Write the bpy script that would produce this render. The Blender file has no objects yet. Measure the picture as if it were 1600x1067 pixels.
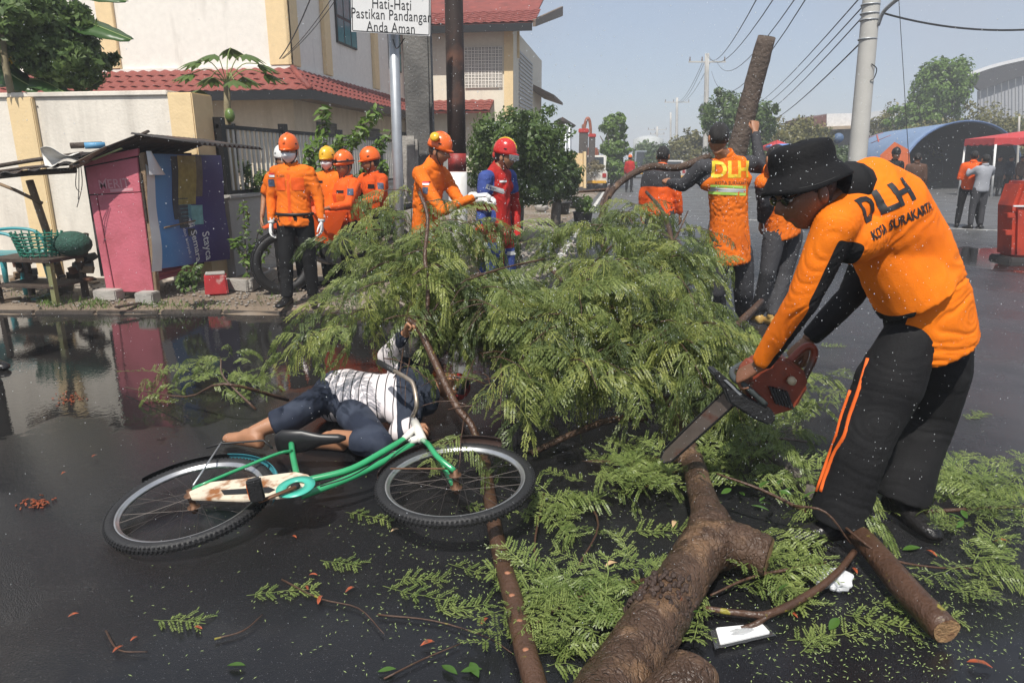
import bpy, bmesh, math, random
import numpy as np
from mathutils import Vector, Matrix, noise
from mathutils.bvhtree import BVHTree

# ------------------------------------------------------------------ camera
sc = bpy.context.scene
CAM_H, FPX = 1.5, 1067.0
YAW, PIT = math.radians(9.16), math.radians(14.86)
cam = bpy.data.cameras.new('camera'); camo = bpy.data.objects.new('camera', cam)
sc.collection.objects.link(camo)
cam.sensor_width = 36.0; cam.lens = 24.0; cam.clip_start = 0.02; cam.clip_end = 2000
camo.location = (0, 0, CAM_H)
camo.rotation_euler = (math.pi / 2 - PIT, 0, YAW)
sc.camera = camo

# ------------------------------------------------------------------ sky, sun, exposure
SUN_EL = math.radians(57)
SUN_H = Vector((-0.10, -0.995, 0)).normalized()          # horizontal direction towards the sun
sdir = SUN_H * math.cos(SUN_EL) + Vector((0, 0, math.sin(SUN_EL)))
world = bpy.data.worlds.new('World'); sc.world = world; world.use_nodes = True
wn = world.node_tree; bg = wn.nodes['Background']
sky = wn.nodes.new('ShaderNodeTexSky'); sky.sky_type = 'NISHITA'; sky.sun_disc = False
sky.sun_elevation = SUN_EL
sky.sun_rotation = math.atan2(SUN_H.x, SUN_H.y)
sky.air_density = 1.0; sky.dust_density = 1.0; sky.ozone_density = 3.0; sky.altitude = 0
# thin high cloud veil over the whole sky, slightly uneven
wtc = wn.nodes.new('ShaderNodeTexCoord'); wno = wn.nodes.new('ShaderNodeTexNoise'); wno.inputs['Scale'].default_value = 2.2; wno.inputs['Detail'].default_value = 5
wn.links.new(wtc.outputs['Generated'], wno.inputs['Vector'])
wmr = wn.nodes.new('ShaderNodeMapRange'); wmr.inputs[1].default_value = .35; wmr.inputs[2].default_value = .7; wmr.inputs[3].default_value = .62; wmr.inputs[4].default_value = 1.0
wn.links.new(wno.outputs['Fac'], wmr.inputs[0])
wmx = wn.nodes.new('ShaderNodeMix'); wmx.data_type = 'RGBA'; wn.links.new(wmr.outputs[0], wmx.inputs[0])
wn.links.new(sky.outputs[0], wmx.inputs[6]); wmx.inputs[7].default_value = (3.35, 3.68, 4.30, 1)
wn.links.new(wmx.outputs[2], bg.inputs[0]); bg.inputs[1].default_value = 0.105
sun = bpy.data.lights.new('sun', 'SUN'); sun.energy = 4.0; sun.angle = math.radians(0.5)
sun.color = (1.0, 0.95, 0.87)
suno = bpy.data.objects.new('sun', sun); sc.collection.objects.link(suno)
suno.rotation_euler = (-sdir).to_track_quat('-Z', 'Y').to_euler()
suno.location = (0, -10, 30)
sc.view_settings.view_transform = 'Standard'; sc.view_settings.look = 'None'
sc.view_settings.exposure = 0.45; sc.view_settings.gamma = 1.0
sc.cycles.max_bounces = 6; sc.cycles.transparent_max_bounces = 6
sc.cycles.use_denoising = True

# ------------------------------------------------------------------ photo geometry helpers (true depth always given)
_R = Vector((math.cos(YAW), math.sin(YAW), 0)); _H = Vector((-math.sin(YAW), math.cos(YAW), 0)); _Z = Vector((0, 0, 1))
_F = _H * math.cos(PIT) - _Z * math.sin(PIT); _U = _H * math.sin(PIT) + _Z * math.cos(PIT); _C = Vector((0, 0, CAM_H))
def ray(px, py): return _F + _R * ((px - 800) / FPX) + _U * ((533.5 - py) / FPX)
def P(px, py, d):
    r = ray(px, py); return _C + r * (d / r.dot(_H))
def G(px, py, z=0.0):
    r = ray(px, py); return _C + r * ((z - CAM_H) / r.z)
def PX(px, py, X):
    r = ray(px, py); return _C + r * (X / r.x)
def PY(px, py, Y):
    r = ray(px, py); return _C + r * (Y / r.y)
def PR(p):
    v = Vector(p) - _C; z = v.dot(_F); return 800 + FPX * v.dot(_R) / z, 533.5 - FPX * v.dot(_U) / z
def mpp(d): return d / FPX * 1.03                          # metres per photo pixel at depth d
def V(*a): return Vector(a)
rnd = random.Random(7)
PI = math.pi

# ------------------------------------------------------------------ materials
def lin(r, g, b): 
    f = lambda c: (c / 255 / 12.92) if c <= 10 else ((c / 255 + 0.055) / 1.055) ** 2.4
    return (f(r), f(g), f(b))
MATS = {}
def M(name, col=(.5, .5, .5), rough=.6, metal=0.0, var=.18, vs=6.0, bump=0.0, bs=80.0, spec=.5, coat=0.0, trans=0.0,
      emit=None, col2=None, c2lo=.45, c2hi=.62, c2s=3.0, rv=0.0, sub=0.0, translucent=0.0):
    if name in MATS: return MATS[name]
    m = bpy.data.materials.new(name); m.use_nodes = True; nt = m.node_tree; N = nt.nodes; L = nt.links
    b = N['Principled BSDF']; out = N['Material Output']
    b.inputs['Roughness'].default_value = rough; b.inputs['Metallic'].default_value = metal
    b.inputs['Specular IOR Level'].default_value = spec; b.inputs['Coat Weight'].default_value = coat
    b.inputs['Transmission Weight'].default_value = trans
    tc = N.new('ShaderNodeTexCoord')
    n1 = N.new('ShaderNodeTexNoise'); n1.inputs['Scale'].default_value = vs; n1.inputs['Detail'].default_value = 5
    L.new(tc.outputs['Object'], n1.inputs['Vector'])
    mx = N.new('ShaderNodeMix'); mx.data_type = 'RGBA'
    L.new(n1.outputs['Fac'], mx.inputs[0])
    mx.inputs[6].default_value = (*[c * (1 - var * 1.6) for c in col], 1)
    mx.inputs[7].default_value = (*[min(1, c * (1 + var * 1.6)) for c in col], 1)
    cur = mx.outputs[2]
    if col2 is not None:
        n2 = N.new('ShaderNodeTexNoise'); n2.inputs['Scale'].default_value = c2s; n2.inputs['Detail'].default_value = 6
        L.new(tc.outputs['Object'], n2.inputs['Vector'])
        rp = N.new('ShaderNodeMapRange'); rp.inputs[1].default_value = c2lo; rp.inputs[2].default_value = c2hi
        L.new(n2.outputs['Fac'], rp.inputs[0])
        m2 = N.new('ShaderNodeMix'); m2.data_type = 'RGBA'; L.new(rp.outputs[0], m2.inputs[0])
        L.new(cur, m2.inputs[6]); m2.inputs[7].default_value = (*col2, 1); cur = m2.outputs[2]
    L.new(cur, b.inputs['Base Color'])
    if rv:
        mr = N.new('ShaderNodeMapRange'); mr.inputs[1].default_value = .35; mr.inputs[2].default_value = .65
        mr.inputs[3].default_value = max(0.02, rough - rv); mr.inputs[4].default_value = min(1, rough + rv)
        L.new(n1.outputs['Fac'], mr.inputs[0]); L.new(mr.outputs[0], b.inputs['Roughness'])
    if bump:
        n3 = N.new('ShaderNodeTexNoise'); n3.inputs['Scale'].default_value = bs; n3.inputs['Detail'].default_value = 4
        L.new(tc.outputs['Object'], n3.inputs['Vector'])
        bp = N.new('ShaderNodeBump'); bp.inputs['Strength'].default_value = bump; bp.inputs['Distance'].default_value = .02
        L.new(n3.outputs['Fac'], bp.inputs['Height']); L.new(bp.outputs[0], b.inputs['Normal'])
    if emit: 
        b.inputs['Emission Color'].default_value = (*emit, 1); b.inputs['Emission Strength'].default_value = 1
    if translucent:
        tl = N.new('ShaderNodeBsdfTranslucent'); L.new(cur, tl.inputs[0])
        ms = N.new('ShaderNodeMixShader'); ms.inputs[0].default_value = translucent
        L.new(b.outputs[0], ms.inputs[1]); L.new(tl.outputs[0], ms.inputs[2]); L.new(ms.outputs[0], out.inputs[0])
    MATS[name] = m
    return m

# ------------------------------------------------------------------ scene graph helpers
COL = sc.collection
def tag(o, label=None, cat=None, group=None, kind=None):
    if label: o['label'] = label
    if cat: o['category'] = cat
    if group: o['group'] = group
    if kind: o['kind'] = kind
    return o
def link(o, parent=None):
    COL.objects.link(o)
    if parent is not None:
        o.parent = parent; o.matrix_parent_inverse = WINV(parent)
    return o
_wm = {}
def WINV(p):
    w = Matrix.Identity(4); q = p
    chain = []
    while q is not None: chain.append(q); q = q.parent
    for q in reversed(chain): w = w @ q.matrix_parent_inverse @ q.matrix_basis
    return w.inverted()
def empty(name, loc, label, cat, group=None):
    o = bpy.data.objects.new(name, None); o.location = loc; o.empty_display_size = .1
    COL.objects.link(o); return tag(o, label, cat, group)

def frame(x, z=None):
    """3x3 matrix whose columns are x, y, z with x along the given direction"""
    x = Vector(x).normalized(); z = Vector(z) if z is not None else Vector((0, 0, 1))
    if abs(x.dot(z.normalized())) > .995: z = Vector((0, 1, 0)) if abs(x.y) < .9 else Vector((1, 0, 0))
    y = z.cross(x).normalized(); z = x.cross(y)
    return Matrix((x, y, z)).transposed()

class MB:
    """collects faces for one mesh object; every face carries a material slot"""
    def __init__(s): s.v = []; s.f = []; s.m = []; s.cur = 0
    def raw(s, vs, fs, mi=None):
        o = len(s.v); s.v += [tuple(p) for p in vs]; s.f += [tuple(i + o for i in f) for f in fs]
        s.m += [s.cur if mi is None else mi] * len(fs); return s
    def box(s, c, size, rot=None, mi=None, taper=1.0):
        c = Vector(c); hx, hy, hz = [a / 2 for a in size]; R = rot or Matrix.Identity(3)
        vs = []
        for sz in (-1, 1):
            k = taper if sz > 0 else 1
            for sx, sy in ((-1, -1), (1, -1), (1, 1), (-1, 1)): vs.append(c + R @ Vector((sx * hx * k, sy * hy * k, sz * hz)))
        return s.raw(vs, [(3, 2, 1, 0), (4, 5, 6, 7), (0, 1, 5, 4), (1, 2, 6, 5), (2, 3, 7, 6), (3, 0, 4, 7)], mi)
    def bbox(s, lo, hi, mi=None):
        lo = Vector(lo); hi = Vector(hi); return s.box((lo + hi) / 2, hi - lo, mi=mi)
    def bar(s, a, b, w, h, up=None, mi=None):
        a = Vector(a); b = Vector(b); R = frame(b - a, up); return s.box((a + b) / 2, ((b - a).length, w, h), R, mi)
    def rings(s, rings, cap=True, mi=None, closed=False):
        n = len(rings[0]); vs = [p for r in rings for p in r]; fs = []
        K = len(rings)
        for i in range(K if closed else K - 1):
            j = (i + 1) % K
            for k in range(n): fs.append((i * n + k, i * n + (k + 1) % n, j * n + (k + 1) % n, j * n + k))
        if cap and not closed:
            fs.append(tuple(range(n - 1, -1, -1))); fs.append(tuple((K - 1) * n + k for k in range(n)))
        return s.raw(vs, fs, mi)
    def tube(s, path, r, n=8, cap=True, mi=None, closed=False, noise_amp=0.0, seed=0, flat=1.0):
        path = [Vector(p) for p in path]; K = len(path)
        rad = r if isinstance(r, (list, tuple)) else [r] * K
        if len(rad) != K: rad = [rad[0] + (rad[-1] - rad[0]) * i / (K - 1) for i in range(K)]
        t0 = (path[1] - path[0]).normalized(); up = Vector((0, 0, 1)) if abs(t0.z) < .9 else Vector((0, 1, 0))
        u = up.cross(t0).normalized(); rs = []
        for i in range(K):
            t = (path[(i + 1) % K] - path[i - 1]) if closed else (path[min(i + 1, K - 1)] - path[max(i - 1, 0)])
            t = t.normalized() if t.length > 1e-9 else t0
            u = (u - t * u.dot(t)).normalized(); w = t.cross(u); ring = []
            for k in range(n):
                a = 2 * PI * k / n; d = u * math.cos(a) + w * math.sin(a) * flat; rr = rad[i]
                if noise_amp:
                    q = path[i] + d * rr; rr *= 1 + noise_amp * noise.noise(q * (2.2 / max(rad[i], .02)) + Vector((seed, 0, 0))) \
                        + noise_amp * .6 * noise.noise(q * (6 / max(rad[i], .02)) + Vector((0, seed, 0)))
                ring.append(path[i] + d * rr)
            rs.append(ring)
        return s.rings(rs, cap, mi, closed)
    def lathe(s, prof, c=(0, 0, 0), axis=(0, 0, 1), n=20, mi=None, cap=False):
        R = frame(axis); c = Vector(c)
        rs = [[c + R @ Vector((h, r * math.cos(2 * PI * k / n), r * math.sin(2 * PI * k / n))) for k in range(n)] for r, h in prof]
        return s.rings(rs, cap, mi)
    def ball(s, c, r, n=12, m=8, R=None, mi=None):
        c = Vector(c); r = (r, r, r) if not isinstance(r, (list, tuple)) else r; R = R or Matrix.Identity(3); rs = []
        for i in range(m + 1):
            th = PI * (i + .001 if i == 0 else (i - .001 if i == m else i)) / m
            rs.append([c + R @ Vector((r[0] * math.sin(th) * math.cos(2 * PI * k / n), r[1] * math.sin(th) * math.sin(2 * PI * k / n), -r[2] * math.cos(th))) for k in range(n)])
        return s.rings(rs, True, mi)
    def prism(s, pts, d, mi=None):
        """polygon pts (3-D, planar) extruded by vector d"""
        pts = [Vector(p) for p in pts]; d = Vector(d); n = len(pts)
        return s.raw(pts + [p + d for p in pts], [tuple(range(n - 1, -1, -1)), tuple(range(n, 2 * n))] +
                     [(i, (i + 1) % n, n + (i + 1) % n, n + i) for i in range(n)], mi)
    def grid(s, fn, nu, nv, mi=None):
        vs = [fn(i / nu, j / nv) for j in range(nv + 1) for i in range(nu + 1)]
        return s.raw(vs, [(j * (nu + 1) + i, j * (nu + 1) + i + 1, (j + 1) * (nu + 1) + i + 1, (j + 1) * (nu + 1) + i) for j in range(nv) for i in range(nu)], mi)
    def mesh(s, name, mats, smooth=False):
        me = bpy.data.meshes.new(name); me.from_pydata(s.v, [], s.f)
        for m in (mats if isinstance(mats, (list, tuple)) else [mats]): me.materials.append(m)
        if s.m and max(s.m) > 0: me.polygons.foreach_set('material_index', s.m)
        if smooth: me.polygons.foreach_set('use_smooth', [True] * len(me.polygons))
        me.update(); return me
    def build(s, name, mats, parent=None, smooth=False, bevel=0.0, solid=0.0, fix=True):
        me = s.mesh(name, mats, smooth)
        if fix:
            bm = bmesh.new(); bm.from_mesh(me); bmesh.ops.recalc_face_normals(bm, faces=bm.faces)
            if bevel:
                es = [e for e in bm.edges if len(e.link_faces) == 2 and e.calc_face_angle(0) > .6]
                bmesh.ops.bevel(bm, geom=es, offset=bevel, segments=2, affect='EDGES', clamp_overlap=True)
            bm.to_mesh(me); bm.free()
        o = bpy.data.objects.new(name, me); link(o, parent)
        if solid:
            md = o.modifiers.new('thickness', 'SOLIDIFY'); md.thickness = solid; md.offset = 0
        return o
def mo(name, me, parent=None, mw=None):
    o = bpy.data.objects.new(name, me); 
    if mw is not None: o.matrix_world = mw
    return link(o, parent)
def spline(pts, n=6):
    """Catmull-Rom through points"""
    pts = [Vector(p) for p in pts]; out = []
    q = [pts[0] * 2 - pts[1]] + pts + [pts[-1] * 2 - pts[-2]]
    for i in range(1, len(q) - 2):
        a, b, c, d = q[i - 1:i + 3]
        for k in range(n):
            t = k / n
            out.append(.5 * ((2 * b) + (c - a) * t + (2 * a - 5 * b + 4 * c - d) * t * t + (3 * b - a - 3 * c + d) * t ** 3))
    out.append(pts[-1]); return out
def text_mesh(body, size=1.0, ext=0.0, bold=0.0, spacing=1.0):
    cu = bpy.data.curves.new('t', 'FONT'); cu.body = body; cu.size = size; cu.extrude = ext; cu.align_x = 'CENTER'; cu.align_y = 'CENTER'
    cu.offset = bold; cu.space_character = spacing; cu.resolution_u = 3
    o = bpy.data.objects.new('t', cu); COL.objects.link(o)
    dg = bpy.context.evaluated_depsgraph_get(); me = bpy.data.meshes.new_from_object(o.evaluated_get(dg))
    bpy.data.objects.remove(o); bpy.data.curves.remove(cu); return me
def bvh_of(o):
    me = o.data; mw = WINV(o).inverted()
    return BVHTree.FromPolygons([mw @ v.co for v in me.vertices], [tuple(p.vertices) for p in me.polygons])
def decal(name, body, size, org, xd, yd, target, mat, parent, off=.003, bold=0.0, far=.5, spacing=1.0, sx=1.0):
    """lettering printed on a curved surface: text mesh dropped on to the target along its own normal"""
    me = text_mesh(body, size, 0, bold, spacing); bm = bmesh.new(); bm.from_mesh(me)
    bmesh.ops.triangulate(bm, faces=bm.faces)
    for _ in range(3):
        es = [e for e in bm.edges if e.calc_length() > size * .09]
        if not es: break
        bmesh.ops.subdivide_edges(bm, edges=es, cuts=1); bmesh.ops.triangulate(bm, faces=[f for f in bm.faces if len(f.verts) > 3])
    xd = Vector(xd).normalized(); yd = Vector(yd); yd = (yd - xd * yd.dot(xd)).normalized(); n = xd.cross(yd); org = Vector(org)
    tr = bvh_of(target) if not isinstance(target, BVHTree) else target
    for v in bm.verts:
        p = org + xd * v.co.x * sx + yd * v.co.y; h = tr.ray_cast(p + n * far, -n, far * 2.5)
        v.co = (h[0] + n * off) if h[0] is not None else p
    bm.to_mesh(me); bm.free(); me.materials.clear(); me.materials.append(mat)
    return mo(name, me, parent)
# ------------------------------------------------------------------ surface materials
def asphalt_material():
    m = bpy.data.materials.new('wet_asphalt'); m.use_nodes = True; nt = m.node_tree; N = nt.nodes; L = nt.links
    b = N['Principled BSDF']; geo = N.new('ShaderNodeNewGeometry')
    def noise_n(scale, det=4, rough=.55, vec=None):
        n = N.new('ShaderNodeTexNoise'); n.inputs['Scale'].default_value = scale; n.inputs['Detail'].default_value = det
        n.inputs['Roughness'].default_value = rough; L.new(vec or geo.outputs['Position'], n.inputs['Vector']); return n
    def math_n(op, a, bb=None, clamp=False):
        n = N.new('ShaderNodeMath'); n.operation = op; n.use_clamp = clamp
        for i, x in enumerate((a, bb)):
            if x is None: continue
            if isinstance(x, (int, float)): n.inputs[i].default_value = x
            else: L.new(x, n.inputs[i])
        return n.outputs[0]
    def rng(x, a, bb, c=0.0, d=1.0):
        n = N.new('ShaderNodeMapRange'); n.inputs[1].default_value = a; n.inputs[2].default_value = bb
        n.inputs[3].default_value = c; n.inputs[4].default_value = d; n.interpolation_type = 'SMOOTHSTEP'; L.new(x, n.inputs[0]); return n.outputs[0]
    def ell(cx, cy, ax, ay, rot):
        mp = N.new('ShaderNodeMapping'); mp.vector_type = 'TEXTURE'; mp.inputs[1].default_value = (cx, cy, 0)
        mp.inputs[2].default_value = (0, 0, rot); mp.inputs[3].default_value = (ax, ay, 1e6)
        L.new(geo.outputs['Position'], mp.inputs[0]); v = N.new('ShaderNodeVectorMath'); v.operation = 'LENGTH'
        L.new(mp.outputs[0], v.inputs[0]); return v.outputs['Value']
    big = noise_n(.9, 5); med = noise_n(3.5, 5); grain = noise_n(230, 2, .6); g2 = noise_n(620, 1)
    vor = N.new('ShaderNodeTexVoronoi'); vor.inputs['Scale'].default_value = 170; L.new(geo.outputs['Position'], vor.inputs['Vector'])
    wob = math_n('MULTIPLY', math_n('SUBTRACT', big.outputs['Fac'], .5), 1.5)
    wob2 = math_n('MULTIPLY', math_n('SUBTRACT', med.outputs['Fac'], .5), .55)
    def pud(*a): return math_n('ADD', math_n('ADD', ell(*a), wob), wob2)
    p1 = rng(pud(-4.4, 4.45, 3.4, 1.75, .16), 1.10, .80)            # the big puddle in front of the kiosk
    p2 = rng(pud(-1.75, 12.5, .55, 3.2, .05), 1.05, .85)
    p3 = rng(pud(6.3, 12.0, 2.2, 1.5, .3), 1.05, .8)
    p4 = rng(pud(.2, 1.6, 2.3, .7, .1), 1.2, .5)                    # thin film at the very front
    pm = math_n('MAXIMUM', math_n('MAXIMUM', p1, p2), p3)
    film = math_n('MULTIPLY', math_n('MAXIMUM', p4, rng(pud(-3.2, 3.2, 3.4, 1.5, .1), 1.3, .5)), .82)
    # colour: wet near part, drier far part
    sep = N.new('ShaderNodeSeparateXYZ'); L.new(geo.outputs['Position'], sep.inputs[0])
    far = rng(math_n('ADD', sep.outputs['Y'], math_n('MULTIPLY', wob, 4)), 10, 19)
    c1 = N.new('ShaderNodeMix'); c1.data_type = 'RGBA'; L.new(far, c1.inputs[0])
    c1.inputs[6].default_value = (.0105, .0108, .0125, 1); c1.inputs[7].default_value = (.115, .114, .113, 1)
    sky_pale = N.new('ShaderNodeMix'); sky_pale.data_type = 'RGBA'; L.new(rng(pud(5.2, 6.6, 4.2, 4.4, 0), 1.25, .6), sky_pale.inputs[0]); L.new(c1.outputs[2], sky_pale.inputs[6]); sky_pale.inputs[7].default_value = (.058, .058, .064, 1); c1 = sky_pale  # paler ellipse mid-right: sky reflection painted into the base colour
    c2 = N.new('ShaderNodeMix'); c2.data_type = 'RGBA'; c2.blend_type = 'MULTIPLY'; c2.inputs[0].default_value = 1
    L.new(c1.outputs[2], c2.inputs[6])
    sp = N.new('ShaderNodeCombineColor'); v = math_n('ADD', rng(grain.outputs['Fac'], .3, .75, .45, 1.5), math_n('MULTIPLY', math_n('SUBTRACT', med.outputs['Fac'], .5), .6))
    for i in range(3): L.new(v, sp.inputs[i])
    L.new(sp.outputs[0], c2.inputs[7])
    # pale specks: aggregate stones, with the sparkle of water drops painted in
    st = rng(vor.outputs['Distance'], .16, .10); pale = rng(noise_n(70, 1).outputs['Fac'], .52, .60)
    c3 = N.new('ShaderNodeMix'); c3.data_type = 'RGBA'; L.new(math_n('MULTIPLY', math_n('MULTIPLY', st, pale), math_n('SUBTRACT', .8, pm, True)), c3.inputs[0])
    L.new(c2.outputs[2], c3.inputs[6]); c3.inputs[7].default_value = (.30, .30, .31, 1)
    dk = N.new('ShaderNodeMix'); dk.data_type = 'RGBA'; L.new(pm, dk.inputs[0]); L.new(c3.outputs[2], dk.inputs[6]); dk.inputs[7].default_value = (.016, .0155, .015, 1)
    mud = N.new('ShaderNodeMix'); mud.data_type = 'RGBA'; L.new(math_n('MULTIPLY', rng(noise_n(.55, 6, .65).outputs['Fac'], .52, .72), .25), mud.inputs[0]); L.new(dk.outputs[2], mud.inputs[6]); mud.inputs[7].default_value = (.055, .047, .040, 1)
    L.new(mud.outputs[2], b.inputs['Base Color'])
    wet = math_n('MAXIMUM', pm, film, True)
    r0 = math_n('ADD', rng(big.outputs['Fac'], .32, .68, .13, .38), math_n('MULTIPLY', far, .22))
    rr = math_n('ADD', math_n('MULTIPLY', r0, math_n('SUBTRACT', 1.0, wet, True)), math_n('MULTIPLY', wet, .035))
    L.new(rr, b.inputs['Roughness']); b.inputs['IOR'].default_value = 1.45
    b.inputs['Coat Weight'].default_value = 0.0
    hh = math_n('ADD', math_n('ADD', grain.outputs['Fac'], math_n('MULTIPLY', g2.outputs['Fac'], .4)), math_n('MULTIPLY', vor.outputs['Distance'], .7))
    bp = N.new('ShaderNodeBump'); bp.inputs['Distance'].default_value = .006
    L.new(math_n('MULTIPLY', math_n('SUBTRACT', 1.0, math_n('MULTIPLY', wet, 1.0), True), .75), bp.inputs['Strength']); L.new(hh, bp.inputs['Height'])
    rip = noise_n(26, 2); bp2 = N.new('ShaderNodeBump'); bp2.inputs['Distance'].default_value = .0022; bp2.inputs['Strength'].default_value = .28
    L.new(rip.outputs['Fac'], bp2.inputs['Height']); L.new(bp.outputs[0], bp2.inputs['Normal']); L.new(bp2.outputs[0], b.inputs['Normal'])
    return m
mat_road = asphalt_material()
mat_dirt = M('damp_dirt', (.19, .145, .105), .9, var=.3, vs=1.6, bump=.9, bs=45, col2=(.29, .26, .225), c2s=.9, c2lo=.5, c2hi=.66)
mat_conc = M('weathered_concrete', (.36, .34, .31), .85, var=.2, vs=4, bump=.5, bs=40, col2=(.17, .155, .14), c2s=2.2, c2lo=.52, c2hi=.75)
mat_wetconc = M('wet_concrete', (.075, .062, .052), .4, var=.3, vs=5, bump=.5, bs=60)
def wall_mat(name, col, stain=(.30, .27, .23), amt=.57):
    """painted plaster with rain streaks and damp"""
    m = bpy.data.materials.new(name); m.use_nodes = True; nt = m.node_tree; N = nt.nodes; L = nt.links; b = N['Principled BSDF']
    tc = N.new('ShaderNodeTexCoord'); mp = N.new('ShaderNodeMapping'); mp.inputs[3].default_value = (2.2, 2.2, .35); L.new(tc.outputs['Object'], mp.inputs[0])
    n = N.new('ShaderNodeTexNoise'); n.inputs['Scale'].default_value = 1.4; n.inputs['Detail'].default_value = 7; n.inputs['Roughness'].default_value = .65; L.new(mp.outputs[0], n.inputs[0])
    r = N.new('ShaderNodeMapRange'); r.inputs[1].default_value = amt - .12; r.inputs[2].default_value = amt + .2; r.inputs[4].default_value = .55; L.new(n.outputs[0], r.inputs[0])
    n2 = N.new('ShaderNodeTexNoise'); n2.inputs['Scale'].default_value = 9; n2.inputs['Detail'].default_value = 6; L.new(tc.outputs['Object'], n2.inputs[0])
    m1 = N.new('ShaderNodeMix'); m1.data_type = 'RGBA'; L.new(n2.outputs[0], m1.inputs[0])
    m1.inputs[6].default_value = (*[c * .86 for c in col], 1); m1.inputs[7].default_value = (*[min(.9, c * 1.08) for c in col], 1)
    m2 = N.new('ShaderNodeMix'); m2.data_type = 'RGBA'; L.new(r.outputs[0], m2.inputs[0]); L.new(m1.outputs[2], m2.inputs[6]); m2.inputs[7].default_value = (*stain, 1)
    L.new(m2.outputs[2], b.inputs['Base Color']); b.inputs['Roughness'].default_value = .82
    n3 = N.new('ShaderNodeTexNoise'); n3.inputs['Scale'].default_value = 38; n3.inputs['Detail'].default_value = 4; L.new(tc.outputs['Object'], n3.inputs[0])
    bp = N.new('ShaderNodeBump'); bp.inputs['Strength'].default_value = .35; bp.inputs['Distance'].default_value = .01; L.new(n3.outputs[0], bp.inputs['Height']); L.new(bp.outputs[0], b.inputs['Normal'])
    return m
mat_white = wall_mat('white_plaster', (.76, .705, .62))
mat_hwhite = wall_mat('house_plaster', (.78, .74, .675), amt=.67)
mat_cream = wall_mat('cream_paint', (.76, .58, .33), (.42, .33, .2), .7)
mat_grey = wall_mat('grey_plaster', (.42, .41, .39), (.2, .19, .17), .6)
mat_tile = M('clay_tile', (.21, .048, .036), .7, var=.4, vs=3.0, bump=.25, bs=30, col2=(.13, .04, .035), c2s=1.6, c2lo=.55, c2hi=.8)
mat_soffit = M('brown_soffit', (.16, .12, .09), .8)
mat_black = M('black_metal', (.012, .012, .013), .45, spec=.4)
mat_dwood = M('dark_wood', (.055, .038, .028), .7, var=.4, vs=14, bump=.5, bs=50)
mat_wood = M('old_wood', (.22, .15, .09), .75, var=.35, vs=14, bump=.5, bs=50)
mat_galv = M('galvanised_steel', (.42, .44, .46), .45, metal=.65, var=.12, vs=9)
mat_pole = M('concrete_pole', (.46, .45, .42), .8, var=.12, vs=3, bump=.2, bs=50)
mat_line = M('road_paint', (.62, .61, .57), .6, var=.2, vs=6, col2=(.12, .12, .12), c2s=5, c2lo=.5, c2hi=.62)
mat_glass_d = M('dark_window_glass', (.02, .025, .028), .08, spec=.6)
mat_teal = M('teal_window_glass', (.07, .22, .25), .12, spec=.6)

# ------------------------------------------------------------------ ground
b = MB()
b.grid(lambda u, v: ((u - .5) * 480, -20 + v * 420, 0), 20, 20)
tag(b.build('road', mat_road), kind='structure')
# raised dirt verge at the corner
edge = spline([(-60, 4.2, 0), (-20, 4.9, 0), (-9, 5.55, 0), (-6.14, 5.79, 0), (-4.27, 6.12, 0), (-3.2, 6.25, 0), (-2.5, 6.5, 0), (-2.0, 7.2, 0), (-1.72, 8.4, 0), (-1.6, 11, 0), (-1.45, 15, 0), (-1.25, 24, 0), (-1.2, 60, 0), (-1.2, 300, 0)], 8)
edge = [p + Vector((noise.noise(p * 1.7) * .09, noise.noise(p * 1.7 + V(9, 0, 0)) * .09, 0)) for p in edge]
b = MB(); n = len(edge)
ins = []
for i, p in enumerate(edge):
    t = (edge[min(i + 1, n - 1)] - edge[max(i - 1, 0)]).normalized(); ins.append(p + Vector((-t.y, t.x, 0)) * .16)
b.raw([(p.x, p.y, -.01) for p in edge] + [(p.x, p.y, .062) for p in ins], [(i, i + 1, n + i + 1, n + i) for i in range(n - 1)])
b.raw([(p.x, p.y, .062) for p in ins] + [(-120, 300, .062), (-120, 4.2, .062)], [tuple(range(n + 2))])
tag(b.build('verge', mat_dirt), kind='structure')
# kerb: separate wet concrete stones along the corner
kerb = bpy.data.objects.new('kerb', None); COL.objects.link(kerb); tag(kerb, kind='structure')
kp = [p for p in edge if -9.5 < p.x and p.y < 7.0]
acc = 0; pts = [kp[0]]
for a, c in zip(kp, kp[1:]):
    pts += [a.lerp(c, k / 10) for k in range(1, 11)]
seg = [pts[0]]
for p in pts:
    if (p - seg[-1]).length > .62: seg.append(p)
for a, c in zip(seg, seg[1:]):
    t = (c - a).normalized(); k = MB(); k.bar(a + t * .008 + V(0, .06, -.022), c - t * .008 + V(0, .06, -.022 + rnd.uniform(-.006, .006)), .08, .11)
    k.build('kerb_stone', mat_wetconc, kerb, bevel=.012)
# road paint
b = MB()
for y0, y1 in ((9.5, 13.6), (13.75, 60), (62, 140)): b.raw([(-1.05, y0, .004), (-.93, y0, .004), (-.93, y1, .004), (-1.05, y1, .004)], [(0, 1, 2, 3)])
tag(b.build('road_marking', mat_line, fix=False), kind='structure')
b = MB(); q = V(1.32, -.52, 0).normalized(); w = V(.52, 1.32, 0).normalized() * .05; a0 = V(7.28, 17.05, .004) - q * 5; a1 = a0 + q * 16
b.raw([a0 - w, a1 - w, a1 + w, a0 + w], [(0, 1, 2, 3)]); tag(b.build('road_marking', mat_line, fix=False), kind='structure')

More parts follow.
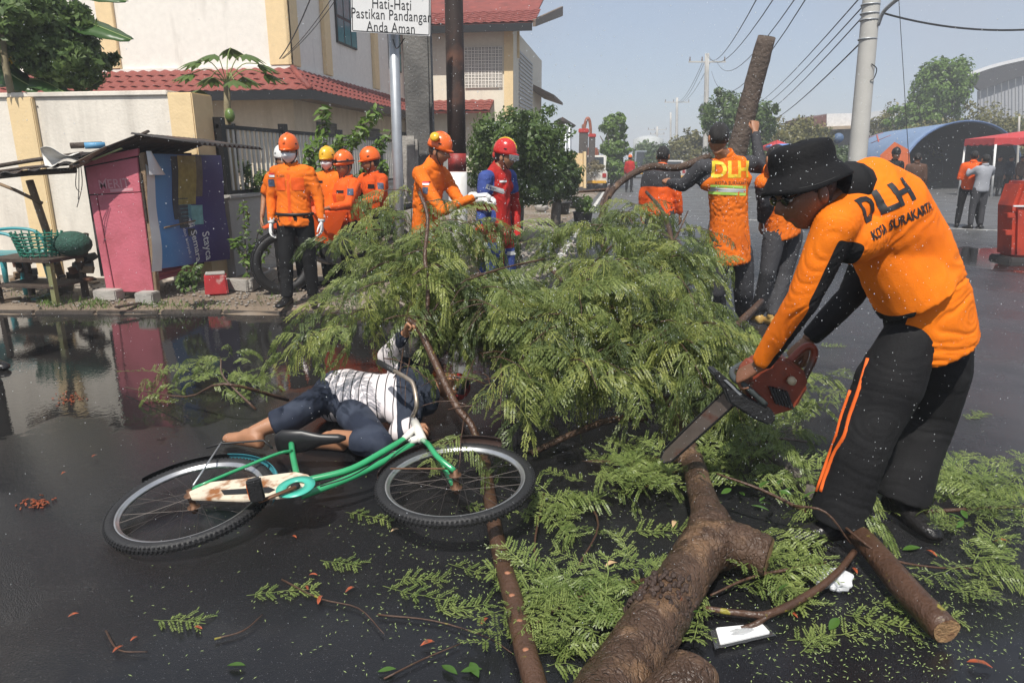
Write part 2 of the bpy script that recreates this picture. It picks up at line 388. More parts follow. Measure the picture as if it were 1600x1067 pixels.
# ------------------------------------------------------------------ boundary wall, low wall and fence
WY, WX = 7.62, -4.80
e = empty('boundary_wall', (-8, WY, 0), 'tall white plastered boundary wall with cream pilasters behind the pink kiosk', 'wall')
b = MB(); b.bbox((-40, WY, 0), (-5.242, WY + .2, 2.22)); b.build('wall_panel', mat_white, e)
b = MB(); b.bbox((-40, WY - .03, 2.223), (-5.25, WY + .22, 2.28)); b.build('coping', mat_white, e, bevel=.01)
for x in (-7.18, -14, -21):
    b = MB(); b.bbox((x - .17, WY - .06, 0), (x + .17, WY - .001, 2.22)); b.build('pilaster', mat_cream, e, bevel=.01)
b = MB(); b.bbox((-5.24, WY - .05, 0), (-4.93, WY + .36, 2.25)); b.build('corner_pillar', mat_cream, e, bevel=.012)
e = empty('railing_wall', (WX, 9, 0), 'low grey plastered wall carrying the black railing beside the motorcycle', 'wall')
b = MB(); b.bbox((WX - .16, WY + .30, 0), (WX - .02, 34, 1.03)); b.build('wall_panel', mat_grey, e)
b = MB(); b.bbox((WX - .19, WY + .30, 1.033), (WX + .01, 34, 1.085)); b.build('coping', mat_grey, e, bevel=.01)
e = empty('railing', (WX, 9, 1.08), 'black railing with pale upright bars on the low grey wall', 'railing')
bar = MB(); bar.box((0, 0, .41), (.018, .045, .76)); bme = bar.mesh('bar', M('pale_bar', (.55, .54, .5), .5))
b = MB(); b.bbox((WX - .10, WY + .32, 1.09), (WX - .06, 30, 1.13)); b.build('bottom_rail', mat_black, e)
b = MB(); b.bbox((WX - .10, WY + .32, 1.87), (WX - .06, 30, 1.92)); b.build('top_rail', mat_black, e)
y = WY + .42
while y < 20.0:
    mo('bar', bme, e, Matrix.Translation((WX - .08, y, 1.08))); y += .115
for y in (WY + .37, 9.6, 11.6, 13.6, 15.6, 17.6, 20):
    b = MB(); b.bbox((WX - .13, y - .05, 1.086), (WX - .03, y + .05, 2.0)); b.build('post', mat_black, e)
for k in range(4):
    pass

# ------------------------------------------------------------------ corner house
HX, HY = -7.8, 15.95                                  # upper wall planes
EX, EY, EZ = -6.97, 15.14, 2.98                        # eave corner
e = empty('corner_house', (-12, 20, 0), 'white two storey house with red tiled skirt roof and cream pilasters', 'house')
house = e
b = MB(); b.bbox((-30, HY + .05, 0), (HX - .02, 31, 3.4)); b.build('lower_wall', wall_mat('lower_plaster', (.60, .52, .40), (.3, .24, .15), .58), e)
b = MB(); b.bbox((-30, HY, 3.401), (HX, 31.0, 9.0)); b.build('upper_wall', mat_hwhite, e)
b = MB(); b.bbox((-30.1, HY - .07, 3.42), (HX + .07, 31.05, 3.62)); b.build('band', mat_hwhite, e)
for x in (-12.35, -16.6): 
    b = MB(); b.bbox((x - .22, HY - .09, 3.63), (x + .22, HY - .001, 9)); b.build('pilaster', mat_cream, e, bevel=.01)
b = MB(); b.bbox((HX - .45, HY - .09, 3.63), (HX + .09, HY - .001, 9)); b.build('pilaster', mat_cream, e, bevel=.01)
b = MB(); b.bbox((HX + .001, HY - .09, 3.63), (HX + .09, HY + .4, 9)); b.build('pilaster', mat_cream, e, bevel=.01)
for y in (18.0, 21.6, 25.2, 28.8):
    b = MB(); b.bbox((HX + .001, y - .2, 3.63), (HX + .1, y + .2, 9)); b.build('pilaster', mat_cream, e, bevel=.01)
def house_window(e, x, y0, y1, z0, z1, nu, nv, glass):
    w = MB(); w.bbox((x + .002, y0, z0), (x + .05, y1, z1)); wo = w.build('window', mat_black, e)
    du, dv = (y1 - y0) / nu, (z1 - z0) / nv
    for i in range(nu):
        for j in range(nv):
            p = MB(); p.bbox((x + .051, y0 + i * du + .04, z0 + j * dv + .04), (x + .062, y0 + (i + 1) * du - .04, z0 + (j + 1) * dv - .04))
            p.build('pane', glass, wo)
house_window(e, HX, 18.75, 20.15, 4.55, 7.2, 3, 4, mat_teal)
house_window(e, HX, 23.0, 24.2, 4.4, 6.9, 2, 4, mat_teal)
house_window(e, HX, 26.2, 27.6, 4.4, 6.9, 2, 4, mat_teal)
# ground floor windows seen above the railing
for x0, x1, z0, z1 in ((-10.3, -9.35, 1.2, 2.35), (-13.6, -12.4, 1.0, 2.3)):
    w = MB(); w.bbox((x0, HY - .01, z0), (x1, HY + .048, z1)); w.build('window', mat_glass_d, e)
for y0, y1 in ((17.2, 18.4), (20.4, 21.8), (24, 25.4)):
    w = MB(); w.bbox((HX - .018, y0, 1.0), (HX + .02, y1, 2.45)); wo = w.build('window', mat_black, e)
    p = MB(); p.bbox((HX + .021, y0 + .08, 1.08), (HX + .03, y1 - .08, 2.37)); p.build('pane', mat_glass_d, wo)
# skirt roof: sloping deck with single clay tiles on it
top_z = 3.50
def slope_pt(side, u, t):
    """side 'L' runs along X, side 'R' along Y; u = distance from the eave corner, t = 0 eave .. 1 wall"""
    if side == 'L': return V(EX - u - (HX - EX) * -t * 0 + 0, EY + (HY - .09 - EY) * t, EZ + (top_z - EZ) * t)
    return V(EX + (HX + .09 - EX) * t, EY + u, EZ + (top_z - EZ) * t)
roof = MB()
A, B_, Cc, D = V(EX, EY, EZ), V(-30, EY, EZ), V(-30, HY - .1, top_z), V(HX + .1, HY - .1, top_z)
roof.raw([A, B_, Cc, D], [(0, 1, 2, 3)]); roof.raw([A, D, V(HX + .1, 31, top_z), V(EX, 31, EZ)], [(0, 1, 2, 3)])
ro = roof.build('roof', mat_tile, e)
f = MB(); f.bbox((-30, EY - .03, EZ - .17), (EX + .03, EY, EZ + .03)); f.build('fascia', mat_black, e)
f = MB(); f.bbox((EX, EY + .002, EZ - .17), (EX + .03, 31, EZ + .03)); f.build('fascia', mat_black, e)
f = MB(); f.raw([(-30, EY, EZ - .1), (EX, EY, EZ - .1), (HX, HY + .05, EZ - .1), (-30, HY + .05, EZ - .1)], [(0, 1, 2, 3)]); f.raw([(EX, EY, EZ - .1), (EX, 31, EZ - .1), (HX, 31, EZ - .1), (HX, HY + .05, EZ - .1)], [(0, 1, 2, 3)])
f.build('soffit', mat_soffit, e)
def tile_mesh(w, l):
    t = MB(); n = 6; rs = []
    prof = [(-.5, .0), (-.3, .012), (-.1, .03), (.1, .03), (.3, .012), (.5, .0)]
    for yy, lift in ((0, .02), (l, .0)):
        rs.append([V(px * w, yy, pz + lift + .012) for px, pz in prof] + [V(px * w, yy, pz + lift - .004) for px, pz in reversed(prof)])
    t.rings(rs); return t.mesh('tile', mat_tile)
def lay_tiles(parent, org, along, up, ulen, rows, tw, tl, umin=lambda t: 0, overlap=.86, most=999):
    """rows of tiles on a plane through org; along = course direction, up = slope direction"""
    along = Vector(along).normalized(); up = Vector(up).normalized(); nn = along.cross(up).normalized(); me = tile_mesh(tw, tl * 1.08); k = 0
    if nn.z < 0: nn = -nn
    for r in range(rows):
        u = umin(r) + tw / 2
        while u < ulen and k < most:
            p = Vector(org) + along * u + up * (r * tl * overlap) + nn * rnd.uniform(.002, .01)
            R = Matrix((along, up, along.cross(up))).transposed() if along.cross(up).z > 0 else Matrix((-along, up, (-along).cross(up))).transposed()
            R = R @ Matrix.Rotation(rnd.uniform(-.02, .02), 3, 'Z')
            mo('tile', me, parent, Matrix.Translation(p) @ R.to_4x4()); u += tw; k += 1
    return k
upL = (Cc - B_).normalized(); upR = (V(HX + .1, 31, top_z) - V(EX, 31, EZ)).normalized()
slen = (Cc - B_).length
lay_tiles(ro, A + V(-.0, 0, .0), (-1, 0, 0), upL, 8.3, 4, .29, .27, umin=lambda r: r * .2 + .05)
lay_tiles(ro, A, (0, 1, 0), upR, 14.5, 4, .29, .27, umin=lambda r: r * .2 + .05)
b = MB(); b.tube([A + V(0, 0, .05), D + V(0, 0, .06)], .07, 10); b.build('hip_ridge', mat_tile, e, smooth=True)

# gabled wing farther up the street
e = empty('gabled_wing', (-5.5, 27, 0), 'cream gabled house wing with breeze block screen and red tiled roof', 'house')
GX, GY = -3.95, 24.6
b = MB(); b.bbox((-7.7, GY, 0), (GX, 33, 5.85)); b.build('wall', wall_mat('wing_plaster', (.74, .68, .56), amt=.7), e)
def PYz(px, py): return PY(px, py, GY)
b = MB(); b.bbox((GX - .28, GY - .06, 0), (GX + .03, GY - .001, 5.85)); b.build('pilaster', mat_cream, e)
b = MB(); b.bbox((-7.72, GY - .06, 3.3), (-7.3, GY - .001, 5.85)); b.build('pilaster', mat_cream, e)
# breeze block screen: single blocks
s0, s1 = PYz(727, 138), PYz(785, 73)
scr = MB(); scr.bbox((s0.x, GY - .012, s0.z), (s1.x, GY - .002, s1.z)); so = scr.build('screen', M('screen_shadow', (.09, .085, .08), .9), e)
nb, nh = 11, 12; dw, dh = (s1.x - s0.x) / nb, (s1.z - s0.z) / nh
blk = MB(); t_ = .2
blk.bbox((-dw / 2, -.04, -dh / 2), (dw / 2, 0, -dh / 2 + dh * .14)); blk.bbox((-dw / 2, -.04, dh / 2 - dh * .14), (dw / 2, 0, dh / 2))
blk.bbox((-dw / 2, -.039, -dh / 2 + dh * .14), (-dw / 2 + dw * .14, 0, dh / 2 - dh * .14)); blk.bbox((dw / 2 - dw * .14, -.039, -dh / 2 + dh * .14), (dw / 2, 0, dh / 2 - dh * .14))
blk.bbox((-dw * .05, -.03, -dh * .36), (dw * .05, 0, dh * .36)); blk.bbox((-dw * .36, -.029, -dh * .05), (-dw * .05, 0, dh * .05)); blk.bbox((dw * .05, -.029, -dh * .05), (dw * .36, 0, dh * .05))
bme = blk.mesh('breeze_block', mat_hwhite)
for i in range(nb):
    for j in range(nh): mo('breeze_block', bme, so, Matrix.Translation((s0.x + (i + .5) * dw, GY - .014, s0.z + (j + .5) * dh)))
# roof
z_e = PYz(720, 47).z; x_l, x_r = -7.9, -3.2
Rm = V((x_l + x_r) / 2, 0, 0)
b = MB(); y0, y1 = GY - .75, 33.5
zr = z_e + 1.6
b.raw([(x_l, y0, z_e), (x_r - .0, y0, z_e), (x_r, y1 - 3.5, z_e + 2.6), (x_l, y1 - 3.5, z_e + 2.6)], [(0, 1, 2, 3)])
rf = b.build('roof', mat_tile, e, solid=.06)
upv = V(0, (y1 - 3.5) - y0, 2.6).normalized()
lay_tiles(rf, (x_l, y0, z_e + .03), (1, 0, 0), upv, x_r - x_l, 7, .3, .28)
b = MB(); b.bbox((x_l - .02, y0 - .04, z_e - .22), (x_r + .02, y0 - .002, z_e + .02)); b.build('fascia', mat_black, e)
b = MB(); b.prism([(x_r + .03, y0, z_e - .1), (x_r + .03, y1, z_e + 2.0), (x_r + .03, y1, z_e + 2.4), (x_r + .03, y0, z_e + .12)], (.1, 0, 0)); b.build('barge_board', mat_soffit, e)
b = MB(); b.bbox((GX + .002, GY + 1, 5.0), (GX + .08, GY + 1.1, 6.5)); b.build('trim', mat_cream, e)
for j in range(14):
    b = MB(); b.bbox((GX + .002, GY + 1.4, 3.4 + j * .14), (GX + .05, GY + 5, 3.47 + j * .14)); b.build('louvre', M('louvre_grey', (.5, .5, .5), .7), e)
b = MB(); b.raw([(-8.2, GY - .9, 3.05), (-4.6, GY - .9, 3.05), (-4.6, GY - .01, 3.45), (-8.2, GY - .01, 3.45)], [(0, 1, 2, 3)]); ro2 = b.build('canopy_roof', mat_tile, e, solid=.05)
lay_tiles(ro2, (-8.2, GY - .9, 3.09), (1, 0, 0), V(0, .89, .4), 3.6, 4, .3, .27)
b = MB(); b.prism([(GX, 30, 4.3), (GX + .9, 30, 4.0), (GX + .9, 30, 4.12), (GX, 30, 4.55)], (0, 4, 0)); b.build('side_eave', mat_soffit, e)

# ------------------------------------------------------------------ grey concrete pier, painted pole, sign
p0 = G(655, 420, .05); d0 = 9.3
e = empty('concrete_pier', P(655, 400, 9.0), 'grey weathered concrete pier with peeling plaster behind the sign post', 'pier')
a = P(634, 420, 9.2); c = P(688, 420, 9.2); w = (c - a).length
b = MB(); base = V((a.x + c.x) / 2, (a.y + c.y) / 2, 0); b.box(base + V(0, .1, 2.4), (w * .72, .3, 4.8), Matrix.Rotation(YAW, 3, 'Z')); b.build('shaft', M('shadow_concrete', (.17, .165, .155), .9, var=.35, vs=3, bump=.6, bs=30, col2=(.06, .06, .06), c2s=1.4, c2lo=.45, c2hi=.7), e, bevel=.03)  # dark shaft colour stands in for a broad shadow area
b = MB(); b.box(base + V(-.12, -.03, 1.35), (w * .5, .24, .9), Matrix.Rotation(YAW, 3, 'Z')); b.build('plaster_patch', mat_conc, e, bevel=.04)
b = MB(); b.box(base + V(-.2, -.06, .55), (w * .55, .34, 1.0), Matrix.Rotation(YAW, 3, 'Z')); b.build('plinth', mat_conc, e, bevel=.03)

e = empty('painted_pole', P(716, 415, 8.6), 'dark steel pole with red band and white painted foot', 'pole')
pb = P(718, 430, 8.6); pt = P(709, 0, 8.6); dirp = (pt - pb).normalized(); rp_ = 13.5 * mpp(8.6)
def pp(y): return pb + dirp * ((P(716, y, 8.6) - pb).dot(dirp))
foot = pb.copy(); foot.z = 0; 
b = MB(); b.tube([pp(268), pp(150), pp(0), pp(0) + dirp * 4], [rp_, rp_ * .98, rp_ * .95, rp_ * .9], 16, noise_amp=.015); b.build('shaft', M('rusty_dark_paint', (.035, .022, .018), .6, var=.4, vs=5, col2=(.14, .06, .035), c2s=2.5, c2lo=.52, c2hi=.68), e, smooth=True)
b = MB(); b.tube([pp(292), pp(268)], rp_ * 1.005, 16); b.tube([pp(267.9), pp(240)], rp_ * 1.006, 16); b.build('red_band', M('worn_red_paint', (.27, .022, .018), .55, var=.3, vs=9, col2=(.05, .02, .02), c2s=6, c2lo=.5, c2hi=.7), e, smooth=True)
b = MB(); b.tube([pp(268.5), pp(330), V(pb.x, pb.y, 0) - dirp * .02], rp_ * 1.03, 16); b.build('white_foot', M('worn_white_paint', (.66, .65, .62), .6, var=.15, vs=8), e, smooth=True)

sd = 7.9
e = empty('road_sign', P(625, 430, sd), 'white rectangular warning sign with black lettering on galvanised post', 'sign')
s_t = P(613, 0, sd + .12); s_b = P(625, 430, sd + .12); s_b.z = 0
b = MB(); ax = (P(622, 270, sd) - s_t).normalized(); b.tube([s_t - ax * .7, P(622, 270, sd + .12), s_b], 7.5 * mpp(sd), 14); b.build('post', mat_galv, e, smooth=True)
bl, br = P(549, 50, sd - .06), P(672, 57, sd + .0); xd = (br - bl).normalized(); yd = V(0, 0, 1); yd = (yd - xd * yd.dot(xd)).normalized(); nn = xd.cross(yd)
W_ = (br - bl).length; Hh = .82; pc = (bl + br) / 2 + yd * Hh / 2
RS = Matrix((xd, yd, nn)).transposed()
b = MB(); b.box(pc + nn * -.004, (W_, Hh, .006), RS); b.build('panel', M('sign_white', (.70, .70, .69), .35, var=.05), e, bevel=.002)
b = MB()
for q, sz in ((V(0, -Hh / 2 + .012, 0), (W_ - .03, .008, .002)), (V(-W_ / 2 + .012, 0, 0), (.008, Hh - .03, .002)), (V(W_ / 2 - .012, 0, 0), (.008, Hh - .03, .002)), (V(0, Hh / 2 - .012, 0), (W_ - .03, .008, .002))):
    b.box(pc + RS @ q, sz, RS)
b.build('border_line', mat_black, e)
mat_ink = M('black_ink', (.015, .015, .016), .5, var=.05)
u = W_ / 123
for body, cx, cy, sz in (('Hati-Hati', 612, 8, 22), ('Pastikan Pandangan', 612, 25, 21.5), ('Anda Aman', 611, 44.5, 21.5), ('KELUAR MASUK', 612, -16, 18), ('KENDARAAN', 612, -36, 18)):
    if cy < 0: continue
    me = text_mesh(body, sz * u, .0006, 0, 1.06); me.materials.clear(); me.materials.append(mat_ink)
    q = P(cx, cy, sd - .02); rel = q - pc
    mo('lettering', me, e, Matrix.Translation(pc + xd * rel.dot(xd) + yd * rel.dot(yd) + nn * .001) @ RS.to_4x4() @ Matrix.Diagonal((.71, 1, 1, 1)))
b = MB(); b.tube(spline([P(632, 60, sd + .05), P(620, 76, sd + .05), P(614, 62, sd + .06)], 5), .006, 6); b.build('bracket', mat_black, e)
# ------------------------------------------------------------------ people: continuous body mesh, clothing as children
def remesh(mb, voxel, smooth=2):
    me = mb.mesh('tmp', []); 
    bm = bmesh.new(); bm.from_mesh(me); bmesh.ops.recalc_face_normals(bm, faces=bm.faces); bm.to_mesh(me); bm.free()
    o = bpy.data.objects.new('tmp', me); COL.objects.link(o)
    r = o.modifiers.new('r', 'REMESH'); r.mode = 'VOXEL'; r.voxel_size = voxel; r.use_smooth_shade = True
    if smooth: s = o.modifiers.new('s', 'SMOOTH'); s.factor = .5; s.iterations = smooth
    dg = bpy.context.evaluated_depsgraph_get(); out = bpy.data.meshes.new_from_object(o.evaluated_get(dg))
    bpy.data.objects.remove(o); bpy.data.meshes.remove(me); return out
def wrinkle(me, amp, scale=9.0, seed=0, ax=None):
    """cloth folds: ridged noise pushed along the normal"""
    n = len(me.vertices); co = np.empty(n * 3); no = np.empty(n * 3); me.vertices.foreach_get('co', co); me.vertices.foreach_get('normal', no)
    co = co.reshape(-1, 3); no = no.reshape(-1, 3); off = Vector((seed * 3.1, seed * 1.7, 0)); d = np.empty(n)
    for i in range(n):
        p = Vector(co[i]); k1 = noise.noise(p * 2.3 + off) * 2.2; ca, sa = math.cos(k1), math.sin(k1)
        a_ = (p.x + p.y * .6) * ca + p.z * sa; b_ = -(p.x + p.y * .6) * sa + p.z * ca
        q = Vector((a_ * scale * 1.7, b_ * scale * .45, p.y * scale * .5)) + off
        m_ = .35 + .65 * max(0, noise.noise(p * 3.1 + off * 2) + .35)
        d[i] = ((1 - abs(noise.noise(q)) * 3.0) * .75 + noise.noise(q * 2.3) * .13) * m_
    co += no * (d * amp)[:, None]; me.vertices.foreach_set('co', co.ravel()); me.update()
def paint(me, fn):
    """material slot of each face from its centre"""
    n = len(me.polygons); c = np.empty(n * 3); me.polygons.foreach_get('center', c); c = c.reshape(-1, 3)
    mi = [fn(Vector(p)) for p in c]; me.polygons.foreach_set('material_index', mi)
    # even out the seam between two cloths
    em = {}; adj = {}
    for p in me.polygons:
        for k in p.edge_keys: em.setdefault(k, []).append(mi[p.index])
    for k, m_ in em.items():
        if len(m_) == 2 and m_[0] != m_[1]: adj.setdefault(k[0], []).append(k[1]); adj.setdefault(k[1], []).append(k[0])
    for it in range(10):
        new = {v: me.vertices[v].co * .4 + sum((me.vertices[w].co for w in ns), Vector()) * (.6 / len(ns)) for v, ns in adj.items() if len(ns) >= 2}
        for v, q in new.items(): me.vertices[v].co = q
def tomesh(me): 
    mb = MB(); mb.v = [tuple(v.co) for v in me.vertices]; mb.f = [tuple(p.vertices) for p in me.polygons]; mb.m = [p.material_index for p in me.polygons]; return mb
def xf(mb, mat, flip=False):
    o = MB(); o.v = [tuple(mat @ Vector(p)) for p in mb.v]; o.f = [tuple(reversed(f)) for f in mb.f] if flip else list(mb.f); o.m = list(mb.m); return o
def join(a, c): a.raw(c.v, c.f); a.m[len(a.m) - len(c.m):] = c.m; return a
# head template: front -Y, up +Z. slots: 0 skin 1 hair 2 eye white 3 iris 4 lips
def g(x, s): return math.exp(-(x / s) ** 2)
def make_head(hair=True):
    mb = MB(); NU, NV = 44, 34; rs = []
    for j in range(NV + 1):
        th = PI * min(max(j, .02), NV - .02) / NV; ring = []
        for i in range(NU):
            ph = 2 * PI * i / NU; x = math.sin(th) * math.sin(ph); y = -math.sin(th) * math.cos(ph); z = math.cos(th)
            X, Y, Z_ = x * .077, y * .098, z * .118
            if Z_ < 0:
                k = (-Z_ / .118); X *= 1 - .30 * k ** 1.6
                if Y > 0: Y *= 1 - .55 * k ** 1.2
                else: Y *= 1 - .10 * k
            else:
                if Y < 0: Y *= 1 - .06 * (Z_ / .118)
            fr = max(0, -y)
            if fr > .15:
                Y -= .023 * g(X, .0125) * (g(Z_ + .022, .016) + .55 * g(Z_ + .002, .018)) * fr
                Y -= .006 * g(abs(X) - .012, .008) * g(Z_ + .030, .009)
                Y += .013 * g(abs(X) - .032, .017) * g(Z_ - .010, .013)
                Y -= .006 * g(Z_ - .034, .010) * g(X, .05)
                Y -= .008 * g(X, .024) * g(Z_ + .058, .011); Y += .004 * g(X, .02) * g(Z_ + .0575, .0025)
                Y += .004 * g(X, .03) * g(Z_ + .076, .008); Y -= .008 * g(X, .022) * g(Z_ + .098, .016)
                Y -= .004 * g(abs(X) - .042, .018) * g(Z_ + .02, .02)
            ring.append(V(X, Y, Z_))
        rs.append(ring)
    mb.rings(rs)
    for i, f in enumerate(mb.f):
        c = sum((Vector(mb.v[k]) for k in f), Vector()) / len(f); s = 0
        hl = .062 - .02 * (abs(c.x) / .07)
        if (c.z > hl and c.y < .02) or (c.y >= .005 and c.z > -.045 + (0.03 if c.y < .03 else 0)): s = 1 if hair else 0
        elif abs(c.z + .058) < .0085 and abs(c.x) < .025 and c.y < -.05: s = 4
        elif abs(abs(c.x) - .033) < .017 and abs(c.z - .032) < .0055 and c.y < -.05: s = 1
        mb.m[i] = s
    for sg in (-1, 1):
        mb.ball((sg * .0315, -.0785, .010), (.0135, .0115, .0085), 12, 8, mi=2); mb.ball((sg * .0315, -.0860, .010), (.0062, .0045, .0062), 10, 6, mi=3)
        mb.ball((sg * .077, .012, -.006), (.009, .019, .032), 10, 8, mi=0)
    if hair: mb.ball((0, .012, .026), (.0805, .098, .100), 24, 14, mi=1); mb.v[-24 * 15:] = [(x, max(y, -.062 + .02 * (z < .06)), z if z > -.03 else -.03) for x, y, z in mb.v[-24 * 15:]]
    return mb
HEAD = make_head(); HEADB = make_head(False)
HANDS = {}
def hand_tpl(curl, thumb=.5, spread=0.0):
    """left-handed template: wrist at 0, fingers +X, palm faces -Z, thumb towards +Y"""
    key = (round(curl, 2), round(thumb, 2), spread)
    if key in HANDS: return HANDS[key]
    mb = MB()
    mb.rings([[V(x, y0 + ry * math.cos(2 * PI * k / 14), z0 + rz * math.sin(2 * PI * k / 14)) for k in range(14)] for x, y0, ry, rz, z0 in
              ((-.05, 0, .027, .020, 0), (0, 0, .028, .018, 0), (.03, .001, .037, .018, -.001), (.065, 0, .042, .016, 0), (.092, 0, .041, .0125, .001), (.1, 0, .036, .010, 0))])
    for y, L, r in ((.032, .074, .0088), (.0108, .083, .0092), (-.0108, .077, .0088), (-.031, .060, .0076)):
        p = V(.088, y, 0); a = .12 * curl; path = [p]; az = spread * y * 8
        for s, f in enumerate((.46, .30, .24)):
            a += curl * (.75, .9, .7)[s]; p = p + V(math.cos(a) * math.cos(az), math.sin(az) * math.cos(a), -math.sin(a)) * L * f
            path.append(p)
        sp = spline(path, 4); mb.tube(sp, [r + (r * .72 - r) * i / (len(sp) - 1) for i in range(len(sp))], 8); mb.ball(path[-1], r * .74, 8, 6)
    p = V(.022, .024, -.004); path = [p]; ang = .75 - .35 * thumb; dn = .25 + .5 * thumb
    for L in (.042, .034, .026):
        p = p + V(math.cos(ang), math.sin(ang), -math.sin(dn) * .7).normalized() * L; path.append(p); ang -= .25 + .3 * thumb
    sp = spline(path, 3); mb.tube(sp, [.0135 - .005 * i / (len(sp) - 1) for i in range(len(sp))], 8); mb.ball(path[-1], .0088, 8, 6)
    HANDS[key] = tomesh(remesh(mb, .0042, 2)); return HANDS[key]
SKIN = M('brown_skin', (.30, .135, .07), .5, var=.12, vs=20, bump=.15, bs=200)
SKIN2 = M('tan_skin', (.36, .175, .095), .5, var=.12, vs=20, bump=.15, bs=200)
HAIR = M('black_hair', (.012, .010, .009), .45, var=.3, vs=60, bump=.6, bs=220)
EYEW = M('eye_white', (.6, .58, .55), .3, var=.05); IRIS = M('dark_iris', (.012, .008, .006), .15, var=.05)
LIPS = M('lips', (.24, .085, .06), .45, var=.1)
def cloth(name, col, bump=.12, rough=.8, **k): return M(name, col, rough, var=k.pop('var', .14), vs=k.pop('vs', 7), bump=bump, bs=k.pop('bs', 160), spec=.25, **k)
ORANGE = cloth('orange_cloth', (.78, .165, .010), col2=(.52, .10, .006), c2s=3.5, c2lo=.5, c2hi=.72)
ORANGE2 = cloth('red_orange_cloth', (.78, .105, .012), col2=(.52, .07, .01), c2s=3.5, c2lo=.5, c2hi=.72)
BLACKC = cloth('black_cloth', (.0085, .0085, .0095), col2=(.015, .015, .016), c2s=4)
GREYC = cloth('charcoal_cloth', (.045, .045, .05))
NAVY = cloth('navy_denim', (.018, .024, .042), col2=(.042, .052, .078), c2s=5)
BOOT = M('black_leather', (.012, .011, .011), .28, var=.3, vs=12, bump=.25, bs=60)
WHITEG = cloth('white_cotton', (.72, .72, .70))

def tube_seg(mb, a, c, r0, r1, n=14, k=5):
    mb.tube([Vector(a).lerp(Vector(c), i / k) for i in range(k + 1)], [r0 + (r1 - r0) * i / k for i in range(k + 1)], n); mb.ball(a, r0, n, 8); mb.ball(c, r1, n, 8)
def limb(mb, pts, radii, n=14):
    sp = []; rr = []
    for i in range(len(pts) - 1):
        for k in range(4):
            sp.append(Vector(pts[i]).lerp(Vector(pts[i + 1]), k / 4)); rr.append(radii[i] + (radii[i + 1] - radii[i]) * k / 4)
    sp.append(Vector(pts[-1])); rr.append(radii[-1])
    mb.tube(sp, rr, n)
    for p, r in zip(pts[:-1], radii[:-1]): mb.ball(p, r * .98, n, 8)
    return mb
def torso(mb, J, secs, n=22):
    pv, nk = J['pelvis'], J['neck']; hipx = (J['hipL'] - J['hipR']).normalized(); shx = (J['shL'] - J['shR']).normalized()
    ch = J.get('chest'); rs = []
    for t, rx, ry, fw in secs:
        if ch is None: c = pv.lerp(nk, t); up = (nk - pv).normalized()
        else:
            tt = min(max(t, -.3), 1.1)
            c = pv * (1 - tt) ** 2 + (ch * 2 - pv * .5 - nk * .5) * 2 * tt * (1 - tt) + nk * tt ** 2
            up = ((ch * 2 - pv * .5 - nk * .5) - pv).lerp(nk - (ch * 2 - pv * .5 - nk * .5), min(max(tt, 0), 1)).normalized()
        x = hipx.lerp(shx, min(max(t, 0), 1)); x = (x - up * x.dot(up)).normalized(); f = up.cross(x) * -1          # f points to the front
        rs.append([c + f * fw + x * rx * math.cos(2 * PI * k / n) - f * ry * math.sin(2 * PI * k / n) for k in range(n)])
    mb.rings(rs); return mb
def stand(loc, rz=0.0, h=1.70, **ov):
    """joints of a standing figure facing -Y before rotation; ov gives local joint overrides in a 1.70 m body"""
    L = dict(pelvis=V(0, 0, .95), chest=V(0, .01, 1.22), neck=V(0, .02, 1.45), head=V(0, -.015, 1.585), shL=V(.168, .02, 1.385), shR=V(-.168, .02, 1.385),
             elL=V(.225, .03, 1.11), elR=V(-.225, .03, 1.11), wrL=V(.25, -.05, .87), wrR=V(-.25, -.05, .87),
             hipL=V(.095, 0, .90), hipR=V(-.095, 0, .90), knL=V(.115, -.01, .48), knR=V(-.115, -.01, .48), anL=V(.12, .02, .085), anR=V(-.12, .02, .085),
             face=V(0, -1, 0), headup=V(0, 0, 1), toeL=V(.25, -1, 0), toeR=V(-.25, -1, 0), hdL=V(0.02, -.25, -1), hdR=V(-.02, -.25, -1), pmL=V(-1, -.1, 0), pmR=V(1, -.1, 0))
    L.update({k: Vector(v) for k, v in ov.items()})
    S = Matrix.Rotation(rz, 3, 'Z'); J = {}
    dirs = ('face', 'headup', 'toeL', 'toeR', 'hdL', 'hdR', 'pmL', 'pmR')
    for k, v in L.items(): J[k] = (S @ v) if k in dirs else Vector(loc) + S @ (v * (h / 1.70))
    J['_s'] = h / 1.70; return J
def headmat(J, s):
    y = -J['face'].normalized(); z = J['headup']; z = (z - y * z.dot(y)).normalized(); x = y.cross(z)
    return Matrix.Translation(J['head']) @ (Matrix((x, y, z)).transposed().to_4x4()) @ Matrix.Scale(s, 4)
def handmat(w, d, palm, s, right):
    x = Vector(d).normalized(); z = -Vector(palm); z = (z - x * z.dot(x)).normalized(); y = z.cross(x)
    R = Matrix((x, y, z)).transposed().to_4x4() 
    return Matrix.Translation(w) @ R @ Matrix.Diagonal((s, s if right else -s, s, 1))
def boot(mb, an, toe, s, shaft=None, r=1.0):
    t = Vector(toe); t.z = 0 if abs(t.z) < .3 * t.length else t.z; t.normalize(); R = frame(t); base = Vector(an) - R @ V(0, 0, .085 * s)
    rs = []
    for x, ry, z0, z1 in ((-.075, .022, .012, .06), (-.065, .036, .0, .085), (-.02, .040, 0, .115), (.04, .042, 0, .105), (.09, .047, 0, .075), (.14, .046, 0, .062), (.18, .036, .003, .052), (.20, .016, .012, .035)):
        rs.append([base + R @ V(x * s, ry * s * r * math.cos(2 * PI * k / 14), s * ((z0 + z1) / 2 + (z1 - z0) / 2 * math.sin(2 * PI * k / 14))) for k in range(14)])
    mb.rings(rs)
    if shaft is not None: limb(mb, [Vector(an) + V(0, 0, .01), Vector(shaft)], [.05 * s * r, .058 * s * r])
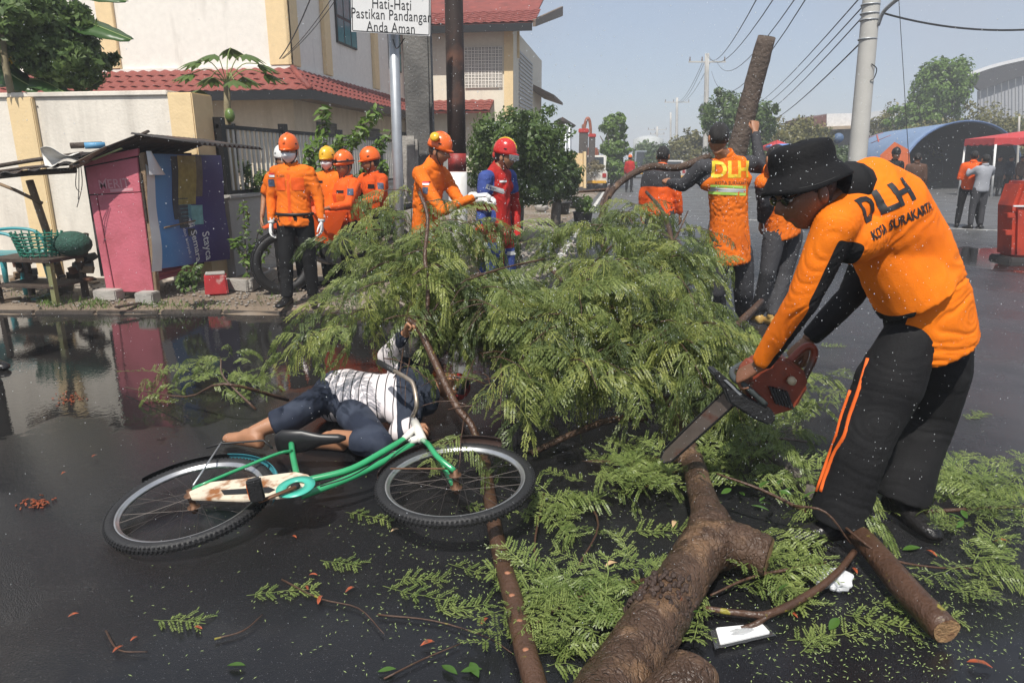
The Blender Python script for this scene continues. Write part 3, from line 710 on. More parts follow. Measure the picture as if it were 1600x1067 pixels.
def person(label, J, shirt=ORANGE, trousers=BLACKC, boots=BOOT, skin=SKIN, vox=.013, s=None, girth=1.0, sleeve='long', gloves=None, gl=None,
           group=None, shirt_paint=None, shirt_mats=None, tr_paint=None, tr_mats=None, curlL=.45, curlR=.45, hem=-.16, baggy=1.0, barefoot=False,
           shirt_len=None, seed=0, head=None, collar=True, legs_to=1.0, wr=.0135, tg=None, wsc=6.2, sm=3, extra=(), boot_shaft=True, tpl=HEAD):
    s = s or J.get('_s', 1.0); base = (J['anL'] + J['anR']) / 2; base.z = min(J['anL'].z, J['anR'].z) - .085 * s
    e = empty('person', base, label, 'person', group)
    B_ = MB()
    torso(B_, J, [(-.1, .12 * s * girth, .08 * s, 0), (.1, .135 * s * girth, .09 * s * girth, 0), (.4, .13 * s * girth, .085 * s * girth, 0), (.75, .15 * s, .095 * s, 0), (.93, .11 * s, .07 * s, 0), (1.03, .06 * s, .055 * s, 0)])
    nb = J['neck']; hm = headmat(J, s); limb(B_, [nb - (J['head'] - nb) * .15, hm @ V(0, .018, -.075)], [.062 * s, .054 * s])
    for q in 'LR':
        a, c, d = J['sh' + q], J['el' + q], J['wr' + q]; limb(B_, [a, c, d], [.055 * s, .04 * s, .027 * s], 12)
        a, c, d = J['hip' + q], J['kn' + q], J['an' + q]; limb(B_, [a, c, c.lerp(d, .3), d], [.075 * s, .052 * s, .052 * s, .033 * s], 12)
        if barefoot: boot(B_, J['an' + q], J['toe' + q], s * .98, None, .92)
    body = tomesh(remesh(B_, vox * .95, 2)); body.m = [0] * len(body.f)
    join(body, xf(tpl, hm))
    for q in 'LR':
        rt = q == 'R'; cur = curlR if rt else curlL
        if gloves and q in gloves: continue
        hmx = handmat(J['wr' + q], J['hd' + q], J['pm' + q], s, rt); h = xf(hand_tpl(cur, min(1, cur)), hmx, not rt); h.m = [0] * len(h.f); join(body, h)
    bo = body.build('body', [skin, HAIR, EYEW, IRIS, LIPS], e, smooth=True)
    if gloves:
        for q in gloves:
            rt = q == 'R'; hmx = handmat(J['wr' + q], J['hd' + q], J['pm' + q], s * 1.02, rt); h = xf(hand_tpl(curlR if rt else curlL, .4), hmx, not rt); h.m = [0] * len(h.f)
            limb(h, [J['wr' + q] - J['hd' + q].normalized() * .05, J['wr' + q]], [.04 * s, .034 * s]); h.build('glove', gl, e, smooth=True)
    # shirt
    S_ = MB(); gg = girth * s
    torso(S_, J, [(hem, .182 * gg, .140 * gg, .0), (0, .175 * gg, .134 * gg, .0), (.3, .160 * gg, .124 * gg, 0), (.62, .172 * s * (.5 + .5 * girth), .130 * s * (.5 + .5 * girth), 0), (.84, .168 * s, .112 * s, 0), (.955, .118 * s, .080 * s, 0), (1.05, .074 * s, .070 * s, 0)])
    for q in 'LR':
        a, c, d = J['sh' + q], J['el' + q], J['wr' + q]; ctr = J['neck'].lerp(J['pelvis'], .12)
        if sleeve == 'long': limb(S_, [a.lerp(ctr, .25), a, a.lerp(c, .5), c, c.lerp(d, .55), d.lerp(c, .06)], [.068 * s, .071 * s, .062 * s, .053 * s, .046 * s, .038 * s])
        else: limb(S_, [a.lerp(ctr, .25), a, a.lerp(c, .5), a.lerp(c, .85)], [.068 * s, .071 * s, .066 * s, .068 * s])
    limb(S_, [J['shL'], J['neck'].lerp(J['pelvis'], .09), J['shR']], [.064 * s, .074 * s, .064 * s]); limb(S_, [J['shL'].lerp(J['pelvis'], .18), J['shR'].lerp(J['pelvis'], .18)], [.080 * s, .080 * s])
    for q_, r_ in extra: limb(S_, q_, r_, 20)
    me = remesh(S_, vox, sm); wrinkle(me, wr * s, wsc, seed)
    if shirt_paint: paint(me, shirt_paint)
    for m_ in (shirt_mats or [shirt]): me.materials.append(m_)
    so = mo('shirt', me, e)
    if collar:
        Cb = MB(); up = (J['head'] - J['neck']).normalized(); R = frame(up, -J['face']); c0 = J['neck'] + up * .012 * s
        Cb.rings([[c0 + R @ V(h * s, r * s * math.cos(2 * PI * k / 18), r * s * math.sin(2 * PI * k / 18)) for k in range(18)] for r, h in ((.078, -.03), (.072, .015), (.070, .03), (.064, .03), (.066, -.03))]); Cb.build('collar', (shirt_mats or [shirt])[0], e, smooth=True)
    # trousers
    T = MB(); bg_ = baggy; gg = (tg or girth) * s
    torso(T, J, [(-.16, .165 * gg, .125 * gg, 0), (-.05, .176 * gg, .132 * gg, 0), (.1, .166 * gg, .122 * gg, 0), (.2, .150 * gg, .112 * gg, 0)])
    for q in 'LR':
        a, c, d = J['hip' + q], J['kn' + q], J['an' + q]; ends = c.lerp(d, legs_to)
        if legs_to > .5: limb(T, [a, a.lerp(c, .5), c, c.lerp(d, .5), ends], [.098 * gg, .088 * s * bg_, .074 * s * bg_, .070 * s * bg_, (.080 if bg_ > 1.3 else .062) * s * bg_])
        else: limb(T, [a, a.lerp(c, .5), c, ends], [.1 * s * bg_, .09 * s * bg_, .08 * s * bg_, .075 * s * bg_])
    me = remesh(T, vox * 1.05, sm * 2); wrinkle(me, wr * s * .8, wsc * .85, seed + 5)
    if tr_paint: paint(me, tr_paint)
    for m_ in (tr_mats or [trousers]): me.materials.append(m_)
    mo('trousers', me, e)
    if not barefoot:
        for q in 'LR':
            B2 = MB(); sh_ = J['an' + q].lerp(J['kn' + q], .45) if boot_shaft else None; boot(B2, J['an' + q], J['toe' + q], s * 1.03, sh_); B2.build('boot', boots, e, smooth=True)
    e['_h'] = 0; del e['_h']
    return e, so, hm, J
def helmet(e, hm, col, style='dome', name='helmet', muffs=None, stripe=None, visor=False, lamp=False):
    o = MB(); n = 28; rs = []
    prof = [(1.0, -.005), (1.01, .02), (.98, .06), (.87, .098), (.66, .128), (.38, .146), (.12, .151), (.005, .152)]
    for k_, (r, z) in enumerate(prof):
        rs.append([V(r * .096 * math.sin(2 * PI * i / n), .006 - r * .122 * math.cos(2 * PI * i / n) * (1 if k_ else 1), z + .034 + (.010 * (-math.cos(2 * PI * i / n)) if k_ < 2 else 0)) for i in range(n)])
    o.rings(rs, cap=False)
    # peak
    pk = []
    for j, (ry, z) in enumerate(((.112, .052), (.150, .042), (.150, .036), (.112, .040))):
        pk.append([V(.088 * math.sin(a), .006 - ry * math.cos(a) * (1 - .25 * (a / 1.2) ** 2), z) for a in [(-1.15 + 2.3 * i / 14) for i in range(15)]])
    for r0, r1 in zip(pk, pk[1:] + pk[:1]):
        o.raw(r0 + r1, [(i, i + 1, 16 + i, 15 + i) for i in range(14)])
    h = xf(o, hm).build(name, col, e, smooth=True)
    md = h.modifiers.new('t', 'SOLIDIFY'); md.thickness = .004; md.offset = -1
    # raised ridge and vents
    r_ = MB(); r_.tube([V(0, .006 - .127 * math.cos(a), .034 + .152 * math.sin(a) + .004) for a in [.35 + k * .22 for k in range(11)]], .012, 8, flat=.5); xf(r_, hm).build('ridge', stripe or col, h, smooth=True)
    for sg in (-1, 1):
        for k in range(2):
            v_ = MB(); v_.box(V(sg * (.092 - .010 * k), .0 + .05 * (k - .5), .084 + .01 * k), (.012, .028, .009), Matrix.Rotation(sg * .45, 3, 'Y')); xf(v_, hm).build('vent', mat_black, h)
    # chin straps
    st = MB()
    for sg in (-1, 1): st.tube([hm @ V(sg * .088, .0, .04), hm @ V(sg * .076, -.02, -.05), hm @ V(sg * .03, -.055, -.112)], .005, 6)
    st.build('chin_strap', mat_black, h)
    if lamp:
        l = MB(); l.tube([hm @ V(.099 * math.sin(a), .006 - .127 * math.cos(a), .067) for a in [2 * PI * i / 20 for i in range(20)]], .009, 6, closed=True); l.box(hm @ V(0, -.132, .07), (.04, .03, .03), hm.to_3x3().normalized()); l.build('head_lamp', mat_black, h)
    if muffs:
        for sg in (-1, 1):
            m_ = MB(); m_.lathe([(.002, .0), (.034, .0), (.046, .012), (.046, .026), (.036, .04), (.002, .044)], (sg * .098, .03 if sg < 0 else .0, .125), (sg, .1, .45), 20); xf(m_, hm).build('ear_muff', muffs, h, smooth=True)
    if visor:
        v_ = MB(); v_.grid(lambda u, w: hm @ V(.09 * math.sin((u - .5) * 2.2), .0 - .14 * math.cos((u - .5) * 2.2) - .01 * w, .035 - .055 * w), 14, 3); v_.build('visor', M('clear_visor', (.75, .8, .82), .08, trans=.9, var=.02), h, smooth=True, solid=.002)
    return h
HBVH = BVHTree.FromPolygons([Vector(v) for v in HEADB.v], [f for f in HEADB.f])
def mask(e, hm):
    o = MB()
    def fn(u, w):
        a = (u - .5) * 2.3; z = -.006 - .098 * w + .016 * (1 - abs(u - .5) * 2) * (1 - w); z = z * (1 - .35 * abs(u - .5) * 2) - .012 * abs(u - .5); dv = V(math.sin(a), -math.cos(a), 0)
        h = HBVH.ray_cast(V(0, .0, z) + dv * .25, -dv, .3); p = h[0] if h[0] is not None else V(0, 0, z) + dv * .07
        return hm @ (p + dv * (.005 + .010 * math.sin(w * PI) * (1 - abs(u - .5) * 1.6)))
    o.grid(fn, 16, 9)
    m_ = o.build('face_mask', M('mask_white', (.74, .75, .76), .75, var=.06, bump=.2, bs=90), e, smooth=True, solid=.003)
    s_ = MB()
    for sg in (-1, 1):
        for z in (-.01, -.09): s_.tube([hm @ V(sg * .070, -.052, z), hm @ V(sg * .084, .012, -.005)], .0016, 5)
    s_.build('ear_loop', WHITEG, m_)
def patch(e, name, mat, c, xd, yd, w, h, target, off=.004, parts=None):
    """cloth badge laid on a garment"""
    tr = bvh_of(target); xd = Vector(xd).normalized(); yd = (Vector(yd) - xd * Vector(yd).dot(xd)).normalized(); n = xd.cross(yd); o = MB()
    def fn(u, v):
        p = Vector(c) + xd * (u - .5) * w + yd * (v - .5) * h; r = tr.ray_cast(p + n * .2, -n, .5); return (r[0] + n * off) if r[0] is not None else p
    o.grid(fn, 6, 6); return o.build(name, mat, e, smooth=True)
# ------------------------------------------------------------------ the cast
YELLOW = M('yellow_print', (.75, .52, .03), .6, var=.12); LIME = M('lime_tape', (.45, .72, .12), .5, var=.08); SILVER = M('silver_tape', (.52, .53, .53), .35, var=.08)
H_OR = M('orange_shell', (.78, .13, .012), .3, var=.08, coat=.3); H_YE = M('yellow_shell', (.74, .42, .02), .3, var=.08, coat=.3); H_RE = M('red_shell', (.50, .02, .015), .25, var=.08, coat=.4)
REDC = cloth('red_suit', (.48, .022, .018), col2=(.30, .018, .015), c2s=4); BLUEC = cloth('blue_suit', (.045, .075, .26)); BROWNC = cloth('brown_cloth', (.09, .05, .035)); TAN = M('tan_rubber', (.45, .29, .09), .45, var=.15, vs=9)
GREYT = cloth('grey_tshirt', (.30, .31, .34)); mat_flag_w = M('flag_white', (.7, .7, .7), .7); mat_flag_r = M('flag_red', (.5, .03, .03), .7); BADGE = M('badge_navy', (.05, .07, .12), .7, var=.4, vs=60)

# --- chainsaw operator, bending to the left, his near arm on the front handle
D = 2.5
J = dict(pelvis=P(1447, 470, 2.56), chest=P(1402, 350, 2.52), neck=P(1330, 296, 2.46), head=P(1258, 303, 2.38), shL=P(1306, 352, 2.30), shR=P(1400, 318, 2.66),
         elL=P(1254, 470, 2.34), wrL=P(1186, 572, 2.50), elR=P(1330, 462, 2.74), wrR=P(1262, 532, 2.80),
         hipL=P(1425, 520, 2.50), hipR=P(1480, 502, 2.66), knL=P(1356, 672, 2.47), knR=P(1452, 650, 2.70), anL=G(1308, 812, .10), anR=G(1408, 780, .10),
         toeL=-_R - _H * .15, toeR=_R * .25 - _H)
J['face'] = -_R * .9 - _Z * .36 - _H * .2; J['headup'] = V(0, 0, 1) - _R * .35
J['hdL'] = (P(1150, 590, 2.56) - P(1186, 572, 2.50)); J['pmL'] = V(0, .5, -1); J['hdR'] = P(1235, 560, 2.82) - P(1262, 532, 2.80); J['pmR'] = V(-.4, .2, -1)
sl = dict(up=(J['shL'], J['elL']), lo=(J['elL'], J['wrL']), ru=(J['shR'], J['elR']), rl=(J['elR'], J['wrR']))
def segd(p, a, c):
    t = min(1, max(0, (p - a).dot(c - a) / (c - a).length_squared)); q = a.lerp(c, t); return (p - q).length, t, q
spine_dir = (J['neck'] - J['pelvis']).normalized()
def cm_paint(p):
    best = min(((segd(p, *v)[0], k) for k, v in sl.items()))
    dt, tt, _ = segd(p, J['pelvis'], J['neck'])
    if best[0] < .115 and not (best[1] == 'up' and segd(p, *sl['up'])[1] < .03) and (best[0] < dt * .62):
        a, c = sl[best[1]]; t, q = segd(p, a, c)[1:]
        if best[1] == 'ru' and t < .45: return 0
        if best[1] in ('up', 'lo'):
            ax = (c - a).normalized(); side = (-_R + _Z * .15); side = (side - ax * side.dot(ax)).normalized()
            w = (p - q).normalized().dot(side)
            if best[1] == 'up' and t < .12: return 0
            return 0 if w > (-.15 if best[1] == 'lo' else .05) else 1
        return 1
    # black side panel at the belly
    x = (J['hipL'] - J['hipR']).normalized()
    if tt < .22 and (p - J['pelvis']).dot(-_R) > .125 + tt * .05 and (p - J['pelvis']).dot(x) > -.2: return 1
    return 0
STRIPE = M('orange_piping', (.80, .13, .012), .7, var=.08)
cm, cm_shirt, cm_hm, _ = person('man in orange and black shirt and black bucket hat bending over with the chainsaw', J, vox=.0075, girth=1.03, tg=.95, sm=9, extra=(([P(1372, 375, 2.50), P(1405, 420, 2.50), P(1432, 465, 2.50)], [.11, .135, .145]),), wsc=4.5, s=1.03, baggy=1.38, shirt_mats=[cloth('bright_orange_cloth', (.85, .19, .006), col2=(.70, .135, .004), c2s=3.0, c2lo=.5, c2hi=.75), BLACKC],
    shirt_paint=cm_paint, curlL=1.15, curlR=1.2, collar=False, hem=-.22, seed=3, wr=.0055, skin=M('dark_brown_skin', (.19, .082, .045), .42, var=.15, vs=20, bump=.2, bs=180))
# orange piping down the outside of the near trouser leg
tro = [c for c in cm.children if c.name.startswith('trousers')][0]; tb = bvh_of(tro)
for off in (0, 12):
    pts = [(1362, 512), (1345, 560), (1330, 610), (1316, 650), (1308, 680), (1297, 710), (1284, 745), (1277, 768)]
    path = []
    for x, y in pts:
        o_ = _C; r_ = ray(x + off * (1 if y < 700 else .5), y).normalized(); h_ = tb.ray_cast(o_, r_, 6)
        if h_[0] is not None: path.append(h_[0] + h_[1] * .002)
    if len(path) > 3:
        b = MB(); b.tube(spline(path, 4), .0075, 8, flat=.5); b.build('piping', STRIPE, cm, smooth=True)
# dark collar and hat
b = MB(); limb(b, [J['neck'].lerp(J['head'], .05), J['neck'].lerp(J['head'], .45)], [.098, .078], 18); b.build('collar', BLACKC, cm, smooth=True)
def bucket_hat(e, hm, mat):
    o = MB(); n = 36; rs = []
    for r, z in ((1.50, .0), (1.42, .014), (1.28, .036), (1.10, .056), (1.05, .062), (1.03, .10), (.97, .132), (.90, .142), (.6, .149), (.25, .148), (.01, .147)):
        ring = []
        for i in range(n):
            a = 2 * PI * i / n; w = .010 * math.sin(3 * a + 1) * max(0, r - 1.1) * 1.6 + .006 * noise.noise(V(math.cos(a) * 2, math.sin(a) * 2, z * 25))
            rr = 1 + (.05 * noise.noise(V(math.cos(a) * 1.5 + 5, math.sin(a) * 1.5, z * 10)) if r > .5 else 0)
            ring.append(V(.091 * r * rr * math.sin(a), .004 - .110 * r * rr * math.cos(a), z + w + .022))
        rs.append(ring)
    o.rings(rs, cap=False); h = xf(o, hm).build('bucket_hat', mat, e, smooth=True, solid=.004)
    for r in (1.2, 1.3, 1.4):
        s_ = MB(); s_.tube([hm @ V(.092 * r * math.sin(a), .004 - .111 * r * math.cos(a), .065 - (r - 1.12) * .1 + .010 * math.sin(3 * a + 1) * (r - 1.1) * 1.6) for a in [2 * PI * i / 40 for i in range(40)]], .0012, 5, closed=True); s_.build('stitching', M('hat_stitch', (.03, .03, .03), .8), h)
    return h
bucket_hat(cm, cm_hm @ Matrix.Translation((0, .006, .006)) @ Matrix.Rotation(-.10, 4, 'X') @ Matrix.Scale(.93, 4), M('black_nylon', (.007, .007, .008), .8, var=.25, vs=12, bump=.15, bs=90, spec=.2))
b = MB()
for sg in (-1, 1): b.ball((sg * .031, -.094, .012), (.024, .007, .018), 14, 8)
b.tube([(-.075, -.03, .02), (-.055, -.085, .017), (0, -.105, .016), (.055, -.085, .017), (.075, -.03, .02)], .003, 6)
xf(b, cm_hm).build('sunglasses', M('black_lens', (.008, .008, .009), .08), cm, smooth=True)
# lettering on the back
tb = bvh_of(cm_shirt)
def hitpx(px, py, tr=None):
    h = (tr or tb).ray_cast(_C, ray(px, py).normalized(), 8); return h[0], h[1]
a_, na = hitpx(1352, 330); c_, nc = hitpx(1405, 305)
if a_ is not None and c_ is not None:
    m_, nm = hitpx(1378, 318); xd = (c_ - a_); k_, nk = hitpx(1395, 352); yd = m_ - k_
    decal('lettering', 'DLH', .115, a_.lerp(c_, .66), xd, yd, cm_shirt, mat_ink, cm, bold=.004, sx=1.1, far=.12)
    a2, _n = hitpx(1352, 356); c2_, _n = hitpx(1408, 326)
    m2, _n = hitpx(1385, 338)
    ydn = (yd - xd.normalized() * yd.dot(xd.normalized())).normalized(); decal('lettering', 'KOTA SURAKARTA', .046, a_.lerp(c_, .86) - ydn * .085, xd, yd, cm_shirt, mat_ink, cm, bold=.0012, sx=.78, far=.12)

# --- lying victim in striped shirt
vz = dict(pelvis=G(540, 618, .16), chest=G(610, 622, .19), neck=G(665, 610, .17), head=G(702, 603, .17), shL=G(640, 650, .15), shR=G(640, 582, .24),
          elL=G(622, 676, .09), wrL=G(645, 668, .12), elR=P(603, 556, 3.95), wrR=P(634, 520, 3.85),
          hipL=G(552, 648, .13), hipR=G(540, 600, .18), knL=G(592, 694, .12), anL=G(520, 680, .09), knR=G(455, 652, .16), anR=G(392, 676, .10),
          toeL=V(-1, .1, -.2), toeR=V(-1, .25, -.05), face=V(.45, -.75, .55), headup=V(1, .15, .05),
          hdL=V(.5, -.5, .2), pmL=V(.3, .3, -1), hdR=P(646, 498, 3.80) - P(634, 520, 3.85), pmR=V(.9, -.5, 0))
def stripe_mat():
    m = bpy.data.materials.new('pinstripe_cotton'); m.use_nodes = True; nt = m.node_tree; N = nt.nodes; L = nt.links; b = N['Principled BSDF']
    tc = N.new('ShaderNodeTexCoord'); mp = N.new('ShaderNodeMapping'); mp.inputs[2].default_value = (.25, .1, -.15); L.new(tc.outputs['Object'], mp.inputs[0])
    w = N.new('ShaderNodeTexWave'); w.inputs['Scale'].default_value = 6.3; w.inputs['Distortion'].default_value = .5; w.inputs['Detail'].default_value = 1; L.new(mp.outputs[0], w.inputs[0])
    r = N.new('ShaderNodeMapRange'); r.inputs[1].default_value = .035; r.inputs[2].default_value = .05; L.new(w.outputs['Fac'], r.inputs[0])
    mx = N.new('ShaderNodeMix'); mx.data_type = 'RGBA'; L.new(r.outputs[0], mx.inputs[0]); mx.inputs[6].default_value = (.03, .03, .035, 1); mx.inputs[7].default_value = (.66, .61, .62, 1)
    L.new(mx.outputs[2], b.inputs['Base Color']); b.inputs['Roughness'].default_value = .75; return m
STR = stripe_mat()
vspine = (vz['neck'] - vz['pelvis'])
def v_paint(p):
    t = (p - vz['pelvis']).dot(vspine) / vspine.length_squared
    dR = segd(p, vz['elR'], vz['wrR'])
    if dR[0] < .08 and dR[1] < .6: return 0
    if segd(p, vz['elL'], vz['wrL'])[0] < .06 and segd(p, vz['elL'], vz['wrL'])[1] > .5: return 0
    return 1 if t > .66 else 0
victim, vs_, vhm, _ = person('barefoot person in striped shirt and jeans lying under the branches behind the bicycle', vz, vox=.009, sm=6, wsc=5, s=1.0, trousers=NAVY, shirt_mats=[STR, cloth('dark_blue_cotton', (.025, .032, .05))], shirt_paint=v_paint,
    barefoot=True, legs_to=.46, curlL=1.1, curlR=1.5, seed=11, hem=-.08, collar=False, skin=SKIN2, wr=.011, baggy=.95)
b = MB(); b.ball((0, .012, .045), (.086, .106, .088), 22, 12); b.v = [(x, y, max(z, .03)) for x, y, z in b.v]
hb = xf(b, vhm).build('head_scarf', M('red_scarf', (.42, .02, .018), .6, var=.3, vs=16, col2=(.02, .02, .025), c2s=14, c2lo=.40, c2hi=.46), victim, smooth=True)

# --- masked rescuer standing at the kerb
F_ = G(472, 478, .075)
J = stand(F_ + V(-.06, .12, 0), .12, 1.61, anL=(.11, .06, .085), anR=(-.12, -.1, .085), knL=(.11, .03, .48), knR=(-.11, -.07, .48), elL=(.26, .02, 1.13), wrL=(.29, -.03, .88), elR=(-.25, .04, 1.12), wrR=(-.25, -.02, .86), face=(-.05, -1, -.12), toeL=(.3, -1, 0), toeR=(-.2, -1, 0))
pA, shA, hmA, J = person('rescuer in orange shirt, white face mask, white gloves and orange helmet standing at the kerb', J, ORANGE, BLACKC, gloves='LR', gl=WHITEG, vox=.0135, seed=1, girth=1.03, hem=-.2, skin=SKIN2)
helmet(pA, hmA, H_OR); mask(pA, hmA)
S_ = Matrix.Rotation(.12, 3, 'Z'); o_ = F_ + V(-.06, .12, 0)
def loc(J0, v): return J0['pelvis'] + (Matrix.Rotation(J0['_rz'], 3, 'Z') @ (Vector(v) - V(0, 0, .95)))
J['_rz'] = .12
patch(pA, 'pocket', ORANGE2, loc(J, (.085, -.2, 1.25)), S_ @ V(1, 0, 0), V(0, 0, 1), .11, .12, shA, .005); patch(pA, 'pocket', ORANGE2, loc(J, (-.085, -.2, 1.25)), S_ @ V(1, 0, 0), V(0, 0, 1), .11, .12, shA, .005)
patch(pA, 'placket', ORANGE2, loc(J, (0, -.2, 1.15)), S_ @ V(1, 0, 0), V(0, 0, 1), .032, .5, shA, .004)
patch(pA, 'arm_badge', BADGE, loc(J, (-.25, -.1, 1.26)), S_ @ V(.75, -.6, 0), V(0, 0, 1), .06, .07, shA, .006)
patch(pA, 'flag_badge', mat_flag_r, loc(J, (-.23, -.1, 1.345)), S_ @ V(.75, -.6, 0), V(0, 0, 1), .06, .02, shA, .006); patch(pA, 'flag_badge', mat_flag_w, loc(J, (-.23, -.1, 1.325)), S_ @ V(.75, -.6, 0), V(0, 0, 1), .06, .02, shA, .006)
decal('lettering', 'M. ADI', .03, loc(J, (-.085, -.2, 1.325)), S_ @ V(1, 0, 0), V(0, 0, 1), shA, mat_ink, pA, off=.006)
b = MB(); b.tube([loc(J, (.178 * math.cos(a), .132 * math.sin(a), .96)) for a in [2 * PI * i / 24 for i in range(24)]], .016, 6, closed=True, flat=1); b.build('belt', mat_black, pA, smooth=True)

# --- rescuer mostly hidden behind him
J = stand(V(-3.74, 7.3, .062), .3, 1.54, elR=(-.27, .05, 1.14), wrR=(-.30, -.05, .90), face=(.5, -1, 0))
pB, sB, hmB, J = person('rescuer in orange mostly hidden behind the masked rescuer, bare forearm showing', J, ORANGE, BLACKC, vox=.018, seed=2, sleeve='short', skin=SKIN2); helmet(pB, hmB, M('white_shell', (.7, .7, .68), .35))
# --- yellow helmet, behind the motorcycle
cp = P(513, 262, 8.1); J = stand(V(cp.x, cp.y, .05), .0, 1.54, face=(-.1, -1, -.05), elR=(-.25, -.02, 1.15), wrR=(-.1, -.2, 1.0))
pC, sC, hmC, J = person('rescuer in yellow helmet and white face mask behind the motorcycle', J, ORANGE, BLACKC, vox=.018, seed=4, skin=SKIN2); helmet(pC, hmC, H_YE); mask(pC, hmC); J['_rz'] = 0
patch(pC, 'chest_badge', mat_black, loc(J, (-.09, -.2, 1.3)), V(1, 0, 0), V(0, 0, 1), .1, .025, sC, .006)
# --- rider and pillion on the motorcycle
def seated(px, py, d, rz, hz, **k):
    h_ = P(px, py, d); base = V(h_.x, h_.y, 0)
    kw = dict(pelvis=(0, .08, hz), chest=(0, .02, hz + .26), neck=(0, .01, hz + .49), head=(0, -.025, hz + .625), shL=(.185, .0, hz + .44), shR=(-.185, 0, hz + .44), hipL=(.1, .06, hz - .04), hipR=(-.1, .06, hz - .04),
              knL=(.23, -.33, hz - .12), knR=(-.23, -.33, hz - .12), anL=(.2, -.2, .2), anR=(-.22, -.2, .1), elL=(.27, -.12, hz + .22), elR=(-.27, -.12, hz + .22), wrL=(.3, -.38, hz + .20), wrR=(-.3, -.38, hz + .20), hdL=(0, -1, -.1), hdR=(0, -1, -.1), pmL=(0, 0, -1), pmR=(0, 0, -1)); kw.update(k)
    return stand(base, rz, 1.70, **kw)
J = seated(541, 268, 7.95, -.75, .80, knL=(.27, -.20, .58), knR=(-.27, -.20, .58), face=(.35, -1, -.05), chest=(0, -.03, 1.06), anR=(-.26, -.1, .15), anL=(.22, -.1, .2))
pD, sD, hmD, J = person('rescuer in red orange shirt and orange helmet astride the motorcycle holding its handlebar', J, ORANGE2, BLACKC, vox=.0155, seed=6, curlL=1.3, curlR=1.3); helmet(pD, hmD, H_OR, lamp=True)
J['_rz'] = -.75; S2 = Matrix.Rotation(-.75, 3, 'Z')
patch(pD, 'chest_badge', mat_black, J['chest'] + S2 @ V(.09, -.2, .1), S2 @ V(1, 0, 0), V(0, 0, 1), .09, .03, sD, .006); patch(pD, 'pocket', ORANGE, J['chest'] + S2 @ V(.09, -.2, .02), S2 @ V(1, 0, 0), V(0, 0, 1), .1, .1, sD, .005)
patch(pD, 'arm_badge', BADGE, J['shL'].lerp(J['elL'], .35) + S2 @ V(.07, -.06, 0), S2 @ V(.5, .8, 0), V(0, 0, 1), .07, .07, sD, .006)
J = seated(582, 262, 8.4, -.6, .84, face=(-.55, -1, -.15), wrL=(.1, -.3, 1.0), elL=(.25, -.1, 1.08))
pE, sE, hmE, J = person('rescuer in red orange shirt riding pillion behind the motorcycle rider', J, ORANGE2, BLACKC, vox=.017, seed=8, curlL=.9, curlR=.9); helmet(pE, hmE, H_OR)
S2 = Matrix.Rotation(-.6, 3, 'Z')
patch(pE, 'arm_badge', BADGE, J['shL'].lerp(J['elL'], .35) + S2 @ V(.07, -.06, 0), S2 @ V(.5, .8, 0), V(0, 0, 1), .07, .07, sE, .006); patch(pE, 'chest_badge', mat_black, J['chest'] + S2 @ V(.09, -.2, .1), S2 @ V(1, 0, 0), V(0, 0, 1), .09, .05, sE, .006)
# --- rescuer with yellow ear muffs, turned to the right, working over the branches
J = dict(pelvis=P(665, 372, 6.95), chest=P(668, 310, 6.9), neck=P(678, 254, 6.85), head=P(686, 238, 6.8), shL=P(690, 270, 7.05), shR=P(655, 272, 6.68), elL=P(720, 318, 6.9), elR=P(690, 330, 6.5), wrL=P(755, 312, 6.75), wrR=P(745, 306, 6.5),
         hipL=P(672, 385, 7.05), hipR=P(655, 385, 6.85), knL=P(690, 430, 7.05), knR=P(668, 432, 6.8), anL=P(690, 470, 7.15), anR=P(660, 470, 6.95), toeL=V(1, -.2, 0), toeR=V(1, -.3, 0), face=V(.95, -.1, -.25), headup=V(.1, 0, 1),
         hdL=V(1, -.2, .1), hdR=V(1, -.1, .1), pmL=V(0, .3, -1), pmR=V(0, .3, -1)); J['anL'].z = .16; J['anR'].z = .16
pF, sF, hmF, J = person('rescuer in orange with yellow ear muffs on his helmet reaching over the branches', J, ORANGE, BLACKC, vox=.0145, s=1.0, seed=9, gloves='LR', gl=WHITEG, curlL=.9, curlR=.9, hem=-.12); helmet(pF, hmF, H_OR, muffs=H_YE)
sh = J['shR'].lerp(J['elR'], .35) + V(0, -.08, .02)
patch(pF, 'arm_badge', BADGE, sh - V(0, 0, .05), V(1, -.2, 0), V(-.1, 0, 1), .06, .06, sF, .006); patch(pF, 'flag_badge', mat_flag_r, sh + V(0, 0, .025), V(1, -.2, 0), V(0, 0, 1), .06, .018, sF, .006); patch(pF, 'flag_badge', mat_flag_w, sh + V(0, 0, .007), V(1, -.2, 0), V(0, 0, 1), .06, .018, sF, .006)
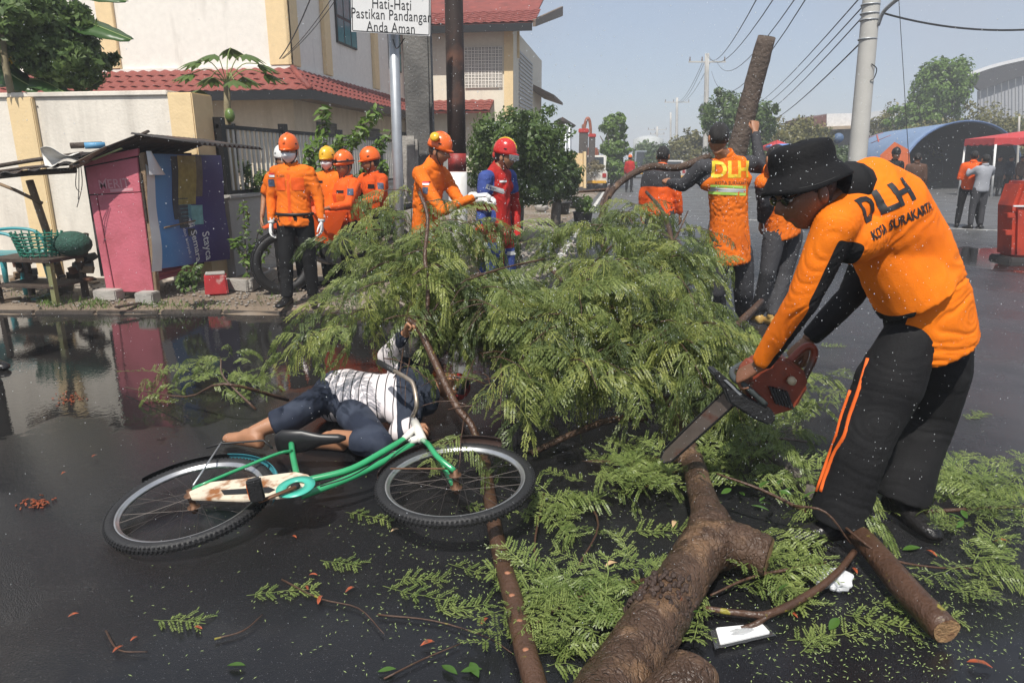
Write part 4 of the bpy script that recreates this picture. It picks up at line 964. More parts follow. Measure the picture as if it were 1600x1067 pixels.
# --- firefighter in red and blue overalls with red helmet
J = dict(pelvis=P(776, 362, 7.1), chest=P(774, 305, 7.1), neck=P(778, 262, 7.1), head=P(789, 246, 7.05), shL=P(797, 276, 7.3), shR=P(758, 278, 6.9), elL=P(806, 330, 7.35), elR=P(752, 335, 6.85), wrL=P(808, 378, 7.25), wrR=P(748, 385, 6.75),
         hipL=P(785, 370, 7.2), hipR=P(766, 370, 7.0), knL=P(793, 415, 7.2), knR=P(762, 418, 6.95), anL=P(792, 458, 7.3), anR=P(762, 462, 7.05), toeL=V(1, -.3, 0), toeR=V(.9, -.5, 0), face=V(.97, -.15, -.12), headup=V(0, 0, 1),
         hdL=V(.1, -.2, -1), hdR=V(.1, -.3, -1), pmL=V(-1, 0, 0), pmR=V(.4, .9, 0)); J['anL'].z = .16; J['anR'].z = .16
JG = J
def g_paint(p):
    d1, t1, _ = segd(p, JG['shR'], JG['elR']); d2, t2, _ = segd(p, JG['shL'], JG['elL']); t = (p - JG['pelvis']).dot(V(0, 0, 1)) / .5
    if min(d1, d2) < .10 and (t1 if d1 < d2 else t2) < .45: return 1
    if .2 < t < .46 and (p - JG['pelvis']).dot(_R) < .0: return 1
    return 0
def g_tp(p):
    d1, t1, _ = segd(p, JG['hipR'], JG['knR']); d2, t2, _ = segd(p, JG['hipL'], JG['knL'])
    if p.z < .70 and (p - JG['knR']).dot(_R) < .02 + .12 * (p.z > .4): return 1
    if p.z < .62 and (p - JG['knL']).dot(_R) > -.03: return 1
    return 0
pG, sG, hmG, J = person('firefighter in red and blue overalls with red helmet beside the big bush', J, shirt_mats=[REDC, BLUEC], shirt_paint=g_paint, tr_mats=[REDC, BLUEC], tr_paint=g_tp, vox=.0145, s=1.0, seed=12, curlL=.5, curlR=.5, gloves='L', gl=BOOT, hem=-.05, skin=SKIN2, baggy=1.28, girth=1.06); helmet(pG, hmG, H_RE, stripe=YELLOW, visor=True)
for y, ww in ((298, .3), (302, .16)):
    pass
b = MB(); 
patch(pG, 'reflective_band', SILVER, P(775, 296, 6.9), _R - V(0, 0, .35), V(0, 0, 1), .2, .045, sG, .006); patch(pG, 'chest_badge', mat_flag_w, P(786, 284, 6.9), _R, V(0, 0, 1), .07, .02, sG, .006)
trg = [c for c in pG.children if c.name.startswith('trousers')][0]
patch(pG, 'reflective_band', SILVER, P(800, 398, 7.0), _R, V(0, 0, 1), .1, .04, trg, .006)
# --- second firefighter behind, only the face and goggles clear
J = stand(V(-1.34, 7.55, .04), 1.25, 1.55, face=(0, -1, -.1))
pH, sH, hmH, J = person('second firefighter in dark blue half hidden behind the one in red and blue overalls', J, NAVY, NAVY, vox=.02, seed=14, skin=SKIN2); helmet(pH, hmH, H_RE, visor=True)

# --- worker with DLH on his back, one arm out to the branch, the other up at the log
JI = dict(pelvis=P(1140, 378, 6.1), chest=P(1138, 305, 6.08), neck=P(1134, 246, 6.05), head=P(1122, 216, 6.0), shL=P(1098, 262, 6.0), shR=P(1172, 256, 6.15), elL=P(1068, 290, 6.1), elR=P(1188, 262, 6.55), wrL=P(1046, 286, 6.5), wrR=P(1180, 205, 6.75),
          hipL=P(1122, 392, 6.1), hipR=P(1158, 392, 6.15), knL=P(1118, 455, 6.1), knR=P(1162, 455, 6.2), anL=P(1120, 515, 6.25), anR=P(1160, 515, 6.35), toeL=V(-.2, 1, 0), toeR=V(.3, 1, 0), face=V(-.25, 1, .05), headup=V(0, 0, 1),
          hdL=V(-.3, 1, .3), hdR=V(0, .5, 1), pmL=V(.2, .3, -1), pmR=V(-.3, 1, 0)); JI['anL'].z = .09; JI['anR'].z = .09
def i_paint(p):
    for a, c, d in (('shL', 'elL', 'wrL'), ('shR', 'elR', 'wrR')):
        d1, t1, _ = segd(p, JI[a], JI[c]); d2, t2, _ = segd(p, JI[c], JI[d])
        dt, tt, _q = segd(p, JI['pelvis'], JI['neck'])
        if min(d1, d2) < .11 and dt > .142: return 1
    return 0
pI, sI, hmI, J = person('worker seen from behind in orange vest with yellow DLH lettering', JI, shirt_mats=[ORANGE, GREYC], shirt_paint=i_paint, trousers=GREYC, vox=.0135, s=1.04, seed=16, hem=-.2, wr=.012, wsc=6, curlL=1.2, curlR=1.2, boot_shaft=False, baggy=1.15)
bv = bvh_of(sI); mI = P(1140, 266, 6.0)
decal('lettering', 'DLH', .185, P(1141, 266, 6.0), _R, V(.04, 0, 1), sI, YELLOW, pI, bold=.006, sx=1.0); decal('lettering', 'KOTA SURAKARTA', .04, P(1143, 286, 6.0), _R, V(.04, 0, 1), sI, mat_ink, pI, sx=.9)
for dy, hh, mt in ((291.5, .022, LIME), (297, .03, SILVER), (302.5, .022, LIME)):
    patch(pI, 'reflective_band', mt, P(1136, dy, 6.0), _R - V(0, 0, .04), V(0, 0, 1), .32, hh, sI, .006)
# --- his neighbour bending, tan rubber boots
JJ = dict(pelvis=P(1222, 352, 6.3), chest=P(1215, 305, 6.25), neck=P(1205, 268, 6.15), head=P(1212, 250, 6.0), shL=P(1192, 285, 6.1), shR=P(1236, 280, 6.35), elL=P(1194, 318, 6.15), elR=P(1250, 310, 6.5), wrL=P(1190, 345, 6.4), wrR=P(1240, 340, 6.7),
          hipL=P(1210, 370, 6.25), hipR=P(1238, 368, 6.4), knL=P(1200, 425, 6.2), knR=P(1225, 430, 6.35), anL=P(1184, 488, 6.35), anR=P(1206, 510, 6.2), toeL=V(-.4, 1, 0), toeR=V(-.3, 1, 0), face=V(-.2, 1, -.4), headup=V(0, .2, 1), hdL=V(0, .5, -1), hdR=V(0, .5, -1), pmL=V(1, 0, 0), pmR=V(-1, 0, 0))
JJ['anL'].z = .09; JJ['anR'].z = .09
def j_paint(p):
    for a, c, d in (('shL', 'elL', 'wrL'), ('shR', 'elR', 'wrR')):
        d1, t1, _ = segd(p, JJ[a], JJ[c]); d2, t2, _ = segd(p, JJ[c], JJ[d])
        if min(d1, d2) < .09 and (d2 < d1 or t1 > .12): return 1
    return 0
pJ, sJ, hmJ, J = person('worker in orange shirt and tan rubber boots beside the one with DLH lettering', JJ, shirt_mats=[ORANGE, GREYC], shirt_paint=j_paint, trousers=GREYC, boots=TAN, vox=.0145, s=1.0, seed=18, hem=-.16)
# --- man carrying a branch farther up the street
J = stand(P(1036, 430, 8.6) * 1.0, YAW, 1.72, face=(-.3, 1, 0)); hp = P(1036, 240, 8.6); J = stand(V(hp.x, hp.y, 0), PI * .9, 1.66)
pK, sK, hmK, J = person('dark haired worker in orange and grey behind the raised branch', J, shirt_mats=[ORANGE2, GREYC], shirt_paint=lambda p: 0 if p.z < 1.18 else 1, trousers=GREYC, vox=.02, seed=20)
# --- people by the tent and on the open road
def far_person(label, px, py_head, d, rz, shirt, trs, h=1.68, hat=None, **k):
    q = P(px, py_head, d); J = stand(V(q.x, q.y, 0), rz, h, **{kk: v for kk, v in k.items() if isinstance(v, tuple)})
    e_, s_, hm_, J = person(label, J, shirt, trs, vox=.026, seed=int(px), wr=.006, hem=k.get('hem', -.16))
    if hat is not None: helmet(e_, hm_, hat, name='cap')
    return e_
far_person('person in orange vest and black trousers standing on the open road', 1520, 262, 15.9, 2.6, ORANGE2, BLACKC, 1.70, None, wrR=(-.2, -.3, 1.2), elR=(-.33, -.05, 1.2), wrL=(.15, -.35, 1.35), knR=(-.2, -.01, .48), anR=(-.32, .02, .085))
far_person('person in pale grey T-shirt photographing on the open road', 1538, 265, 15.6, 3.3, GREYT, GREYC, 1.62, None, wrL=(.12, -.35, 1.42), wrR=(-.12, -.35, 1.42), elL=(.28, -.12, 1.25), elR=(-.28, -.12, 1.25))
far_person('person in black jacket and dark cap standing in front of the blue tent', 1400, 240, 17.5, .1, BLACKC, BLACKC, 1.74, mat_black)
far_person('person in brown shirt standing to the right of the dark capped one', 1433, 254, 17.0, 2.9, BROWNC, BLACKC, 1.66, None)
far_person('person in red shirt by the foot of the concrete pole', 1361, 265, 24, .2, REDC, BLACKC, 1.6, None)
for i, (px, d, m_) in enumerate(((1563, 30, GREYC), (1580, 31, NAVY), (1597, 30, BROWNC))):
    far_person(('dark clothed onlooker under the red canopy, nearest its middle leg', 'navy clothed onlooker under the red canopy, between two others', 'brown clothed onlooker under the red canopy at the edge of the picture')[i], px, 248 + i * 2, d, .3 * i, m_, BLACKC, 1.66, None)
far_person('motorcyclist in red jacket standing up the street beside the truck', 984, 262, 34, 2.9, REDC, BLACKC, 1.7, H_OR)
far_person('person in dark clothes and white helmet on the far street', 985.5, 252.5, 44, .2, BLACKC, BLACKC, 1.8, M('white_shell', (.7, .7, .68), .35))
# shoe and trouser leg of someone at the left edge of the picture
ft = G(6, 585, .0); 
J = stand(V(ft.x - .30, ft.y + .02, 0), 1.35, 1.7, anL=(.12, -.02, .085), toeL=(0, -1, 0))
person('onlooker at the left edge of the picture, only a dark shoe showing', J, GREYC, BLACKC, vox=.024, seed=33, boot_shaft=False)
# ------------------------------------------------------------------ fast mesh and foliage
def fast_mesh(name, v, q, mats, smooth=False):
    me = bpy.data.meshes.new(name); v = np.asarray(v, np.float32).reshape(-1, 3); q = np.asarray(q, np.int32); k = q.shape[1]
    me.vertices.add(len(v)); me.vertices.foreach_set('co', v.ravel()); me.loops.add(q.size); me.loops.foreach_set('vertex_index', q.ravel())
    me.polygons.add(len(q)); me.polygons.foreach_set('loop_start', np.arange(0, q.size, k, dtype=np.int32)); 
    for m_ in mats: me.materials.append(m_)
    if smooth: me.polygons.foreach_set('use_smooth', np.ones(len(q), bool))
    me.update(calc_edges=True); return me
def leaf_mat(name, col, col2, trans=.35, rough=.45, ns=2.5):
    m = bpy.data.materials.new(name); m.use_nodes = True; nt = m.node_tree; N = nt.nodes; L = nt.links; b = N['Principled BSDF']; out = N['Material Output']
    g_ = N.new('ShaderNodeNewGeometry'); n = N.new('ShaderNodeTexNoise'); n.inputs['Scale'].default_value = ns; n.inputs['Detail'].default_value = 3; L.new(g_.outputs['Position'], n.inputs[0])
    ad = N.new('ShaderNodeMath'); ad.operation = 'MULTIPLY_ADD'; L.new(g_.outputs['Random Per Island'], ad.inputs[0]); ad.inputs[1].default_value = .55; 
    mr = N.new('ShaderNodeMapRange'); mr.inputs[1].default_value = .3; mr.inputs[2].default_value = .7; mr.inputs[3].default_value = -.1; mr.inputs[4].default_value = .5; L.new(n.outputs[0], mr.inputs[0]); L.new(mr.outputs[0], ad.inputs[2])
    mx = N.new('ShaderNodeMix'); mx.data_type = 'RGBA'; mx.clamp_factor = True; L.new(ad.outputs[0], mx.inputs[0]); mx.inputs[6].default_value = (*col, 1); mx.inputs[7].default_value = (*col2, 1)
    L.new(mx.outputs[2], b.inputs['Base Color']); b.inputs['Roughness'].default_value = rough; b.inputs['Specular IOR Level'].default_value = .4
    tl = N.new('ShaderNodeBsdfTranslucent'); L.new(mx.outputs[2], tl.inputs[0]); ms = N.new('ShaderNodeMixShader'); ms.inputs[0].default_value = trans
    L.new(b.outputs[0], ms.inputs[1]); L.new(tl.outputs[0], ms.inputs[2]); L.new(ms.outputs[0], out.inputs[0]); return m
FROND = leaf_mat('feathery_leaf', (.080, .125, .030), (.35, .41, .135), .48, .4, 6.0)
FROND_G = leaf_mat('cut_leaf', (.095, .15, .035), (.30, .36, .11), .3, .4, 7.0)
LEAF = leaf_mat('tree_leaf', (.055, .105, .026), (.15, .215, .062), .35)
LEAF_D = leaf_mat('dark_tree_leaf', (.035, .07, .02), (.10, .15, .042), .32)
LEAF_Y = leaf_mat('yellowish_leaf', (.10, .11, .03), (.22, .19, .06), .3)
LEAF_B = leaf_mat('bright_leaf', (.07, .13, .02), (.17, .27, .05), .3)
def bark_mat():
    m = M('wet_bark', (.066, .037, .022), .45, var=.45, vs=9, bump=.5, bs=90, col2=(.17, .10, .055), c2s=8, c2lo=.55, c2hi=.68, rv=.18); nt = m.node_tree; N = nt.nodes; L = nt.links
    b_ = N['Principled BSDF']; old = b_.inputs['Normal'].links[0].from_socket; tc = N.new('ShaderNodeTexCoord')
    v = N.new('ShaderNodeTexVoronoi'); v.feature = 'DISTANCE_TO_EDGE'; v.inputs['Scale'].default_value = 34; nz = N.new('ShaderNodeTexNoise'); nz.inputs['Scale'].default_value = 14
    mp = N.new('ShaderNodeMapping'); mp.inputs[2].default_value = (0, 0, -.45); mp.inputs[3].default_value = (1.5, .55, 1); L.new(tc.outputs['Object'], mp.inputs[0])
    mx = N.new('ShaderNodeMix'); mx.data_type = 'RGBA'; mx.inputs[0].default_value = .12; L.new(mp.outputs[0], mx.inputs[6]); L.new(tc.outputs['Object'], nz.inputs[0]); L.new(nz.outputs['Color'], mx.inputs[7]); L.new(mx.outputs[2], v.inputs['Vector'])
    r = N.new('ShaderNodeMapRange'); r.inputs[2].default_value = .12; L.new(v.outputs['Distance'], r.inputs[0]); bp = N.new('ShaderNodeBump'); bp.inputs['Strength'].default_value = .55; bp.inputs['Distance'].default_value = .012
    L.new(r.outputs[0], bp.inputs['Height']); L.new(old, bp.inputs['Normal']); L.new(bp.outputs[0], b_.inputs['Normal']); return m
BARK = bark_mat()
BARK2 = M('smooth_bark', (.072, .037, .022), .38, var=.35, vs=11, bump=.4, bs=70, col2=(.24, .21, .03), c2s=14, c2lo=.66, c2hi=.70)
BARK_G = M('grey_bark', (.11, .095, .08), .8, var=.3, vs=8, bump=.7, bs=40)
CUT = M('fresh_cut_wood', (.30, .18, .085), .75, var=.35, vs=30, bump=.6, bs=120, col2=(.16, .075, .035), c2s=28, c2lo=.52, c2hi=.66)
rg = np.random.default_rng(5)
def frond(seed, L=.26, pairs=6, pl=.10, nl=8, ll=.012, lw=.0042, droop=1.0, flat=False):
    """bipinnate leaf: rachis, pinnae and leaflets as quads (local: starts at 0, runs +X, hangs -Z)"""
    r = np.random.default_rng(seed); V_ = []; Q = []
    def quad(a, b_, c, d): n = len(V_); V_.extend([a, b_, c, d]); Q.append((n, n + 1, n + 2, n + 3))
    K = 8; pts = []; ang = .25 if not flat else 0.0; p = np.zeros(3); pts.append(p.copy())
    for i in range(K):
        ang -= (.26 * droop if not flat else 0); az = r.normal(0, .10); p = p + np.array([math.cos(ang) * math.cos(az), math.sin(az), math.sin(ang)]) * L / K; pts.append(p.copy())
    pts = np.array(pts)
    for i in range(K):
        a, c = pts[i], pts[i + 1]; w = np.array([0, .0016, 0]); quad(a - w, a + w, c + w, c - w)
    for k in range(pairs):
        t = (k + .8) / pairs * K; i = min(int(t), K - 1); o = pts[i] + (pts[i + 1] - pts[i]) * min(1, t - i); dx = pts[i + 1] - pts[i]; dx /= np.linalg.norm(dx)
        for sg in (-1, 1):
            if r.random() < (.22 if flat else .06): continue
            d = np.array([0, sg, 0]) * (.8 + .2 * r.random()) + dx * (.55 + .3 * r.random()) + np.array([0, 0, -.15 if not flat else .02]); d /= np.linalg.norm(d)
            ln = pl * ((.5 + .7 * r.random()) if flat else (.75 + .4 * r.random())) * (1 - .35 * abs(k / pairs - .45)); q = o.copy()
            for j in range(nl):
                if not flat: d = d + np.array([0, 0, -.26 * droop]); d /= np.linalg.norm(d)
                else: d = d + np.array([0, 0, r.normal(0, .06)]); d[2] = max(d[2], -.3 if q[2] > .006 else 0); d /= np.linalg.norm(d)
                q2 = q + d * ln / nl; sdv = np.cross(d, [0, 0, 1.]); s_ = np.linalg.norm(sdv); sdv = sdv / s_ if s_ > .25 else np.array([1., 0, 0]) * (1 if k % 2 else .6) + np.array([0, .8, 0])
                sdv = sdv / np.linalg.norm(sdv); tw = np.array([0, 0, r.normal(0, .35)]); f = 1 - .5 * max(0, j / nl - .5)
                for s2 in (-1, 1):
                    e_ = sdv * s2 * ll * f + d * ll * 1.0 + tw * ll; wv = d * lw
                    m_ = q + (q2 - q) * .3; quad(m_ - wv * .5, m_ + e_ * .55 - wv, m_ + e_, m_ + e_ * .5 + wv)
                q = q2
    return np.array(V_, np.float32), np.array(Q, np.int32)
FT = [frond(i, L=.20 + .035 * (i % 3), pairs=5 + i % 3, pl=.09 + .012 * (i % 2), nl=9, ll=.0115, lw=.0055, droop=(.45, .8, 1.1, .6, .95)[i]) for i in range(5)]
FL = [frond(20 + i, L=.20 + .04 * (i % 3), pairs=6, pl=.085, nl=9, ll=.0105, lw=.0042, flat=True) for i in range(4)]
FROND_L = leaf_mat('lime_leaf', (.14, .185, .04), (.46, .49, .15), .48, .4, 6.0); FROND_D = leaf_mat('dark_green_leaf', (.045, .075, .026), (.15, .19, .07), .35, .4, 6.0)  # lime and darker green leaf tones, mixed through the crown
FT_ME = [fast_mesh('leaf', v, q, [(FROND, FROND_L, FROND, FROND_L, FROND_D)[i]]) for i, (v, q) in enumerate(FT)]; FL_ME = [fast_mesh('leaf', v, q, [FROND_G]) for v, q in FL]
def inst(tpls, items):
    """items: (template index, 4x4 matrix) -> merged vertex and quad arrays"""
    VV = []; QQ = []; n = 0
    for k, m in items:
        v, q = tpls[k]; A = np.array(m, np.float32); VV.append(v @ A[:3, :3].T + A[:3, 3]); QQ.append(q + n); n += len(v)
    return np.concatenate(VV), np.concatenate(QQ)
def mtx(p, az, tilt=0.0, roll=0.0, s=1.0): return Matrix.Translation(p) @ Matrix.Rotation(az, 4, 'Z') @ Matrix.Rotation(tilt, 4, 'Y') @ Matrix.Rotation(roll, 4, 'X') @ Matrix.Scale(s, 4)
def in_poly(x, y, poly):
    r = False; n = len(poly)
    for i in range(n):
        x1, y1 = poly[i]; x2, y2 = poly[i - 1]
        if (y1 > y) != (y2 > y) and x < (x2 - x1) * (y - y1) / (y2 - y1) + x1: r = not r
    return r
def wood(parent, pts, r, name='limb', mat=BARK, n=10, na=.10, cut=None, sub=5, seed=1):
    sp = spline(pts, sub); K = len(sp)
    rr = [r[0] + (r[-1] - r[0]) * i / (K - 1) for i in range(K)] if len(r) == 2 else [float(np.interp(i / (K - 1), np.linspace(0, 1, len(r)), r)) for i in range(K)]
    b = MB(); b.tube(sp, rr, n, noise_amp=na, seed=seed); o = b.build(name, mat, parent, smooth=True)
    if cut is not None:
        for end in cut:
            c = sp[end]; d = (sp[0] - sp[1]) if end == 0 else (sp[-1] - sp[-2]); d.normalize(); q = MB(); R = frame(d); rad = rr[end] * .93
            q.raw([c + d * .004 + R @ V(0, rad * math.cos(a) * (1 + .08 * math.sin(3 * a)), rad * math.sin(a)) for a in [2 * PI * k / 18 for k in range(18)]], [tuple(range(18))])
            q.build('cut_face', CUT, o)
    return o

# ------------------------------------------------------------------ the fallen tree
ft_ = empty('fallen_tree', G(1100, 900), 'fallen tree with thick brown trunk and feathery green crown across the road', 'tree')
trunk = wood(ft_, [P(880, 1200, 1.25), G(972, 1060, .11), G(1016, 985, .11), G(1055, 925, .10), G(1090, 868, .10), G(1112, 830, .10), G(1108, 800, .10)], [.10, .096, .09, .085, .09, .088, .062], 'trunk', BARK, 36, .075, None, 20)
wood(ft_, [G(1105, 836, .11), G(1104, 800, .12), G(1094, 765, .12), G(1083, 725, .12), G(1070, 716, .12)], [.08, .062, .056, .052, .048], 'limb', BARK, 24, .08, [-1], 14)
wood(ft_, [G(1088, 862, .11), G(1140, 850, .11), G(1200, 870, .10)], [.095, .088, .075], 'limb', BARK, 28, .08, [-1], 16)
# gnarled scar on the trunk
b = MB()
for k in range(110):
    a = rnd.uniform(-1.5, 1.5); c = G(1048, 930, .11).lerp(G(1018, 972, .115), rnd.random()); ax = (G(1052, 925, .11) - G(968, 1060, .12)).normalized(); R = frame(ax)
    q = c + R @ V(rnd.uniform(-.03, .03), math.sin(a) * .086, math.cos(a) * .086); b.ball(q, (rnd.uniform(.006, .018), rnd.uniform(.006, .013), rnd.uniform(.005, .010)), 7, 5, R @ Matrix.Rotation(rnd.uniform(0, 3), 3, 'X'))
tag(b.build('bark_scar', M('scar_bark', (.05, .03, .022), .6, var=.5, vs=20, bump=.8, bs=80, col2=(.24, .08, .03), c2s=16, c2lo=.6, c2hi=.7), trunk, smooth=True), kind='stuff')
limbs = [  # thinner limbs reaching through the crown
    ([P(1075, 716, 3.0), P(1000, 722, 3.2), P(920, 724, 3.25), P(835, 730, 3.25)], [.022, .016]),
    ([G(1010, 655, .1), G(960, 655, .12), G(900, 676, .1), G(830, 708, .06)], [.02, .016]),
    ([P(1085, 720, 3.0), P(1060, 640, 3.6), P(1100, 560, 4.2), P(1160, 500, 4.8), P(1190, 470, 5.2)], [.045, .02]),
    ([P(1060, 640, 3.6), P(1000, 600, 4.0), P(960, 520, 4.5), P(900, 460, 5.0), P(860, 420, 5.3)], [.03, .015]),
    ([P(1000, 600, 4.0), P(900, 590, 4.2), P(800, 560, 4.4), P(720, 520, 4.5), P(650, 470, 4.7)], [.022, .012]),
    ([P(960, 520, 4.5), P(975, 400, 5.4), P(940, 330, 6.2), P(952, 290, 6.8)], [.024, .014]),
    ([P(1100, 560, 4.2), P(1060, 430, 5.2), P(1040, 340, 6.0), P(1010, 300, 6.6)], [.028, .014]),
    ([P(945, 395, 6.2), P(940, 345, 6.6), P(958, 296, 7.0), P(1010, 262, 7.2), P(1060, 262, 7.2), P(1110, 244, 7.2)], [.03, .04]),
    ([P(958, 296, 7.0), P(930, 298, 7.2), P(905, 300, 7.4)], [.022, .01]),
    ([P(1192, 470, 5.2), P(1120, 560, 4.4), P(1110, 600, 4.0), P(1005, 632, 3.9)], [.014, .014]),
    ([P(860, 470, 4.6), P(905, 430, 4.9), P(960, 380, 5.2), P(985, 340, 5.5)], [.010, .004]), ([P(1000, 560, 4.2), P(1010, 500, 4.4), P(1060, 455, 4.6), P(1090, 440, 4.8)], [.011, .004]), ([P(720, 470, 4.2), P(700, 420, 4.3), P(610, 410, 4.4), P(575, 425, 4.5)], [.009, .004]), ([P(1030, 470, 4.6), P(1000, 420, 4.8), P(1050, 380, 5.0), P(1075, 330, 5.3)], [.012, .005]), ([P(840, 560, 4.0), P(800, 520, 4.1), P(770, 450, 4.2), P(745, 420, 4.3)], [.010, .004]),
    ([P(1240, 745, 2.9), P(1215, 712, 3.1), P(1190, 680, 3.4)], [.03, .024])]
for i, (pts, r) in enumerate(limbs): wood(ft_, pts, r, 'limb', BARK, 9, .10, None, 5, i)
# crooked branch the lying person grips, and its side twigs
cb = P(646, 500, 3.80)
gb = empty('crooked_branch', G(745, 690), 'crooked bare brown branch gripped by the person on the ground', 'branch')
wood(gb, [P(636, 498, 3.80), P(655, 514, 3.80), P(668, 540, 3.75), P(690, 588, 3.6), P(714, 636, 3.45), P(735, 662, 3.4), P(748, 692, 3.35)], [.018, .022, .022, .022, .02, .02], 'limb', BARK2, 10, .1)
wood(gb, [P(662, 520, 3.80), P(668, 480, 3.85), P(668, 440, 3.9), P(664, 400, 4.0), P(668, 340, 4.1), P(655, 300, 4.2)], [.015, .010], 'limb', BARK2, 8, .1)
wood(gb, [P(668, 500, 3.82), P(695, 462, 3.9), P(730, 438, 4.0), P(790, 418, 4.2), P(850, 405, 4.4)], [.008, .006], 'limb', BARK2, 7, .1)
# crown: sprays of drooping leaves
main = [(595, 430), (605, 380), (632, 325), (655, 315), (690, 352), (760, 348), (800, 352), (800, 425), (860, 425), (905, 395), (940, 345), (985, 318), (1030, 325), (1055, 345), (1062, 430), (1085, 500), (1150, 500), (1190, 530), (1170, 575), (1120, 600), (1100, 645), (1060, 650), (1000, 640),
        (900, 630), (840, 640), (800, 665), (765, 675), (742, 655), (750, 590), (700, 545), (640, 525), (600, 505)]
zsurf = lambda py: float(np.interp(py, [270, 300, 340, 400, 450, 500, 550, 600, 650, 700], [1.38, 1.28, 1.12, .92, .78, .62, .46, .36, .25, .13]))
leaves = []; twigs = MB()
def spray(px, py, back, n, L=.36, az=None, sc=1.0, front=False):
    z = zsurf(py); p = G(px, py, z)
    if p.y > 9 or p.y < 0: p = P(px, py, 6.8)
    d = (p - _C); p = _C + d * (1 + back / d.length); p.z = max(p.z, .10)
    az = rnd.uniform(0, 2 * PI) if az is None else az; el = rnd.uniform(-.1, .4); pts = [p]; q = p.copy()
    for k in range(5):
        q = q + V(math.cos(az) * math.cos(el), math.sin(az) * math.cos(el), math.sin(el)) * L / 5; el -= .22; az += rnd.uniform(-.2, .2); q.z = max(q.z, .06); pts.append(q.copy())
    twigs.tube(pts, [.0038, .0016], 5)
    for k in range(n):
        t = (k + .3) / n * 5; i = min(int(t), 4); c = pts[i].lerp(pts[i + 1], t - i); a2 = az + (1 if k % 2 else -1) * rnd.uniform(.5, 1.3); s = sc * rnd.uniform(.8, 1.25)
        if c.z < .22: s *= .8
        dep = (c - _C).dot(_H); bad = False
        for tt in (0, .12, .24):
            qx, qy = PR(c + V(math.cos(a2) * tt, math.sin(a2) * tt, -.04 - .3 * tt))
            if 535 < qx < 742 and 552 < qy < 690 and dep < 4.25: bad = True
            if 625 < qx < 775 and 470 < qy < 690 and dep < 3.85: bad = True
        if bad and rnd.random() < .96: continue
        if 590 < qx < 665 and 485 < qy < 560 and rnd.random() < .7: continue
        leaves.append((front and rnd.random() < .5, rnd.randrange(5), mtx(c, a2, rnd.uniform(-.7, .35) if c.z > .25 else rnd.uniform(-.6, -.15), rnd.uniform(-.55, .55), s * 1.12)))
cnt = 0
while cnt < 262:
    px, py = rnd.uniform(540, 1215), rnd.uniform(275, 700)
    if not in_poly(px, py, main): continue
    if 725 < px < 850 and py < 435 and rnd.random() < .93: continue
    if 640 < px < 740 and 335 < py < 420 and rnd.random() < .6: continue
    if 600 < px < 735 and 540 < py: continue
    if py > 575 and rnd.random() < .35: continue
    if 570 < py < 640 and 715 < px < 1000 and rnd.random() < .6: continue
    if py > 590 and 815 < px < 1045 and rnd.random() < .9: continue
    back = rnd.uniform(-.05, .6) if py < 560 else rnd.uniform(-.1, .4)
    if noise.noise(V(px / 55, py / 42, 8)) < -.22: continue
    back += 1.5 * max(-.2, noise.noise(V(px / 70, py / 55, 3)))
    spray(px, py, back, rnd.randint(5, 8), front=back < .15); cnt += 1
for px, py in ((640, 300), (655, 320), (640, 350), (690, 345), (720, 350), (600, 360), (620, 330), (660, 380), (630, 400), (700, 380), (560, 500), (545, 510), (580, 480), (600, 440), (600, 500)): spray(px, py, rnd.uniform(-.3, .1), 7, front=True)
for px, py in ((700, 640), (730, 650), (745, 640), (760, 600), (600, 560), (640, 560), (615, 590), (630, 545)): spray(px, py, -.15, 5, L=.35, sc=.9, front=True)
tag(twigs.build('twigs', BARK2, ft_, smooth=True, fix=False), kind='stuff')
picked = [l for l in leaves if l[0]][:290]; ids = set(id(l) for l in picked)
for f_, k, m in picked: mo('leaf', FT_ME[k], ft_, m)
rest = [(k, m) for l in leaves if id(l) not in ids for f_, k, m in [l]]; rnd.shuffle(rest); n3 = len(rest)
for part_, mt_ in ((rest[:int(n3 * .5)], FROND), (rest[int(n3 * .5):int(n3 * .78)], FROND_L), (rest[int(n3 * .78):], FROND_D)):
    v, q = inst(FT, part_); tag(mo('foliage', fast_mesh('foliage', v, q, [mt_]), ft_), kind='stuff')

# ------------------------------------------------------------------ loose boughs on the road: heaps of cut leaf sprays
def heap(label, spots, n, spread, zmax, stems, sc=1.0, flatp=.6, name='leafy_bough', group=None, seed=0, glossy=0):
    r = random.Random(seed); c0 = G(*spots[0]); e = empty(name, c0, label, 'branch', group); it_f, it_d = [], []
    for i in range(n):
        px, py = r.choice(spots); p = G(px + r.gauss(0, spread), py + r.gauss(0, spread * .5), 0); p.z = r.uniform(.008, zmax)
        if r.random() < flatp: it_f.append((r.randrange(4), mtx(p, r.uniform(0, 2 * PI), r.uniform(-.25, .1), r.uniform(-.25, .25), sc * r.uniform(.75, 1.2))))
        else: p.z = max(p.z, .05); it_d.append((r.randrange(5), mtx(p, r.uniform(0, 2 * PI), r.uniform(-.75, -.35), r.uniform(-.3, .3), sc * r.uniform(.6, .95))))
    for k_, m in it_f[:70]: mo('leaf', FL_ME[k_], e, m)
    for tp, it, mt in ((FL, it_f[70:], FROND_G), (FT, it_d, FROND_G)):
        if it: v, q = inst(tp, it); tag(mo('foliage', fast_mesh('foliage', v, q, [mt]), e), kind='stuff')
    for pts, rr in stems: wood(e, pts, rr, 'stem', BARK2, 7, .1, None, 4)
    if glossy:                                          # broad leaves mixed in
        for i in range(glossy):
            px, py = r.choice(spots); p = G(px + r.gauss(0, spread), py + r.gauss(0, spread * .5), r.uniform(.03, zmax + .05)); mo('broad_leaf', BROAD, e, mtx(p, r.uniform(0, 6.3), r.uniform(-.4, .4), r.uniform(-.6, .6), r.uniform(.45, .8)))
    return e
b = MB(); K = 6; vs = []
